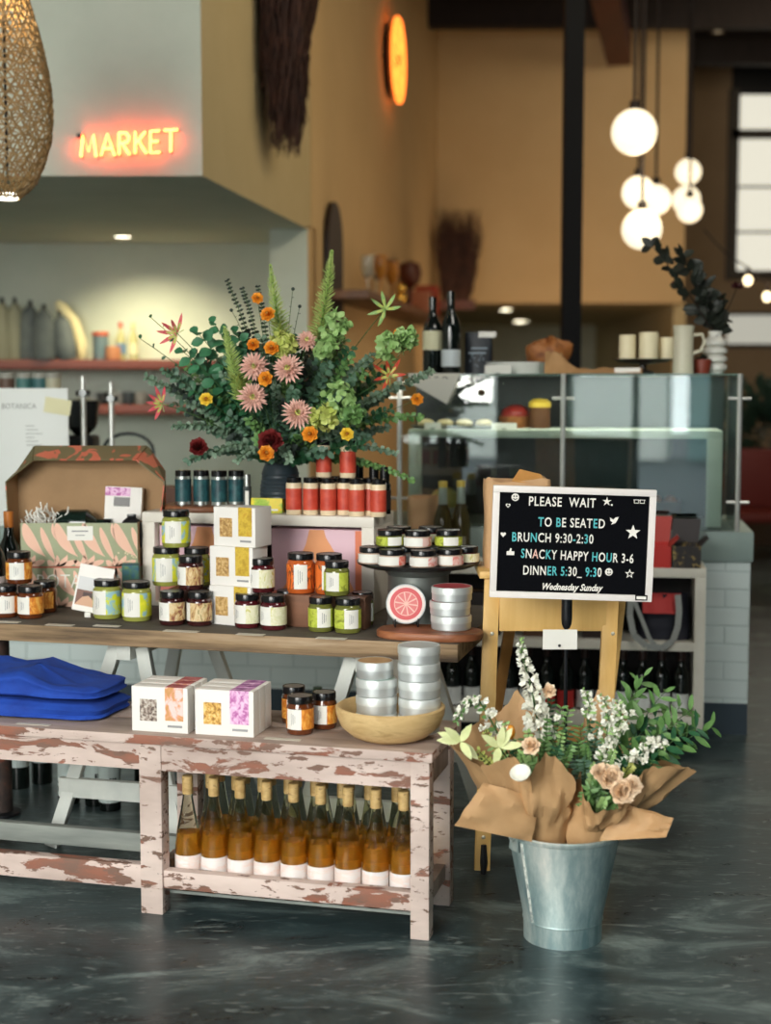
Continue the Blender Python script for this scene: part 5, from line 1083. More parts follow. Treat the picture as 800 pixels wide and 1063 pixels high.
wG = 122*Yg/FPX; zlow = TZ+.0008
z_mid = at(85, 588, Yg).z; z_top = at(85, 543, Yg).z
t = thing('gift_box', 'closed sage and pink leaf print gift box under the open one', 'box', G_.w(ug, vg, zlow), G_.t); h1 = z_mid-zlow-.001; dG = .17
a = MB(); a.b6(.0, wG, 0, dG-.02, 0, h1, 0, .002); bb_ = a.build('box_body', m_sage, t); leafprint(bb_, wG, h1, 11, 0)
b = MB(); b.b6(-.001, wG+.001, -.0015, dG-.02, h1-.004, h1+.0003); b.build('lid_edge', M('edge_coral', (196, 104, 84), .6), t)
b = MB(); text_mb(b, 'BOTANICA', .066, TR(.048, -.0016, h1*.48), sx=.88, th=.0004, off=-.0006); b.build('lettering', M('letter_white', (236, 232, 222), .5), t)
t = thing('gift_box', 'open leaf print gift box with raised brown-lined lid', 'box', G_.w(ug, vg, z_mid), G_.t); h2 = z_top-z_mid; w_ = .004
a = MB(); a.b6(0, wG, 0, w_, 0, h2); fp_ = a.build('front_panel', m_sage, t); leafprint(fp_, wG, h2, 3, 0)
a = MB(); a.b6(0, wG, w_, dG, 0, .004); a.b6(0, .004, w_, dG, .004, h2); a.b6(wG-.004, wG, w_, dG, .004, h2); a.build('tray_walls', m_kraftin, t)
b = MB(); b.b6(wG*.40, wG*.62, -.0014, 0, h2*.60, h2*.93); ns_ = b.build('name_sticker', m_white, t)
b = MB(); b.b6(wG*.44, wG*.58, -.0018, -.0014, h2*.80, h2*.83); b.b6(wG*.47, wG*.55, -.0018, -.0014, h2*.71, h2*.73); b.build('printed_line', m_print, ns_)
# raised lid: hood with chamfered shoulders, brown inside, coral print outside
zl0 = h2*.2; zL = at(85, 463, Yg+.22).z-z_mid; k_ = (Yg+.22)/FPX
xA, xB = ug, 0
def lx(px): return (px-23)*Yg/FPX*1.0
back = [(lx(8), zl0), (lx(8), zL-.085), (lx(27), zL), (lx(148), zL), (lx(166), zL-.085), (lx(166), zl0)]
frontp = [(lx(7), zl0), (lx(4), zL-.115), (lx(33), zL-.042), (lx(141), zL-.042), (lx(170), zL-.115), (lx(160), zl0)]
yb, yf = dG+.0, dG-.105
a = MB(); vs = [Vector((x, yb, z)) for x, z in back]
a.sheet(vs[::-1], .004, 0, 0); a.build('lid_panel', m_kraftin, t)
fv = [Vector((x, yf, z)) for x, z in frontp]
for i, nm in ((0, 'lid_side_flap'), (1, 'lid_shoulder'), (2, 'lid_front_flap'), (3, 'lid_shoulder'), (4, 'lid_side_flap')):
    q = [vs[i], vs[i+1], fv[i+1], fv[i]]; nrm = (q[1]-q[0]).cross(q[2]-q[1]).normalized(); c_ = sum(q, Vector())/4-Vector((lx(85), yf, zL*.5)); 
    if nrm.dot(c_) < 0: nrm = -nrm
    outq = [p_+nrm*.004 for p_ in q]
    a = MB(); a.add(q+outq, [(0, 1, 2, 3), (4, 7, 6, 5), (0, 4, 5, 1), (1, 5, 6, 2), (2, 6, 7, 3), (3, 7, 4, 0)]); a.m = [0, 1, 1, 1, 1, 1]; a.build(nm, [m_kraftin, m_trop2], t, ang=10)
# contents of the open box
z_mid += .062
ct = G_.w(ug, vg, z_mid+.0045); gc = 'things packed in the open gift box'
t = thing('shredded_paper', 'white curly paper shred at the left in the open gift box', 'packing paper', G_.w(ug+.06, vg+.08, z_mid+.0045), G_.t); a = MB(); rg = random.Random(8)
for k in range(46):
    p0 = Vector((rg.uniform(-.055, .055), rg.uniform(-.03, .03), rg.uniform(.0, .05))); pts = [p0]
    for j in range(5): pts.append(pts[-1]+Vector((rg.uniform(-.02, .02), rg.uniform(-.014, .014), rg.uniform(.004, .026))))
    a.tube(pts, .0028, 4)
a.build('paper_curls', m_white, t); t['kind'] = 'stuff'
t = thing('dark_bottle_lying', 'dark glass bottle lying in the open gift box', 'bottle', G_.w(ug+.175, vg+.10, z_mid+.0045+.066), G_.t); a = MB(); a.X = RY(PI/2); a.lathe([(0, -.075), (.044, -.07), (.05, -.055), (.05, .03), (.018, .06), (.016, .10), (0, .10)], 22); a.build('glass_body', M('dark_green_glass', (22, 36, 30), .08, coat=.4), t); b = MB(); b.X = RY(PI/2); b.lathe([(.018, .085), (.018, .11), (0, .111)], 14); b.build('cap', m_lid, t)
b = MB(); b.b6(-.09, .09, -.05, .05, -.066, -.049); b.build('packing_bed', m_kraftin, t)
pcx = lx(122)
t = thing('tea_carton', 'white carton with pink art and dark window in the open gift box', 'box', G_.w(ug+pcx-.062, vg+.10, z_mid+.0045), G_.t+.02); a = MB(); a.X = RX(-.10) @ RY(.05); a.b6(0, .125, 0, .04, 0, at(120, 507, Yg).z-z_mid-.004, 0, .002)
for v in a.v: v.z = max(v.z, 0)
a.build('carton_body', m_card, t); hh = at(120, 507, Yg).z-z_mid-.004; b = MB(); b.X = RX(-.10) @ RY(.05); b.b6(.0, .085, -.0013, 0, hh*.84, hh*.985); b.build('art_panel', m_artpurple, t); b = MB(); b.X = RX(-.10) @ RY(.05); b.b6(.03, .085, -.0013, 0, hh*.66, hh*.82); b.build('window', M('dark_window', (46, 38, 34), .3), t)
t = thing('black_pouch', 'black rounded pouch at the right in the open gift box', 'pouch', G_.w(ug+lx(136), vg+.06, z_mid-.030), G_.t); a = MB(); a.ball((0, 0, .068), .05, 0, 16, 10, (.9, .6, 1.25)); 
for v in a.v: v.z = max(v.z, 0)
a.build('pouch_body', M('pouch_black', (22, 22, 24), .4), t); b = MB(); b.box((0, 0, .132), (.03, .012, .012), 0, .002); b.build('closure', m_lid, t)
t = thing('teal_box', 'small blue and green box beside the closed gift box', 'box', G_.w(wG-.028, -.032, TZ+.0008), G_.t); a = MB(); a.b6(-.02, .035, 0, .028, 0, .15, 0, .002); a.build('box_body', NM('teal_print', [(.4, (40, 96, 120)), (.55, (64, 116, 90)), (.65, (126, 140, 60))], 26), t); b = MB(); b.b6(-.021, .036, -.001, .0, .145, .148); b.build('lid_line', m_dark, t)
# leaflet on a small white stand
pf = on(92, 640.5, TZ); t = thing('leaflet_stand', 'white leaflet with a photo of hands leaning on a small stand', 'sign', (pf.x, pf.y, TZ+.0008), T.t*.5)
A_ = TR(0, 0, .014) @ RX(-.16) @ RY(.17); a = MB(); a.X = A_; a.b6(-.058, .058, 0, .003, 0, .150); cd_ = a.build('card', m_card, t)
b = MB(); b.X = A_; b.b6(-.052, .052, -.0008, 0, .018, .068, 1); b.b6(-.03, .052, -.0012, -.0006, .030, .062, 0); b.b6(-.052, .052, -.001, -.0002, .068, .11, 2)
b.prism([(-.052, .018), (.01, .018), (.02, .03), (-.01, .052), (-.03, .046)], .001, 3, TR(0, -.0008, 0)); b.build('printed_photo', [M('photo_dark', (66, 40, 36), .5), M('photo_brown', (120, 80, 66), .5), M('photo_grey', (206, 206, 206), .5), M('photo_skin', (206, 160, 128), .5)], cd_)
b = MB(); b.b6(-.010, .010, -.012, .05, 0, .015, 0, .001); b.build('stand_foot', m_white, t)
# wine bottles at the far left of the plank
wine('wine_bottle', 'dark red wine bottle with pale label at the left end of the plank', None, T.w(T.inv(onT(8, .30))[0], .30, TZ+.0005), (196, 186, 180), (176, 104, 40), .32, .038, (.05, .12))
wine('wine_bottle', 'dark wine bottle partly cut by the left frame edge on the plank', None, T.w(T.inv(onT(-8, .2))[0], .20, TZ+.0005), (190, 176, 170), (120, 40, 36), .30, .037, (.05, .12))
# price cards lying flat at the plank's front edge
for px, py, w_, lab in ((8, 646.5, .07, 'flat price card before the orange label jars on the plank'), (61, 649.5, .09, 'flat grey price card before the leaflet stand on the plank'), (110, 650.5, .085, 'flat price card before the lime label jars on the plank'), (187, 656, .11, 'flat price card before the tan label jars on the plank'), (259, 659.5, .085, 'flat price card before the pale label jars on the plank'), (343, 663.5, .09, 'flat price card before the green label jars on the plank')):
    p = on(px, py, TZ); a = MB(); a.b6(-w_/2, w_/2, -.006, .022, 0, .0012); o = a.build('price_card', M('card_warm', (206, 198, 182), .6), loc=(p.x, p.y, TZ+.0006), rz=T.t); tag(o, lab, 'sign', 'price cards along the plank edge')
p = on(293, 768, BH); a = MB(); a.b6(-.05, .05, -.006, .012, 0, .0012); o = a.build('price_card', M('card_warm', (206, 198, 182), .6), loc=(p.x, p.y, BH+.0006), rz=B.t); tag(o, 'flat price card before the orange label jars on the bench', 'sign')
p = on(34, 752.5, BH); a = MB(); a.b6(-.05, .05, -.004, .012, 0, .0012); o = a.build('price_card', M('card_warm', (206, 198, 182), .6), loc=(p.x, p.y, BH+.0006), rz=B.t); tag(o, 'flat price card before the blue cloths on the bench', 'sign')
# ---------------------------------------------------------------- folded blue cloths
m_blue = NM('blue_canvas', [(.3, (14, 52, 140)), (.6, (22, 70, 168)), (.8, (12, 44, 122))], 10, rough=.85, bump=.15)
def cloth(lab, u0, u1, v0, v1, z0, h, seed, hump, folds, loose=0.0, flat=False):
    rg = random.Random(seed); cx, cy = (u0+u1)/2, (v0+v1)/2; lx_, ly_ = (u1-u0)/2, (v1-v0)/2
    t = thing('folded_cloth', lab, 'cloth', B.w(cx, cy, z0), B.t, 'blue cloths on the bench'); a = MB()
    nu, nv = 64, 26
    def fn(i, j):
        an = 2*PI*i; ph = -PI/2+PI*j; c, s = math.cos(an), math.sin(an); se = lambda q, e: math.copysign(abs(q)**e, q)
        x = lx_*se(c, .35)*se(max(math.cos(ph), 0), .22); y = ly_*se(s, .35)*se(max(math.cos(ph), 0), .22); zz = se(math.sin(ph), .4)
        top = h*(1+hump(x/lx_, y/ly_)); z = (zz*.5+.5)*top
        lay = math.sin(z/top*PI*2*folds)*.006; n1 = noise.noise(Vector((x*7, y*7, z*10+seed)))
        x += se(c, .5)*lay+.022*n1*(abs(c)); y += se(s, .5)*lay+.014*n1
        if not flat: z += (.016*noise.noise(Vector((x*9+5, y*12, seed)))+.006*noise.noise(Vector((x*25, y*34, seed))))*min(1, z/h)
        else: z += .004*noise.noise(Vector((x*14+5, y*12, seed)))*min(1, z/h)
        return (x, y, max(z, .0))
    a.grid(fn, nu, nv, 0, True); a.build('cloth_body', m_blue, t, ang=80); return t
uc1 = B.inv(on(109, 748, BH))[0]
cloth('lower folded blue cloth lying on the left of the bench', -1.45, uc1, .075, .315, BH+.0005, .052, 3, lambda x, y: -.1*x, 2.0, flat=True)
cloth('upper folded blue cloth with a loose peak, on the lower one', -1.43, uc1-.02, .085, .31, BH+.0575, .052, 9, lambda x, y: -.35*x+.55*math.exp(-((x+.05)/.22)**2)+.1*y, 1.6)
# ---------------------------------------------------------------- dark bottles on the floor behind the bench
for px, yb, lab in ((72, 836, 'dark wine bottle with printed white label under the plank, leftmost of three'), (99.5, 838, 'dark wine bottle with printed white label under the plank, middle of three'), (114.5, 843, 'dark wine bottle with printed white label under the plank, nearest of three')):
    p = on(px, yb, 0, .037); t = wine('floor_wine_bottle', lab, 'printed label bottles under the plank', (p.x, p.y, .0), (208, 220, 216), None, .31, .037, (.03, .155), -.1)
    b = MB(); b.lathe([(.0385, .075), (.0385, .079)], 16, 0, arc=(-PI, 0)); b.lathe([(.0385, .10), (.0385, .116)], 3, 0, arc=(-PI*.42, -PI*.36)); b.lathe([(.0385, .10), (.0385, .116)], 3, 0, arc=(-PI*.34, -PI*.29)); b.lathe([(.0385, .10), (.0385, .116)], 3, 0, arc=(-PI*.27, -PI*.22)); b.lathe([(.0385, .045), (.0385, .065)], 3, 0, arc=(-PI*.8, -PI*.7)); b.build('label_print', M('print_black', (40, 44, 44), .6), [c_ for c_ in t.children if c_.name.startswith('paper_label')][0])
for px, yb, lab in ((20, 820, 'dark wine bottle under the plank at the far left edge'), (44, 815, 'dark wine bottle under the plank between the frame edge and the sawhorse leg'), (150, 815, 'green capped dark bottle behind the cartons under the plank'), (176, 835, 'dark bottle on the floor behind the middle bench leg'), (330, 812, 'dark brown bottle seen under the plank behind the bench bottles')):
    p = on(px, yb, 0, .037); wine('floor_wine_bottle', lab, None, (p.x, p.y, 0), (160, 170, 168), (60, 84, 60), .34, .037, (.08, .15))
# rusty pole at the left edge
p = on(3, 845, 0); t = thing('rusty_post', 'rusty dark round post at the left edge behind the bench', 'post', (p.x, p.y, 0)); a = MB(); a.lathe([(0, 0), (.034, 0), (.034, .64), (0, .64)], 18); a.build('post_body', NM('rusty_steel', [(.4, (48, 40, 38)), (.55, (72, 54, 46)), (.65, (116, 58, 40))], 10, rough=.7), t); b = MB(); b.lathe([(.034, 0), (.06, 0), (.06, .01), (.036, .014)], 18); b.build('foot_plate', m_dark, t)
# ---------------------------------------------------------------- white bookcase before the counter
Yb = 5.62; kb = Frame((fx(737, Yb), Yb), 8.6); bw = 1.24
t = thing('bookcase', 'low white bookcase of wine bottles before the brick counter', 'bookcase', kb.o, kb.t)
zT = .723; th = .037
m_book = NM('bookcase_white', [(.3, (214, 210, 196)), (.7, (226, 222, 208))], 6, rough=.5)
a = MB(); a.b6(-bw, 0, 0, .26, zT-th, zT, 0, .002); a.build('top_board', m_book, t)
a = MB(); a.b6(-bw+.042, -.042, .0, .245, .397, .432, 0, .002); a.build('shelf', m_book, t)
a = MB(); a.b6(-bw+.042, -.042, .0, .245, .088, .140, 0, .002); a.build('bottom_board', m_book, t)
for u0, u1 in ((-bw, -bw+.042), (-.042, 0)): a = MB(); a.b6(u0, u1, 0, .26, .085, zT-th, 0, .002); a.build('side_board', m_book, t)
a = MB(); a.b6(-bw+.042, -.042, .246, .259, .088, zT-th); a.build('back_board', M('bookcase_back', (34, 30, 30), .7), t)
for u, v in ((-.18, .05), (-bw+.18, .05), (-.18, .2), (-bw+.18, .2)): a = MB(); a.b6(u-.035, u+.035, v-.03, v+.03, 0, .088, 0, .003); a.build('foot', M('foot_grey', (120, 128, 124), .6), t)
ub = [-.085-.0755*i for i in range(15)]; od = ['rightmost wine bottle', 'second wine bottle from the right', 'third wine bottle from the right', 'fourth wine bottle from the right', 'fifth wine bottle from the right', 'sixth wine bottle from the right', 'seventh wine bottle from the right', 'eighth wine bottle from the right', 'ninth wine bottle from the right', 'tenth wine bottle from the right', 'eleventh wine bottle from the right', 'twelfth wine bottle from the right', 'third wine bottle from the left', 'second wine bottle from the left', 'leftmost wine bottle']
m_rose = M('dark_red_wine', (46, 16, 14), .08, coat=.3)
for i, u in enumerate(ub):
    wine('shelf_wine_bottle', od[i]+' on the lower bookcase shelf', 'wine bottles on the bookcase', kb.w(u, .075+.01*(i % 2), .1405), (206, 210, 208) if i not in (6, 7) else (176, 40, 36), (44, 24, 20), .245, .033, (.008, .078), kb.t)
# bag with grey strap and other things in the upper compartment
bg_ = thing('tote_bag', 'dark navy bag with a looping grey strap on the upper bookcase shelf', 'bag', kb.w(-.155, .12, .4325), kb.t)
a = MB(); a.grid(lambda i, j: ((.105-.01*j)*math.copysign(abs(math.cos(2*PI*i))**.6, math.cos(2*PI*i)), (.075-.045*j)*math.copysign(abs(math.sin(2*PI*i))**.6, math.sin(2*PI*i))+.012*noise.noise(Vector((i*8, j*5, 2))), .175*j), 32, 10, 0, True); a.build('bag_body', M('bag_navy', (24, 26, 40), .7), bg_)
a = MB(); a.grid(lambda i, j: (-.085+.15*i, -.077+.04*j*1.2+.004*math.sin(i*14), .105+.075*j), 12, 5); a.build('red_panel', M('bag_red', (190, 62, 60), .7), bg_)
a = MB()
def band(pts, w):
    for p_, q_ in zip(pts, pts[1:]):
        p_, q_ = Vector(p_), Vector(q_); n_ = (q_-p_).cross(Vector((0, -1, 0))); n_ = n_.normalized()*w; a.sheet([p_-n_, q_-n_, q_+n_, p_+n_], .003)
band([(-.13, -.09, .18), (-.135, -.10, .10), (-.12, -.14, .03), (-.07, -.165, -.01), (-.01, -.165, -.015), (.03, -.145, .01), (.05, -.11, .06), (.055, -.09, .12), (.05, -.07, .18)], .012)
band([(-.12, -.095, .16), (-.09, -.11, .09), (-.06, -.15, .02), (-.03, -.165, -.015)], .008)
a.build('strap', M('strap_grey', (150, 154, 150), .7), bg_)
for k, (u, w_, h_, c, lab) in enumerate(((-.40, .15, .16, (46, 34, 32), 'dark brown carton on the upper bookcase shelf behind the folding steps'), (-.62, .18, .13, (90, 62, 44), 'brown carton on the upper bookcase shelf left of the sign pole'), (-.90, .2, .17, (40, 34, 34), 'dark carton at the left on the upper bookcase shelf'))):
    t = thing('carton', lab, 'box', kb.w(u, .13, .4325), kb.t, 'cartons on the upper bookcase shelf'); a = MB(); a.b6(-w_/2, w_/2, -.08, .08, 0, h_, 0, .003); a.build('carton_body', M('carton_%d' % k, c, .7), t); b = MB(); b.b6(-w_/2, w_/2, -.02, .02, h_, h_+.001); b.build('tape', M('tape_tan', (150, 116, 76), .5), t)
# boxes on the bookcase top
def openbox(lab, px0, px1, v0, d, h, mo, mi, lidlen, name='open_box'):
    x0 = fx(px0, Yb+.05); x1 = fx(px1, Yb+.05); p = Vector((x0, 0, 0)); u_ = kb.inv(Vector((x0, Yb+.05, 0)))[0]; w_ = x1-x0
    t = thing(name, lab, 'box', kb.w(u_, v0, zT+.0005), kb.t, 'boxes on the bookcase top'); a = MB()
    a.b6(0, w_, 0, .004, 0, h); a.b6(0, w_, d-.004, d, 0, h); a.b6(0, .004, .004, d-.004, 0, h); a.b6(w_-.004, w_, .004, d-.004, 0, h); a.b6(.004, w_-.004, .004, d-.004, 0, .004); a.build('box_body', mo, t)
    b = MB(); b.sheet([(0, d, h), (w_, d, h), (w_+.01, d+lidlen*.3, h+lidlen), (.01, d+lidlen*.3, h+lidlen)], .004); b.build('lid', mi, t)
    c = MB(); c.sheet([(w_, .004, h), (w_, d-.004, h), (w_+.03, d-.01, h+.03), (w_+.03, .01, h+.03)], .003); c.build('side_flap', mi, t); return t
openbox('open bright red box beside the sign on the bookcase top', 676, 699, .01, .16, .085, M('box_red', (190, 44, 36), .5), M('box_redlid', (170, 50, 40), .5), .10)
openbox('open dark floral box at the right end of the bookcase top', 700.5, 730, .01, .17, .085, NM('box_floral', [(.46, (28, 22, 22)), (.54, (44, 34, 28)), (.6, (176, 150, 84)), (.64, (36, 28, 26))], 26, rough=.5), M('box_darklid', (40, 32, 32), .5), .09)
# two bottles with yellow caps and a kraft bag
for px, v, lab in ((461, .06, 'brown glass bottle with yellow cap on the bookcase, left of two'), (479, .10, 'brown glass bottle with yellow cap on the bookcase, right of two')):
    u_ = kb.inv(Vector((fx(px, Yb+.25), Yb+.25, 0)))[0]; t = thing('capped_bottle', lab, 'bottle', kb.w(u_, v, zT+.0005), kb.t, 'yellow capped bottles on the bookcase'); h = .325; r = .04
    a = MB(); a.lathe([(0, 0), (r, 0), (r, h*.45), (r*.85, h*.58), (r*.4, h*.74), (.015, h*.84), (.015, h*.93), (0, h*.93)], 18); a.build('glass_body', M('olive_glass', (74, 66, 36), .08, 0, .35), t)
    b = MB(); b.lathe([(.016, h*.70), (.0185, h*.72), (.0165, h*.93)], 14); b.build('neck_foil', M('foil_pale', (170, 186, 176), .35, .6), t); c = MB(); c.lathe([(.0175, h*.925), (.0175, h), (0, h+.002)], 14); c.build('cap', M('cap_yellow', (210, 190, 90), .5), t)
    d = MB(); d.lathe([(r+.0008, h*.2), (r+.0008, h*.32)], 8, arc=(-PI*.7, -PI*.3)); d.build('paper_label', M('label_dim', (120, 116, 100), .6), t)
u_ = kb.inv(Vector((fx(440, Yb+.3), Yb+.3, 0)))[0]
def bag_mesh(w, d, h, mat, t, seed):
    a = MB(); rg = random.Random(seed)
    a.grid(lambda i, j: ((w/2)*math.copysign(abs(math.cos(2*PI*i))**.35, math.cos(2*PI*i))*(1+.02*math.sin(9*j)), (d/2)*math.copysign(abs(math.sin(2*PI*i))**.35, math.sin(2*PI*i))*(1-.5*j)+.010*noise.noise(Vector((i*7, j*5, seed))), h*j+(.02*noise.noise(Vector((i*9, 1, seed))) if j > .95 else 0)), 36, 12, 0, True)
    return a.build('bag_body', mat, t)
m_kraft = NM('kraft_brown', [(.3, (186, 146, 104)), (.7, (204, 164, 120))], 9, rough=.7)
t = thing('kraft_bag', 'plain brown paper bag on the bookcase left of the capped bottles', 'bag', kb.w(u_, .14, zT+.0005), kb.t+.3); bag_mesh(.13, .09, .26, m_kraft, t, 3); b = MB(); b.b6(-.05, .05, -.05, -.046, .1, .12); b.build('bag_crease', m_kraft, t)
# ---------------------------------------------------------------- folding wooden steps
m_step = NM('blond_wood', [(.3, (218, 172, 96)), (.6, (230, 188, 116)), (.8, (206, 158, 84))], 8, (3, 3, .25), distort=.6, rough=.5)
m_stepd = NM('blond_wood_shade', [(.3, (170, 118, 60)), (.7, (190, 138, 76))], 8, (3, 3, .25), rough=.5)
Yf = 4.20; pL0 = on(503, 909, 0); zt = .885
t = thing('folding_steps', 'blond wooden folding step stool behind the letter board', 'step stool', (0, 0, 0))
def leg3(p0, p1, w, d, mat, nm='leg'):
    p0, p1 = Vector(p0), Vector(p1); dv = (p1-p0); z = dv.normalized(); x = Vector((1, 0, 0)); y = z.cross(x).normalized(); x = y.cross(z); a = MB(); a.box((p0+p1)/2, (w, d, dv.length), 0, .002, Matrix((x, y, z)).transposed())
    for v in a.v: v.z = max(v.z, 0)
    return a.build(nm, mat, t)
xl0 = fx(503, 4.20); xl1 = fx(512, 4.34); xr1 = fx(637.5, 4.34); xr0 = fx(627, 4.20)
lg = leg3((xl0, 4.20, 0.012), (xl1, 4.34, zt-.02), .046, .024, m_step); leg3((xr0, 4.20, 0.0), (xr1, 4.34, zt-.02), .046, .024, m_step)
xb0 = fx(545, 4.62); xb1 = fx(655, 4.62)
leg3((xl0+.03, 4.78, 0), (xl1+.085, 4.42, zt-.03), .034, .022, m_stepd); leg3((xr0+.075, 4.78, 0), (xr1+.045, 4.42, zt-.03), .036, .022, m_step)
a = MB(); a.b6(xl1-.040, xr1+.03, 4.31, 4.56, zt-.022, zt, 0, .004); a.build('top_step', m_step, t)
z0, z1 = at(560, 655, 4.31).z, at(560, 618, 4.31).z
a = MB(); a.b6(xl1+.020, xr1-.020, 4.305, 4.322, z0, zt-.022, 0, .002); a.build('front_panel', m_step, t)
a = MB(); zz = at(530, 852, 4.21).z; a.b6(xl0+.02, xr0-.02, 4.20, 4.225, zz-.02, zz+.02, 0, .002); a.build('stretcher', m_step, t)
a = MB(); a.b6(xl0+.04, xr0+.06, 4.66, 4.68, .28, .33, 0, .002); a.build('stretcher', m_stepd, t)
for x, z in ((xl1-.002, .70), (xr1+.0, .70), (xl0+.004, .11)):
    pz = (z-.012)/(zt-.032); a = MB(); a.ball((x if z > .2 else x, 4.20+.14*pz-.013, z), .006, 0, 8, 6, (1, .4, 1)); a.build('screw', M('screw_pale', (226, 220, 200), .3, .5), t)
a = MB(); a.X = TR(xl0+.004, 4.182, .044); a.tube([(0, 0, -.036), (0, -.006, 0), (0, 0, .05)], [.008, .011, .008], 8); 
for v in a.v: v.z = max(v.z, 0.001)
a.build('rubber_strap', M('rubber_black', (24, 24, 26), .5), t)
bx = (xl1+fx(565, 4.45))/2
t = thing('kraft_bag', 'brown paper bag with folded top standing on the wooden steps behind the sign', 'bag', (bx-.0, 4.44, zt+.0005), .05); bag_mesh(.20, .12, at(520, 497, 4.44).z-zt, m_kraft, t, 7)
b = MB(); hz = at(520, 497, 4.44).z-zt; b.sheet([(-.02, -.03, hz-.004), (.09, -.03, hz-.02), (.075, .02, hz+.012), (.01, .02, hz+.028)], .003); b.build('folded_flap', NM('kraft_gold', [(.3, (190, 130, 60)), (.7, (214, 160, 90))], 9, rough=.6), t)
# ---------------------------------------------------------------- letter board on a pole
Ys_ = 4.08; c4 = [at(512, 503, Ys_), at(681, 509, Ys_), at(675.5, 624, Ys_), at(507.5, 620, Ys_)]
ctr = sum(c4, Vector())/4; SW = ((c4[1]-c4[0]).length+(c4[2]-c4[3]).length)/2; SH = ((c4[0]-c4[3]).length+(c4[1]-c4[2]).length)/2
roll = math.radians(1.75)
t = thing('letter_board', 'black felt letter board sign in a white frame reading please wait', 'sign', ctr); t.rotation_euler = (0, roll, 0)
fw = .0185; mf_ = M('frame_white', (232, 226, 222), .5); felt = NM('black_felt', [(.4, (11, 12, 15)), (.6, (15, 16, 20))], 200, rough=1.0)
felt.node_tree.nodes['Principled BSDF'].inputs['Specular IOR Level'].default_value = .05
a = MB(); a.b6(-SW/2, SW/2, -.012, .008, SH/2-fw, SH/2, 0, .002); a.b6(-SW/2, SW/2, -.012, .008, -SH/2, -SH/2+fw, 0, .002); a.b6(-SW/2, -SW/2+fw, -.0118, .008, -SH/2+fw, SH/2-fw, 0, .001); a.b6(SW/2-fw, SW/2, -.0118, .008, -SH/2+fw, SH/2-fw, 0, .001); a.build('frame', mf_, t)
a = MB(); a.b6(-SW/2+fw*.8, SW/2-fw*.8, -.004, .006, -SH/2+fw*.8, SH/2-fw*.8); fb_ = a.build('felt_board', felt, t)
px2 = Ys_/FPX
Rinv = RY(roll).to_3x3().inverted()
def sp(px, py):
    p = Rinv @ (at(px, py, Ys_)-ctr); return p.x, p.z
LC = {'W': 0, 'T': 1, 'P': 2}; lm = [M('letters_white', (240, 236, 228), .5), M('letters_teal', (90, 190, 196), .5), M('letters_peach', (236, 190, 176), .5)]
def line(txt, cols, px0, px1, ybase, hpx, rot=0.0, sx=None):
    x0, z0 = sp(px0, ybase); x1, _ = sp(px1, ybase); size = hpx*px2/.70
    mb = MB(); cl = [LC[c] for c in cols]; tmp = MB(); text_mb(tmp, txt, size, Matrix(), 0, 1.0, colors=cl, space=1.12); w_ = max(v.x for v in tmp.v)-min(v.x for v in tmp.v); mn = min(v.x for v in tmp.v); k = (x1-x0)/w_
    T_ = TR(x0, -.0055, z0) @ RY(rot-roll*.0)
    text_mb(mb, txt, size, T_, 0, k, colors=cl, th=.0011, off=size*.012, space=1.12); return mb.build('letters', lm, fb_)
line('PLEASE  WAIT', 'WWWWWWWWWWWW', 548, 617, 524.5, 9.5)
line('TO BE SEATED', 'TWWTWWWWWWTW', 558, 627, 546, 9.5)
line('BRUNCH 9:30-2:30', 'TWWTWWWWWWWTWWTW', 530.5, 614.5, 561.5, 9.5)
line('SNACKY HAPPY HOUR 3-6', 'TWPWTWWWWWWWWTWTWWWWW', 540, 656.5, 578.5, 9.5, .02)
line('DINNER 5:30_ 9:30', 'WWWWTTWTTWWWWTTTW', 542, 623, 596, 9.5)
mb = MB(); x0, z0 = sp(561, 611.5); x1, _ = sp(623, 611.5); tmp = MB(); text_mb(tmp, 'Wednesday Sunday', .022, Matrix(), 0, 1, shear=.35); k = (x1-x0)/(max(v.x for v in tmp.v)-min(v.x for v in tmp.v)); text_mb(mb, 'Wednesday Sunday', .026, TR(x0, -.0055, z0), 0, k*.022/.026, shear=.35, th=.001, off=.0006); mb.build('script_words', lm[0], fb_)
def sym(nm, m=0): 
    a = MB(); return a
def star(a, cx, cz, r, m=0, rin=.42, y=-.0055): a.prism([((r if k % 2 == 0 else r*rin)*math.cos(PI/2+PI*k/5)+cx, (r if k % 2 == 0 else r*rin)*math.sin(PI/2+PI*k/5)+cz) for k in range(10)], .0012, m, TR(0, y+.0012, 0))
def disc(a, cx, cz, r, m=0, y=-.0055, n=16): a.prism([(cx+r*math.cos(2*PI*k/n), cz+r*math.sin(2*PI*k/n)) for k in range(n)], .0012, m, TR(0, y+.0012, 0))
SM = [lm[0], felt]
a = MB(); star(a, *sp(656.5, 552.5), 8*px2); a.build('star_symbol', SM, fb_)
a = MB(); c_ = sp(653, 595.5); star(a, *c_, 5.2*px2); star(a, *c_, 2.7*px2, 1, y=-.0066); a.build('star_outline_symbol', SM, fb_)
a = MB(); star(a, *sp(629.5, 520.5), 5*px2, 0, .35); x_, z_ = sp(634.5, 524); disc(a, x_, z_, 1*px2); a.build('shooting_star_symbol', SM, fb_)
for c_ in ((534.5, 516), (631.5, 593.5)):
    a = MB(); x_, z_ = sp(*c_); disc(a, x_, z_, 4*px2); disc(a, x_-1.4*px2, z_+1.1*px2, .8*px2, 1, -.0066, 8); disc(a, x_+1.4*px2, z_+1.1*px2, .8*px2, 1, -.0066, 8); a.tube([(x_+2.2*px2*math.cos(q), -.0070, z_+2.2*px2*math.sin(q)) for q in [PI*1.15+PI*.7*k/6 for k in range(7)]], .5*px2, 4, 1); a.build('smiley_symbol', SM, fb_)
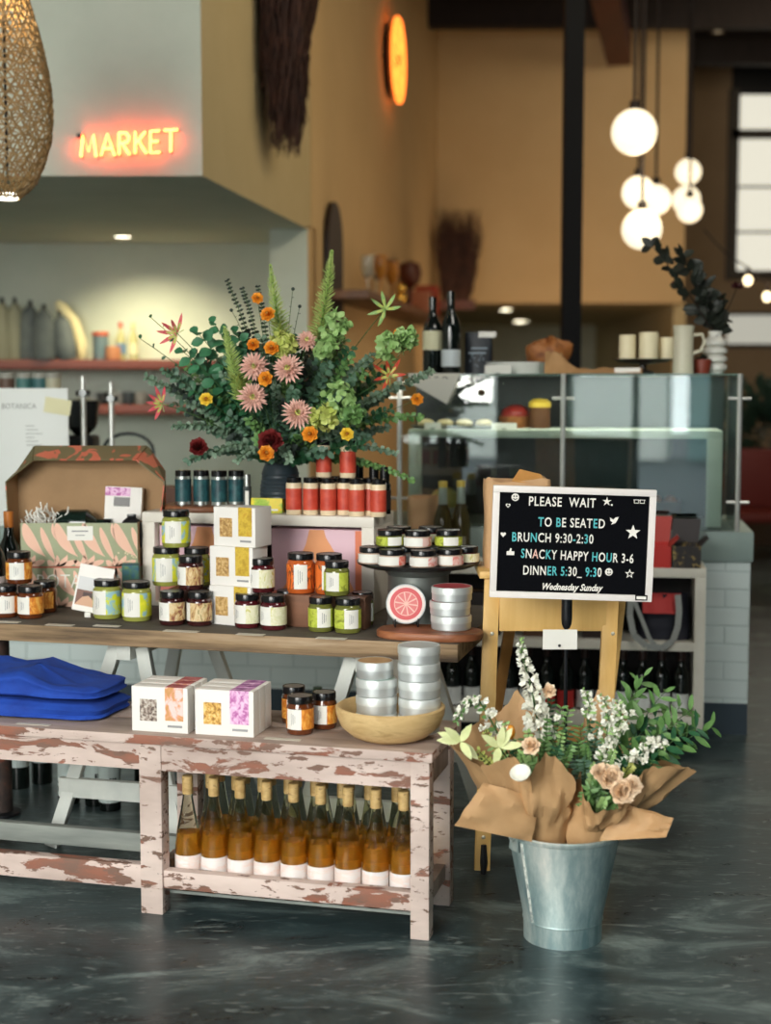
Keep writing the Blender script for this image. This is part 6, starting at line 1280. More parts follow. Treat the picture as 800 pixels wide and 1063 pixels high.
def heart(a, cx, cz, s, m=0, y=-.0055): a.prism([(cx+s*.06*16*math.sin(q)**3, cz+s*.06*(13*math.cos(q)-5*math.cos(2*q)-2*math.cos(3*q)-math.cos(4*q))) for q in [2*PI*k/20 for k in range(20)]], .0012, m, TR(0, y+.0012, 0))
a = MB(); x_, z_ = sp(527, 524.5); heart(a, x_, z_, 2.6*px2); heart(a, x_, z_, 1.4*px2, 1, -.0066); a.build('heart_symbol', SM, fb_)
a = MB(); x_, z_ = sp(522, 554.5); heart(a, x_, z_, 3*px2); a.build('heart_symbol', SM, fb_)
a = MB(); x_, z_ = sp(529.5, 573); q = px2
a.prism([(x_-4*q, z_-3*q), (x_+4*q, z_-3*q), (x_+4*q, z_+1*q), (x_+.8*q, z_+1*q), (x_+1.2*q, z_+4*q), (x_-.4*q, z_+4.2*q), (x_-1.4*q, z_+1.2*q), (x_-4*q, z_+.8*q)], .0012, 0, TR(0, -.0043, 0)); a.build('thumbs_up_symbol', SM, fb_)
a = MB(); x_, z_ = sp(637, 540.5)
a.prism([(x_-4.5*q, z_+3.5*q), (x_-1*q, z_+1.2*q), (x_+1.4*q, z_+3.6*q), (x_+4.6*q, z_+4.2*q), (x_+3.4*q, z_+1*q), (x_+1.4*q, z_-2.4*q), (x_-3*q, z_-4*q), (x_-1.6*q, z_-1.6*q), (x_-4*q, z_-.2*q)], .0012, 0, TR(0, -.0043, 0)); a.build('bird_symbol', SM, fb_)
a = MB(); x_, z_ = sp(663, 520.5)
for sx in (-1, 1):
    pts = [(x_+sx*3*q+2.2*q*cx, -.006, z_+1.7*q*cz) for cx, cz in ((-1, 1), (1, 1), (1, -1), (-1, -1), (-1, 1))]; a.tube(pts, .5*q, 4)
a.tube([(x_-1*q, -.006, z_+1.4*q), (x_+1*q, -.006, z_+1.4*q)], .5*q, 4); a.tube([(x_-5.2*q, -.006, z_+1.4*q), (x_-6.2*q, -.006, z_+1.6*q)], .5*q, 4); a.tube([(x_+5.2*q, -.006, z_+1.4*q), (x_+6.2*q, -.006, z_+1.6*q)], .5*q, 4); a.build('glasses_symbol', SM, fb_)
a = MB(); x_, z_ = sp(664.5, 619.8); a.b6(x_-6.2*q, x_+6.2*q, -.0145, -.012, z_-2.8*q, z_+2.8*q, 1); a.b6(x_-5*q, x_+5*q, -.0149, -.0144, z_-1.6*q, z_+1.6*q, 0); a.build('maker_plate', SM, t)
# pole stand behind the board
pp_ = at(588, 640, Ys_+.035); t = thing('sign_stand', 'slim black pole stand carrying the letter board behind the bucket', 'sign stand', (pp_.x, pp_.y, 0))
zc = at(588, 624, Ys_).z; zl = at(588, 650, Ys_).z
a = MB(); a.tube([(0, 0, .01), (-.001, 0, zl)], .0058, 10); a.build('pole', M('pole_black', (22, 24, 28), .35), t)
a = MB(); a.tube([(0, 0, zl-.012), (0, 0, zl), (0, 0, zl+.015), (0, 0, ctr.z+.05)], [.009, .014, .0155, .0155], 14); a.build('clamp_sleeve', M('pole_black', (22, 24, 28), .35), t)
a = MB(); a.lathe([(0, 0), (.12, 0), (.12, .006), (.02, .014), (0, .014)], 28); a.build('base_plate', M('pole_black', (22, 24, 28), .35), t)
a = MB(); zt_ = SH/2; a.b6(-.02, .02, -.03, -.018, ctr.z-.03, ctr.z+.06); a.build('board_hook', M('pole_black', (22, 24, 28), .35), t)
a = MB(); x_, z_ = at(563, 665, Ys_+.02).x-pp_.x, 0; x1_ = at(598.5, 665, Ys_+.02).x-pp_.x; a.b6(x_, x1_, -.022, -.019, at(580, 675, Ys_).z, at(580, 654.5, Ys_).z); t2 = thing('hanging_card', 'small white card with a black dot hung on the sign pole', 'card', (pp_.x, pp_.y, 0)); a.build('card', m_white, t2)
a = MB(); a.X = TR(at(581, 671, Ys_).x-pp_.x, -.0235, at(581, 671, Ys_).z) @ RX(PI/2); a.lathe([(0, 0), (.0042, 0), (.0042, .001), (0, .001)], 12); a.build('dot', m_dark, t2)
# ---------------------------------------------------------------- galvanised bucket
pbk = on(583.5, 987, 0, .102); BK = Vector((pbk.x, pbk.y, 0)); hbk = .290; rB = .1015; rT = .1465
t = thing('bucket', 'galvanised metal bucket of wrapped bouquets on the concrete floor', 'bucket', BK)
m_galv = NM('galvanised', [(.36, (104, 134, 138)), (.46, (150, 172, 172)), (.54, (188, 202, 198)), (.64, (234, 234, 226))], 5, (1, 1, .25), 10, rough=.40, metal=.55, rough2=.6, nrough=.68)
a = MB(); a.lathe([(0, .012), (rB*.97, .012), (rB*.97, 0), (rB, 0), (rB+.001, .052), (rB+.004, .055), (rB+.002, .060), (rT-.002, hbk-.012), (rT+.003, hbk-.008), (rT+.005, hbk), (rT+.001, hbk+.004), (rT-.004, hbk), (rB-.002, .07), (0, .03)], 56); a.build('bucket_body', m_galv, t)
a = MB(); a.tube([(rB*math.cos(q)*1.0+(0), rB*math.sin(q), .062) for q in [0, 0.001]], .001, 4)
a = MB()
an = -PI*.80; rr0 = lambda z: rB+.002+(rT-rB-.004)*(z-.06)/(hbk-.072)
a.tube([((rr0(z)+.001)*math.cos(an), (rr0(z)+.001)*math.sin(an), z) for z in (.06, .12, .18, .24, .275)], .0042, 6); a.build('seam', NM('galv_pale', [(.4, (150, 158, 154)), (.55, (216, 218, 208))], 60, rough=.6), t)
for an in (-PI*.86, PI*.14):
    a = MB(); c_, s_ = math.cos(an), math.sin(an); a.X = TR((rT+.004)*c_, (rT+.004)*s_, hbk-.005) @ RZ(an-PI/2); a.prism([(-.022, -.035), (.022, -.035), (.018, .012), (.0, .024), (-.018, .012)], .003); a.tube([(.011*math.cos(q), .006, .004+.011*math.sin(q)) for q in [2*PI*k/12 for k in range(13)]], .003, 6); a.build('handle_lug', m_galv, t)
a = MB(); c0 = Vector((math.cos(-PI*.86), math.sin(-PI*.86), 0))*(rT+.012); c1 = Vector((math.cos(PI*.14), math.sin(PI*.14), 0))*(rT+.012); 
sd = (c1-c0).normalized().cross(Vector((0, 0, 1))); 
a.tube([(c0*math.cos(q)*1.0+(-sd)*(rT+.02)*math.sin(q)+Vector((0, 0, hbk+.002-.05*math.sin(q)))) for q in [PI*k/20 for k in range(21)]], .0035, 6)
a.build('bail_handle', M('galv_wire', (150, 156, 154), .4, .8), t)
# ---------------------------------------------------------------- kraft wrapped bouquets
m_paper = NM('wrapping_kraft', [(.3, (182, 142, 98)), (.7, (200, 160, 114))], 7, rough=.65)
def wrap_paper(rim, mc, mr, parent, loc, seed):
    """closed rim of places (x,y,z) lofted to a ring in the bucket mouth, with folds"""
    n = len(rim); per = 5; cols = []
    for i in range(n):
        for k in range(per):
            f = k/per; cols.append(rim[i].lerp(rim[(i+1) % n], f))
    N_ = len(cols); rows = 14; vs = []
    for j in range(rows):
        s_ = j/(rows-1)
        for c, p in enumerate(cols):
            d = Vector((p.x-mc.x, p.y-mc.y, 0)); dn = d.normalized() if d.length > 1e-6 else Vector((1, 0, 0))
            m0 = mc+dn*mr*.72-Vector((0, 0, .085)); m1 = mc+dn*mr+Vector((0, 0, .012))
            if s_ < .2: q = m0.lerp(m1, s_/.2)
            else:
                tt_ = (s_-.2)/.8; ctl = m1+Vector((0, 0, max(.03, (p.z-m1.z)*.42)))+dn*max(0, (d.length-mr))*.50
                q = m1*(1-tt_)**2+ctl*2*tt_*(1-tt_)+p*tt_**2
                am = .020*math.sin(PI*min(1, tt_*1.0))+.006*tt_
                q = q+dn*am*(noise.noise(Vector((c*.20, j*.22, seed)))*1.5+.22*noise.noise(Vector((c*.6, j*.6, seed+4))))+Vector((0, 0, .012*noise.noise(Vector((c*.5, j*.6, seed+9)))*tt_))
            vs.append(q-loc)
    a = MB(); a.add(vs, [(j*N_+c, j*N_+(c+1) % N_, (j+1)*N_+(c+1) % N_, (j+1)*N_+c) for j in range(rows-1) for c in range(N_)])
    return a.build('paper_wrap', m_paper, parent, ang=28)
def flap(c4_, seed, parent, loc, bulge=.02):
    A_, B_, C_, D_ = c4_; dirn = (B_-A_).cross(D_-A_).normalized()
    def fn(i, j):
        p = A_.lerp(B_, i).lerp(D_.lerp(C_, i), j); return p+dirn*(bulge*math.sin(PI*j)*math.sin(PI*(.2+.8*i))+.014*noise.noise(Vector((i*4, j*4, seed))))-loc
    a = MB(); a.grid(fn, 14, 10); return a.build('paper_flap', m_paper, parent, ang=28)
rimL = [(597, 812, 3.60), (583, 792, 3.56), (566, 782, 3.54), (550, 806, 3.53), (533, 786, 3.55), (515, 790, 3.55), (498, 796, 3.56), (480, 783, 3.60), (463, 770, 3.70), (476, 762, 3.80), (500, 748, 3.88), (520, 738, 3.93), (537, 716, 3.96), (553, 736, 3.95), (570, 768, 3.92), (590, 790, 3.85), (598, 805, 3.72)]
rimR = [(603, 806, 3.66), (606, 828, 3.58), (617, 843, 3.53), (632, 842, 3.52), (645, 838, 3.52), (659, 829, 3.54), (667, 800, 3.57), (684, 795, 3.57), (703, 797, 3.58), (723, 800, 3.62), (708, 796, 3.74), (686, 786, 3.84), (668, 772, 3.92), (658, 762, 3.95), (642, 732, 3.98), (620, 717, 3.99), (607, 742, 3.96), (601, 776, 3.88)]
mcB = BK+Vector((0, 0, hbk))
locL = mcB+Vector((-.06, 0, 0)); locR = mcB+Vector((.062, 0, 0))
bL = thing('wrapped_bouquet', 'left kraft-wrapped bouquet with white snapdragons in the bucket', 'bouquet', locL, 0, 'wrapped bouquets in the bucket')
bR = thing('wrapped_bouquet', 'right kraft-wrapped bouquet with peach carnations and long leaves in the bucket', 'bouquet', locR, 0, 'wrapped bouquets in the bucket')
wrap_paper([at(*q) for q in rimL], locL, .080, bL, locL, 1.0)
wrap_paper([at(*q) for q in rimR], locR, .080, bR, locR, 5.0)
flap([at(502, 812, 3.575), at(471, 857, 3.52), at(552, 874, 3.60), at(560, 830, 3.61)], 2, bL, locL, .014)
flap([at(640, 832, 3.60), at(699, 849, 3.54), at(691, 869, 3.53), at(622, 873, 3.605)], 6, bR, locR, .010)
# flower builders -----------------------------------------------------------
m_stem = M('stem_green', (66, 96, 54), .5); m_stemd = M('stem_dark', (52, 58, 42), .6)
def LM(name, c, c2=None): return NM(name, [(.3, c), (.7, c2 or tuple(min(255, q+22) for q in c))], 30, rough=.5)
L_DEEP = LM('leaf_deep', (30, 76, 46), (46, 98, 62)); L_BLUE = LM('leaf_blue', (62, 98, 76), (94, 126, 102)); L_GREY = LM('leaf_grey', (84, 112, 92), (124, 146, 122)); L_MID = LM('leaf_mid', (76, 118, 60), (110, 148, 84)); L_LIGHT = LM('leaf_light', (124, 164, 92), (160, 190, 122)); L_LIME = LM('leaf_lime', (168, 182, 84), (204, 208, 122)); L_DARK = LM('leaf_dark', (30, 44, 40), (48, 62, 54))  # L_DARK is the darkest leaf green
P_WHITE = LM('petal_white', (236, 236, 220), (244, 242, 232)); P_PEACH = LM('petal_peach', (246, 216, 180), (250, 230, 204)); P_PINK = LM('petal_dusty_pink', (214, 164, 150), (232, 190, 174)); P_ORANGE = LM('petal_orange', (224, 130, 30), (240, 166, 50)); P_YELLOW = LM('petal_yellow', (232, 190, 40), (244, 214, 80)); P_RED = LM('petal_dark_red', (96, 26, 28), (126, 40, 38)); P_HOT = LM('petal_hot_pink', (206, 70, 90), (228, 120, 120)); P_PALEG = LM('petal_pale_green', (206, 214, 150), (226, 230, 178)); P_RUST = LM('petal_rust', (170, 56, 40), (200, 84, 60))
def rdir(rg, up=0.0):
    d = Vector((rg.gauss(0, 1), rg.gauss(0, 1), rg.gauss(0, 1)+up)); return d.normalized()
def spire(parent, pts, loc, rg, n, r0, r1, petal, name='flower_spire'):
    a = MB(); L_ = len(pts)
    for k in range(n):
        s_ = k/n; f = s_*(L_-1); i = min(int(f), L_-2); p = pts[i].lerp(pts[i+1], f-i)-loc; r = r0+(r1-r0)*s_; an = k*2.4; d = Vector((math.cos(an), math.sin(an), .25))
        c = p+d*r*.6
        for q in range(4):
            dd = (d+rdir(rg)*.9).normalized(); a.leaf(c, dd, rdir(rg), r*1.0, r*.75, 0, .25, .2)
    return a.build(name, petal, parent)
def ruffle(parent, c, r, rg, petal, n=60, name='carnation', face=Vector((0, -1, .4))):
    a = MB(); face = face.normalized(); u = face.orthogonal().normalized(); w = face.cross(u)
    for k in range(n):
        s_ = (k+.5)/n; an = k*2.39996; tilt = .15+1.35*s_; d = (face*math.cos(tilt)+(u*math.cos(an)+w*math.sin(an))*math.sin(tilt)); sd = -(face*math.sin(tilt)*-1+(u*math.cos(an)+w*math.sin(an))*-math.cos(tilt))
        a.leaf(c+d*r*.15, (d+rdir(rg)*.12).normalized(), face*1.0+rdir(rg)*.2-d*.2, r*(.85+.2*rg.random()), r*.72, 0, -.12, -.15)
    return a.build(name, petal, parent)
def stem_tube(parent, pts, loc, r=.0022, mat=None, name='stem'):
    a = MB(); a.tube([p-loc for p in pts], [r*(1.2-.6*k/(len(pts)-1)) for k in range(len(pts))], 5); return a.build(name, mat or m_stem, parent)
def leafy(parent, pts, loc, rg, mat, L, w, per=2, start=.25, name='leaves', droop=.2, cup=.12, n=None):
    a = MB(); N_ = n or max(6, int((pts[-1]-pts[0]).length/(L*.42)))
    for k in range(N_):
        s_ = start+(1-start)*k/(N_-1); f = s_*(len(pts)-1); i = min(int(f), len(pts)-2); p = pts[i].lerp(pts[i+1], f-i)-loc; tg = (pts[i+1]-pts[i]).normalized()
        o_ = tg.orthogonal().normalized(); an = k*1.9+rg.uniform(-.4, .4)
        for q in range(per):
            aa = an+2*PI*q/per; sd = o_*math.cos(aa)+tg.cross(o_)*math.sin(aa); d = (sd*.9+tg*.55+Vector((0, 0, -droop))).normalized(); sz = (1-.45*s_)*rg.uniform(.8, 1.15)
            a.leaf(p, d, tg*.3+Vector((rg.uniform(-.6, .6), -1, .35)), L*sz, w*sz, 0, cup, .15)
    return a.build(name, mat, parent)
rg = random.Random(21)
def B3(bq, px, py, Y, lift=.03): 
    base = (locL if bq is bL else locR)+Vector((0, 0, -.02)); p = at(px, py, Y); mid = base.lerp(p, .5)+Vector((0, 0, lift)); return bez(base, mid, p, 10)
def sub(bq, name): return bq
# left bouquet
pts = [at(q[0], q[1], 3.78) for q in ((560, 765), (557, 745), (553, 722), (548, 702), (543, 685), (540, 668))]
stem_tube(bL, [locL]+pts, locL, .003); spire(bL, pts, locL, rg, 58, .030, .009, P_WHITE, 'snapdragon_spire')
a = MB(); 
for k in range(14): a.leaf(pts[-2].lerp(pts[-1], k/13*1.3)-locL, rdir(rg, .6), rdir(rg), .016, .008)
a.build('green_buds', L_LIGHT, bL)
pts = [at(q[0], q[1], 3.72) for q in ((520, 768), (508, 745), (497, 727), (486, 728), (478, 740), (474, 748))]
stem_tube(bL, [locL]+pts, locL, .0025); spire(bL, pts, locL, rg, 34, .020, .009, P_WHITE, 'snapdragon_spire')
leafy(bL, pts, locL, rg, L_MID, .03, .012, 2, .1, n=10)
for px, py, Y in ((531, 772, 3.70), (545, 768, 3.72), (565, 770, 3.72), (574, 752, 3.78), (582, 735, 3.82), (590, 760, 3.75), (510, 772, 3.70), (590, 738, 3.86), (556, 792, 3.62), (578, 778, 3.66)):
    p_ = B3(bL, px, py, Y); stem_tube(bL, p_, locL, .0018); leafy(bL, p_, locL, rg, rg.choice([L_DEEP, L_MID, L_MID, L_LIGHT]), .038, .014, 3, .55, n=9)
p_ = B3(bL, 551, 775, 3.60); stem_tube(bL, p_, locL); ruffle(bL, p_[-1]-locL, .026, rg, P_PEACH, 26, 'peach_rose', Vector((-.3, -1, .6)))
p_ = B3(bL, 569, 718, 3.80); stem_tube(bL, p_, locL); ruffle(bL, p_[-1]-locL, .022, rg, P_PEACH, 22, 'peach_rose', Vector((.2, -1, .6)))
# pale lily at the left
for (px, py, Y, dirs) in ((478, 770, 3.62, ((-.9, -.3, .5), (-.6, -.6, .75), (.2, -.4, .5), (.7, -.3, -.6), (.3, -.8, -.3), (-.4, -.2, .1))), (518, 776, 3.64, ((.4, -.4, .8), (-.5, -.4, .5), (.8, -.2, .2), (-.2, -.9, -.3), (.1, -.5, .9)))):
    p_ = B3(bL, px, py, Y, .05); stem_tube(bL, p_, locL, .003); a = MB()
    for d in dirs: a.leaf(p_[-1]-locL, d, (0, -1, .5), .062, .022, 0, .1, .25)
    a.build('lily_bloom', P_PALEG, bL)
c = at(541, 806, 3.515); a = MB(); a.X = Matrix.Translation(c-locL) @ RX(PI/2-.95) @ RY(-.25); a.lathe([(0, 0), (.012, .002), (.022, .008), (.026, .016), (.024, .016), (.02, .010), (.011, .005), (0, .004)], 20); a.build('white_cup_bloom', P_WHITE, bL)
p_ = B3(bL, 538, 795, 3.57); stem_tube(bL, [locL, locL.lerp(c, .5)+Vector((0, .05, .04)), c+Vector((0, .01, 0))], locL, .0025)
p_ = B3(bL, 530, 760, 3.68); a = MB(); a.ball(p_[-1]-locL, .012, 0, 10, 6, (1, 1, 1.6)); a.build('orange_bud', P_ORANGE, bL); stem_tube(bL, p_, locL)
# right bouquet
for px, py, Y in ((612, 760, 3.80), (600, 772, 3.75), (606, 790, 3.68), (598, 790, 3.7), (622, 812, 3.6), (612, 820, 3.58), (630, 800, 3.64), (640, 830, 3.56), (650, 770, 3.76), (645, 790, 3.7), (618, 770, 3.74), (602, 755, 3.82)):
    p_ = B3(bR, px, py, Y); stem_tube(bR, p_, locR, .0018); leafy(bR, p_, locR, rg, rg.choice([L_DEEP, L_DEEP, L_MID, L_BLUE]), .044, .012, 3, .5, n=10)
for px, py, Y in ((690, 718, 3.80), (716, 738, 3.74), (738, 755, 3.74), (700, 752, 3.72), (688, 772, 3.72), (705, 735, 3.80), (660, 715, 3.88), (668, 702, 3.92), (680, 745, 3.80), (722, 756, 3.70)):
    p_ = B3(bR, px, py, Y, .08); stem_tube(bR, p_, locR, .0018); leafy(bR, p_, locR, rg, rg.choice([L_DEEP, L_MID, L_MID]), .085, .026, 2, .5, name='long_leaves', n=8, droop=.1)
for pl, n_, r_ in (([(628, 770), (632, 750), (630, 735), (624, 722)], 24, .016), ([(640, 760), (645, 742), (640, 728)], 18, .016), ([(650, 792), (668, 782), (680, 768), (690, 775)], 34, .018), ([(625, 790), (632, 775), (640, 760)], 26, .017), ([(610, 745), (612, 730), (606, 716)], 16, .014)):
    pts = [at(x, y, 3.70) for x, y in pl]; stem_tube(bR, [locR, locR.lerp(pts[0], .6)]+pts, locR, .002); spire(bR, pts, locR, rg, n_, r_*1.1, r_*.7, P_WHITE, 'white_stock'); leafy(bR, pts, locR, rg, L_LIGHT, .026, .012, 2, .0, n=8)
for (px, py, r_) in ((632, 808, .034), (645, 822, .034), (655, 816, .026), (622, 802, .024)):
    p_ = B3(bR, px, py, 3.56+.02*(py < 810)); stem_tube(bR, p_, locR); ruffle(bR, p_[-1]-locR, r_, rg, P_PEACH, 60, 'carnation', Vector((.1, -1, .5)))

for bq, lo, lst in ((bL, locL, ((505, 760, 3.70, L_LIME), (525, 752, 3.72, L_LIGHT), (548, 760, 3.68, L_LIGHT), (568, 748, 3.74, L_MID), (583, 762, 3.72, L_LIGHT), (593, 775, 3.66, L_MID), (497, 780, 3.64, L_LIME), (540, 782, 3.62, L_LIGHT), (572, 728, 3.84, L_DEEP))),
                    (bR, locR, ((608, 775, 3.70, L_MID), (616, 795, 3.64, L_LIGHT), (636, 780, 3.68, L_LIGHT), (655, 795, 3.66, L_LIME), (628, 830, 3.56, L_LIGHT), (640, 748, 3.80, L_LIGHT), (660, 780, 3.72, L_MID), (612, 735, 3.86, L_DEEP), (622, 752, 3.82, L_MID)))):
    for px, py, Y, mt in lst:
        p_ = B3(bq, px, py, Y); stem_tube(bq, p_, lo, .0016); leafy(bq, p_, lo, rg, mt, .026, .016, 3, .62, n=9)
for bq, lo, lst in ((bL, locL, ((512, 742), (527, 758), (500, 756), (560, 752), (578, 745))), (bR, locR, ((648, 755), (655, 740), (612, 765), (640, 795), (668, 790)))):
    for px, py in lst:
        p_ = B3(bq, px, py, 3.68); stem_tube(bq, p_, lo, .0014); ruffle(bq, p_[-1]-lo, .011, rg, P_WHITE, 10, 'small_white_bloom', Vector((rg.uniform(-.5, .5), -1, .4)))
def atF(px, py, Y): return at(px, py, Y+.17)
# ---------------------------------------------------------------- dark ribbed vase and its arrangement
q = onT(291, vC+.155); VZ = CT+.0005; VA = Vector((q.x, q.y, VZ)); vh = .165
t = thing('flower_vase', 'dark ribbed ceramic vase holding the big flower arrangement', 'vase', VA)
a = MB(); pr = [(0, 0), (.048, 0), (.055, .006)]
for k in range(9):
    z = .012+k*.0135; r = .062+.006*math.sin(PI*min(1, (k+1)/8)); pr += [(r, z), (r+.0022, z+.006), (r, z+.0115)]
pr += [(.058, vh-.022), (.052, vh-.008), (.056, vh), (.05, vh), (.046, vh-.02), (0, vh-.03)]
a.lathe(pr, 40); a.build('vase_body', M('vase_charcoal', (46, 56, 62), .38), t)
VM = VA+Vector((0, 0, vh-.02))
def place(px, py):
    s_ = 'left' if px < 235 else ('right' if px > 355 else 'middle'); v_ = 'upper' if py < 355 else ('lower' if py > 430 else 'central'); return v_+' '+s_
def fstem(name, lab, cat, px, py, Y, bow=.06, grp=None, n=10, r=.0022):
    p = atF(px, py, Y); c = thing(name, lab, cat, VM, 0, grp); mid = VM.lerp(p, .45); mid.z = max(mid.z, VM.z+.5*(p.z-VM.z)+bow); pts = bez(VM, mid, p, n); stem_tube(c, pts, VM, r); return c, pts
rg = random.Random(5)
# foxtail lilies
for (px, py, Y, base, lab) in ((280.5, 275, 4.60, (296, 368), 'tall green foxtail lily spike left of the middle of the arrangement'), (344.5, 260, 4.62, (330, 352), 'tallest green foxtail lily spike at the top right of the arrangement'), (233, 340, 4.50, (254, 418), 'lower curved green foxtail lily spike at the left of the arrangement')):
    c, pts = fstem('foxtail_lily', lab, 'flower', base[0], base[1], Y, .03, 'foxtail lilies in the arrangement'); b0 = pts[-1]; tip = atF(px, py, Y); mid = b0.lerp(tip, .5)+Vector((-.010 if px < 300 else .008, 0, 0)); sp_ = bez(b0, mid, tip, 12); stem_tube(c, sp_, VM, .003, name='spike_core')
    a = MB(); nf = 240
    for k in range(nf):
        s_ = k/nf; f = s_*11; i = min(int(f), 10); p = sp_[i].lerp(sp_[i+1], f-i)-VM; r = (.036*(1-s_**1.6)+.007); an = k*2.39996; d = Vector((math.cos(an), math.sin(an), .15+.7*s_)); a.leaf(p, d, (0, -.6, 1), r*rg.uniform(.8, 1.4), .0080*(1-.4*s_), 0, .1, -.15)
    a.build('flower_spike', NM('foxtail_green', [(.3, (146, 184, 88)), (.7, (204, 218, 140))], 30, rough=.5), c)
    if px != 344.5:
        a = MB()
        for k in range(70): s_ = k/70*.35; f = s_*11; i = min(int(f), 10); p = sp_[i].lerp(sp_[i+1], f-i)-VM; an = k*2.39996; d = Vector((math.cos(an), math.sin(an), .4)); a.leaf(p, d, (0, -.3, 1), .038, .010, 0, .1, -.1)
        a.build('open_florets', L_LIME, c)
# dusty pink chrysanthemums
for (px, py, r, Y, lab) in ((264, 381, .050, 4.48, 'dusty pink chrysanthemum at the upper left of the pink cluster'), (299, 384, .052, 4.46, 'dusty pink chrysanthemum at the upper middle of the arrangement'), (262, 413, .052, 4.44, 'dusty pink chrysanthemum with green centre beside the lower foxtail spike'), (308, 430, .053, 4.42, 'lowest dusty pink chrysanthemum, nearest the red label jars'), (318, 354, .036, 4.52, 'small dusty pink chrysanthemum between the two tall foxtail spikes')):
    c, pts = fstem('chrysanthemum', lab, 'flower', px, py, Y, .0, 'pink chrysanthemums'); e = pts[-1]-VM; face = Vector((rg.uniform(-.3, .3), -1, rg.uniform(.2, .5))).normalized(); u = face.orthogonal().normalized(); w = face.cross(u); a = MB()
    for ring_, nn_, tl, ln in ((0, 20, 1.45, 1.0), (1, 18, 1.15, .95), (2, 15, .85, .8), (3, 11, .55, .55)):
        for k in range(nn_):
            an = 2*PI*k/nn_+ring_*.17+rg.uniform(-.08, .08); rad = u*math.cos(an)+w*math.sin(an); d = face*math.cos(tl)+rad*math.sin(tl); a.leaf(e+face*.004*ring_, d, face-d*.2, r*ln*rg.uniform(.9, 1.08), r*.20, 0, .25, -.12 if ring_ else .1)
    a.build('petals', P_PINK, c); a = MB(); a.ball(e+face*.012, r*.24, 0, 10, 6); 
    for k in range(26):
        an = k*2.4; a.leaf(e+face*.014, (face+(u*math.cos(an)+w*math.sin(an))*.5*(k/26)), u, r*.32, r*.08)
    a.build('centre', L_LIME, c)
# ranunculus
def ranun(px, py, rp, Y, mat, lab, grp):
    c, pts = fstem('ranunculus', lab, 'flower', px, py, Y, .02, grp, r=.0016); r = rp/FPX*Y*1.08; e = pts[-1]-VM; face = Vector((rg.uniform(-.4, .4), -1, rg.uniform(.1, .6))).normalized(); u = face.orthogonal().normalized(); w = face.cross(u); a = MB()
    for ring_, nn_, tl, ln, wd in ((0, 7, 1.5, 1.0, .95), (1, 7, 1.2, .95, .85), (2, 6, .9, .85, .8), (3, 6, .6, .72, .6), (4, 5, .3, .62, .4)):
        for k in range(nn_):
            an = 2*PI*(k+.5*(ring_ % 2))/nn_; rad = u*math.cos(an)+w*math.sin(an); d = face*math.cos(tl)+rad*math.sin(tl); a.leaf(e, d, face*math.sin(tl)-rad*math.cos(tl), r*ln, r*wd, 0, .2, -.45*(.3+ring_*.1))
    a.build('petals', mat, c); a = MB(); a.ball(e+face*r*.45, r*.22, 0, 8, 5); a.build('centre', M('ranun_centre', (150, 96, 20), .6), c)
go_, gy_ = 'orange ranunculus in the arrangement', 'yellow ranunculus in the arrangement'
for px, py, rp, Y, lab in ((267, 310, 6.5, 4.6, 'small orange-yellow ranunculus topmost beside the left tall foxtail spike'), (278.5, 327, 8.5, 4.52, 'large orange ranunculus against the left tall foxtail spike'), (263, 358, 7, 4.5, 'orange-yellow ranunculus left of the base of the tall foxtail spike'), (282, 362, 8.5, 4.47, 'orange ranunculus just above the pink chrysanthemums'), (276, 393.5, 8.5, 4.42, 'orange ranunculus between the pink chrysanthemums'), (322, 451, 9, 4.40, 'orange ranunculus right above the stacked red label jars'), (276, 471, 9, 4.41, 'deep orange ranunculus hanging at the rim of the dark vase'), (433, 415, 7, 4.7, 'orange bloom at the far right edge of the arrangement'), (413, 348, 6.5, 4.72, 'small orange bloom at the upper right behind the light green leaves')): ranun(px, py, rp, Y, P_ORANGE, lab, go_)
for px, py, rp, Y, lab in ((214, 415, 7.5, 4.46, 'yellow ranunculus at the left of the arrangement'), (360, 451, 7.5, 4.42, 'yellow ranunculus above the right stacked red label jar')): ranun(px, py, rp, Y, P_YELLOW, lab, gy_)
for px, py, rp, Y, lab in ((281, 459, 13, 4.45, 'dark red dahlia over the rim of the dark vase'), (206, 465, 10, 4.46, 'dark red bloom hanging low at the left over the teal canisters')):
    c, pts = fstem('dahlia', lab, 'flower', px, py, Y, .02); ruffle(c, pts[-1]-VM, rp/FPX*Y*1.05, rg, P_RED, 50, 'petals')
# gloriosa lilies
for px, py, Y, m_, lab in ((178, 340, 4.56, P_HOT, 'pink gloriosa lily with swept petals at the upper left of the arrangement'), (162, 413, 4.5, P_HOT, 'pink and cream gloriosa lily jutting out at the far left'), (398, 384, 4.5, P_RUST, 'red gloriosa bloom at the right of the arrangement'), (394, 315, 4.6, L_LIGHT, 'green spidery gloriosa bloom at the upper right')):
    c, pts = fstem('gloriosa_lily', lab, 'flower', px+6, py+6, Y, .04, 'gloriosa lilies'); e = pts[-1]-VM; a = MB(); b = MB()
    for k in range(6):
        an = (PI*.40+PI*.20*k if px < 300 else PI*(.0+.28*k)); d = Vector((math.cos(an), rg.uniform(-.55, .1), math.sin(an))); L_ = .066*rg.uniform(.85, 1.1)
        a.leaf(e, d, (rg.uniform(-.4, .4), -1, .3), L_, .013, 0, .15, -.30); b.leaf(e, d, (0, -1, .3), L_*.55, .010, 0, .12, -.22)
    a.build('petals', m_, c); b.build('petal_bases', L_LIME, c); a = MB()
    for k in range(5): a.tube([e, e+Vector((rg.uniform(-.5, .5), -.6, rg.uniform(-.8, .2)))*.05], .0012, 4)
    a.build('stamens', L_LIGHT, c)
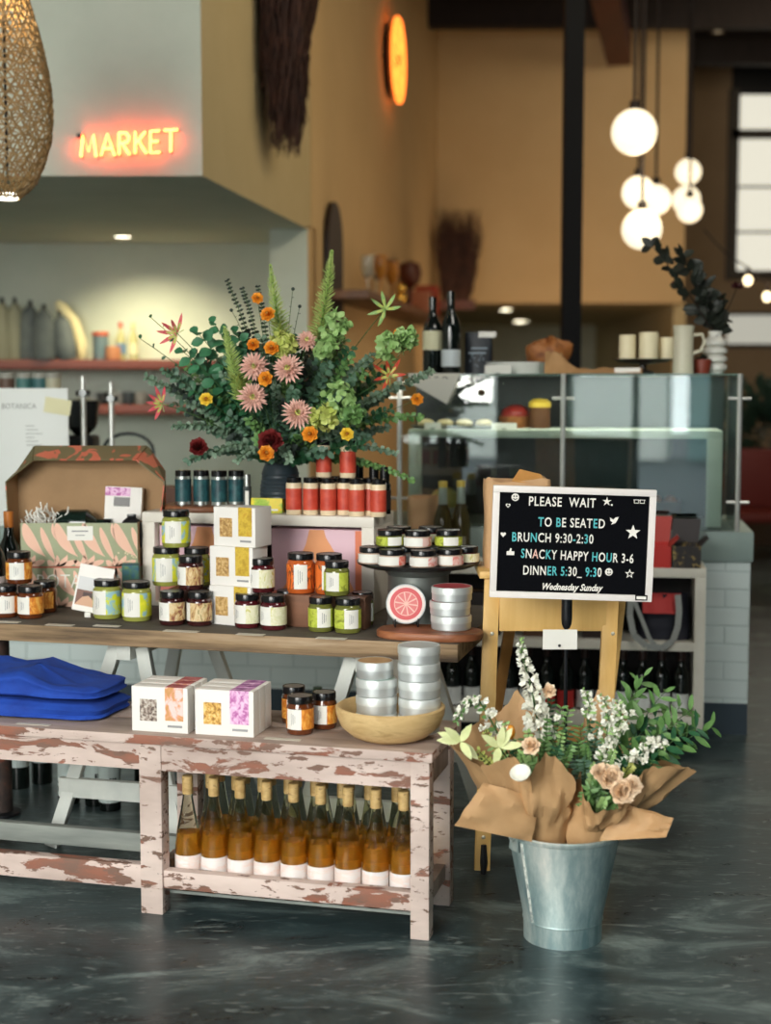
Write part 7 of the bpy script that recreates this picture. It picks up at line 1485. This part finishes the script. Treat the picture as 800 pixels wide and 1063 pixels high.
# light green hydrangea-like clusters
def cluster(px, py, rp, Y, mat, lab, n=46, sz=.026):
    c, pts = fstem('green_bloom_cluster', lab, 'flower', px, py, Y, .02, 'light green bloom clusters'); e = pts[-1]-VM; r = rp/FPX*Y; a = MB()
    for k in range(n):
        d = rdir(rg, .1); 
        if d.y > .3: d.y = -d.y
        p = e+d*r*rg.uniform(.7, 1)
        for q in range(2): a.leaf(p, (d*.3+rdir(rg)).normalized(), d, sz, sz*.9, 0, .15, .1)
    a.build('bracts', mat, c)
for a_ in ((353, 415, 17, 4.46, L_LIGHT, 'light green bloom cluster at the right of the pink chrysanthemums'), (349, 338, 13, 4.56, L_LIGHT, 'light green bloom cluster at the base of the tallest foxtail spike'), (338, 360, 12, 4.53, L_LIGHT, 'light green bloom cluster just below the tallest foxtail spike'), (404, 360, 13, 4.54, L_LIGHT, 'light green bloom cluster at the right of the arrangement'), (422, 352, 9, 4.58, L_LIGHT, 'small light green bloom cluster at the far right'), (336, 434, 12, 4.43, L_LIME, 'pale chartreuse bloom cluster above the stacked red label jars'), (293, 357, 11, 4.5, L_LIME, 'pale chartreuse bloom cluster below the left tall foxtail spike'), (366, 432, 10, 4.44, L_MID, 'mid green frilled bloom above the yellow ranunculus')): cluster(*a_)
# branches of foliage
def branch(px, py, Y, mat, L, w, lab, grp, name='eucalyptus_branch', per=2, bow=.05, droop=.2, start=.3, n=None, cup=.1):
    c, pts = fstem(name, lab, 'foliage branch', px, py, Y, bow, grp, 12, .0020); leafy(c, pts, VM, rg, mat, L, w, per, start, 'leaves', droop, cup, n); return c
L_BROAD = LM('leaf_broad', (44, 98, 66), (66, 126, 86))
gE = 'eucalyptus branches in the arrangement'
for (px, py, Y, mat, L, w, lab) in ((170, 384, 4.55, L_BLUE, .040, .034, 'blue-green eucalyptus branch reaching far left'), (152, 392, 4.62, L_GREY, .034, .030, 'grey-green eucalyptus branch ending at the leftmost edge'), (180, 442, 4.52, L_GREY, .034, .028, 'grey-green eucalyptus branch drooping at the lower left'), (222, 470, 4.48, L_GREY, .036, .028, 'grey-green eucalyptus sprig hanging over the teal canisters'), (196, 478, 4.50, L_BLUE, .036, .030, 'blue-green sprig hanging left of the teal canisters'),
        (246, 478, 4.50, L_GREY, .034, .028, 'grey-green sprig hanging right over the teal canisters'), (300, 478, 4.43, L_GREY, .036, .022, 'pale eucalyptus sprig trailing down beside the dark vase'), (437, 432, 4.60, L_MID, .036, .028, 'green eucalyptus branch at the right edge before the glass case'), (428, 498, 4.60, L_MID, .030, .022, 'thin leafy sprig trailing lowest at the right edge'), (410, 470, 4.58, L_GREY, .032, .026, 'grey-green sprig hanging right of the red label jars'), (448, 385, 4.64, L_GREY, .034, .026, 'grey-green eucalyptus branch reaching the wine bottles'), (385, 455, 4.55, L_BLUE, .036, .028, 'blue-green sprig behind the stacked red label jars')): branch(px, py, Y, mat, L, w, lab, gE, droop=.5 if py > 430 else .15, bow=.10 if py > 420 else .04)
for (px, py, Y, lab) in ((205, 345, 4.52, 'dark green broad-leaved branch at the upper left'), (222, 335, 4.55, 'dark green broad-leaved branch rising at the upper left beside the foxtail'), (190, 365, 4.50, 'dark green broad-leaved branch at the left'), (245, 345, 4.58, 'dark green broad-leaved branch behind the lower foxtail spike')): branch(px, py, Y, L_BROAD, .078, .060, lab, 'broad leaved branches in the arrangement', 'broad_leaf_branch', 2, n=8, start=.5)
for (px, py, lab) in ((146, 352, 'thin tendril with small leaves at the far upper left'), (157, 330, 'curled tendril above the pink gloriosa at the upper left')): branch(px, py, 4.56, L_DEEP, .034, .022, lab, None, 'leaf_tendril', 1, n=6, start=.6)
for (px, py, Y, lab) in ((236, 292, 4.62, 'dark twig with tiny leaves pointing to the upper left'), (252, 300, 4.64, 'dark twig with tiny leaves just left of the tall foxtail spike'), (268, 298, 4.66, 'short dark twig with tiny leaves behind the tall foxtail spike')): branch(px, py, Y, L_DARK, .022, .018, lab, 'dark twigs in the arrangement', 'dark_twig', 3, n=22, start=.45, bow=.1)
for (px, py, lab) in ((304, 300, 'wiry stem with a round seed head between the tall foxtail spikes'), (311, 318, 'shorter wiry seed stem between the tall foxtail spikes'), (240, 322, 'thin wiry seed stem above the lower foxtail spike')):
    c, pts = fstem('seed_stem', lab, 'flower', px, py, 4.56, .12, 'wiry seed stems', 10, .0015); a = MB(); a.ball(pts[-1]-VM, .006, 0, 8, 5); a.build('seed_head', L_DARK, c); leafy(c, pts, VM, rg, L_DARK, .014, .006, 1, .5, n=8)
# body of mixed foliage: individual branches inside the outline
kinds = [('blue-green eucalyptus branch', L_BLUE, .042, .034), ('dark green leafy branch', L_DEEP, .048, .032), ('grey-green eucalyptus branch', L_GREY, .036, .030), ('mid green leafy branch', L_MID, .040, .026), ('blackish green leafy branch', L_DARK, .046, .034)]
k_ = 0
for i in range(120):
    an = i*2.39996; rr_ = math.sqrt((i+.5)/120); px = 296+122*rr_*math.cos(an); py = 405-74*rr_*math.sin(an)*(.85 if math.sin(an) > 0 else .95+.25*math.cos(an)); Y = 4.53+.30*rg.random() - .06*(1-rr_)
    nm, mat, L, w = kinds[(i*7+int(rr_*3)) % 5]
    if px > 340 and mat is L_DARK: nm, mat, L, w = kinds[3]
    branch(px, py, Y, mat, L*rg.uniform(.85, 1.1), w, '%s in the %s of the arrangement' % (nm, place(px, py)), 'mixed foliage, %s, %s' % (nm, place(px, py)), 'foliage_branch', 2, bow=.03, start=.35)
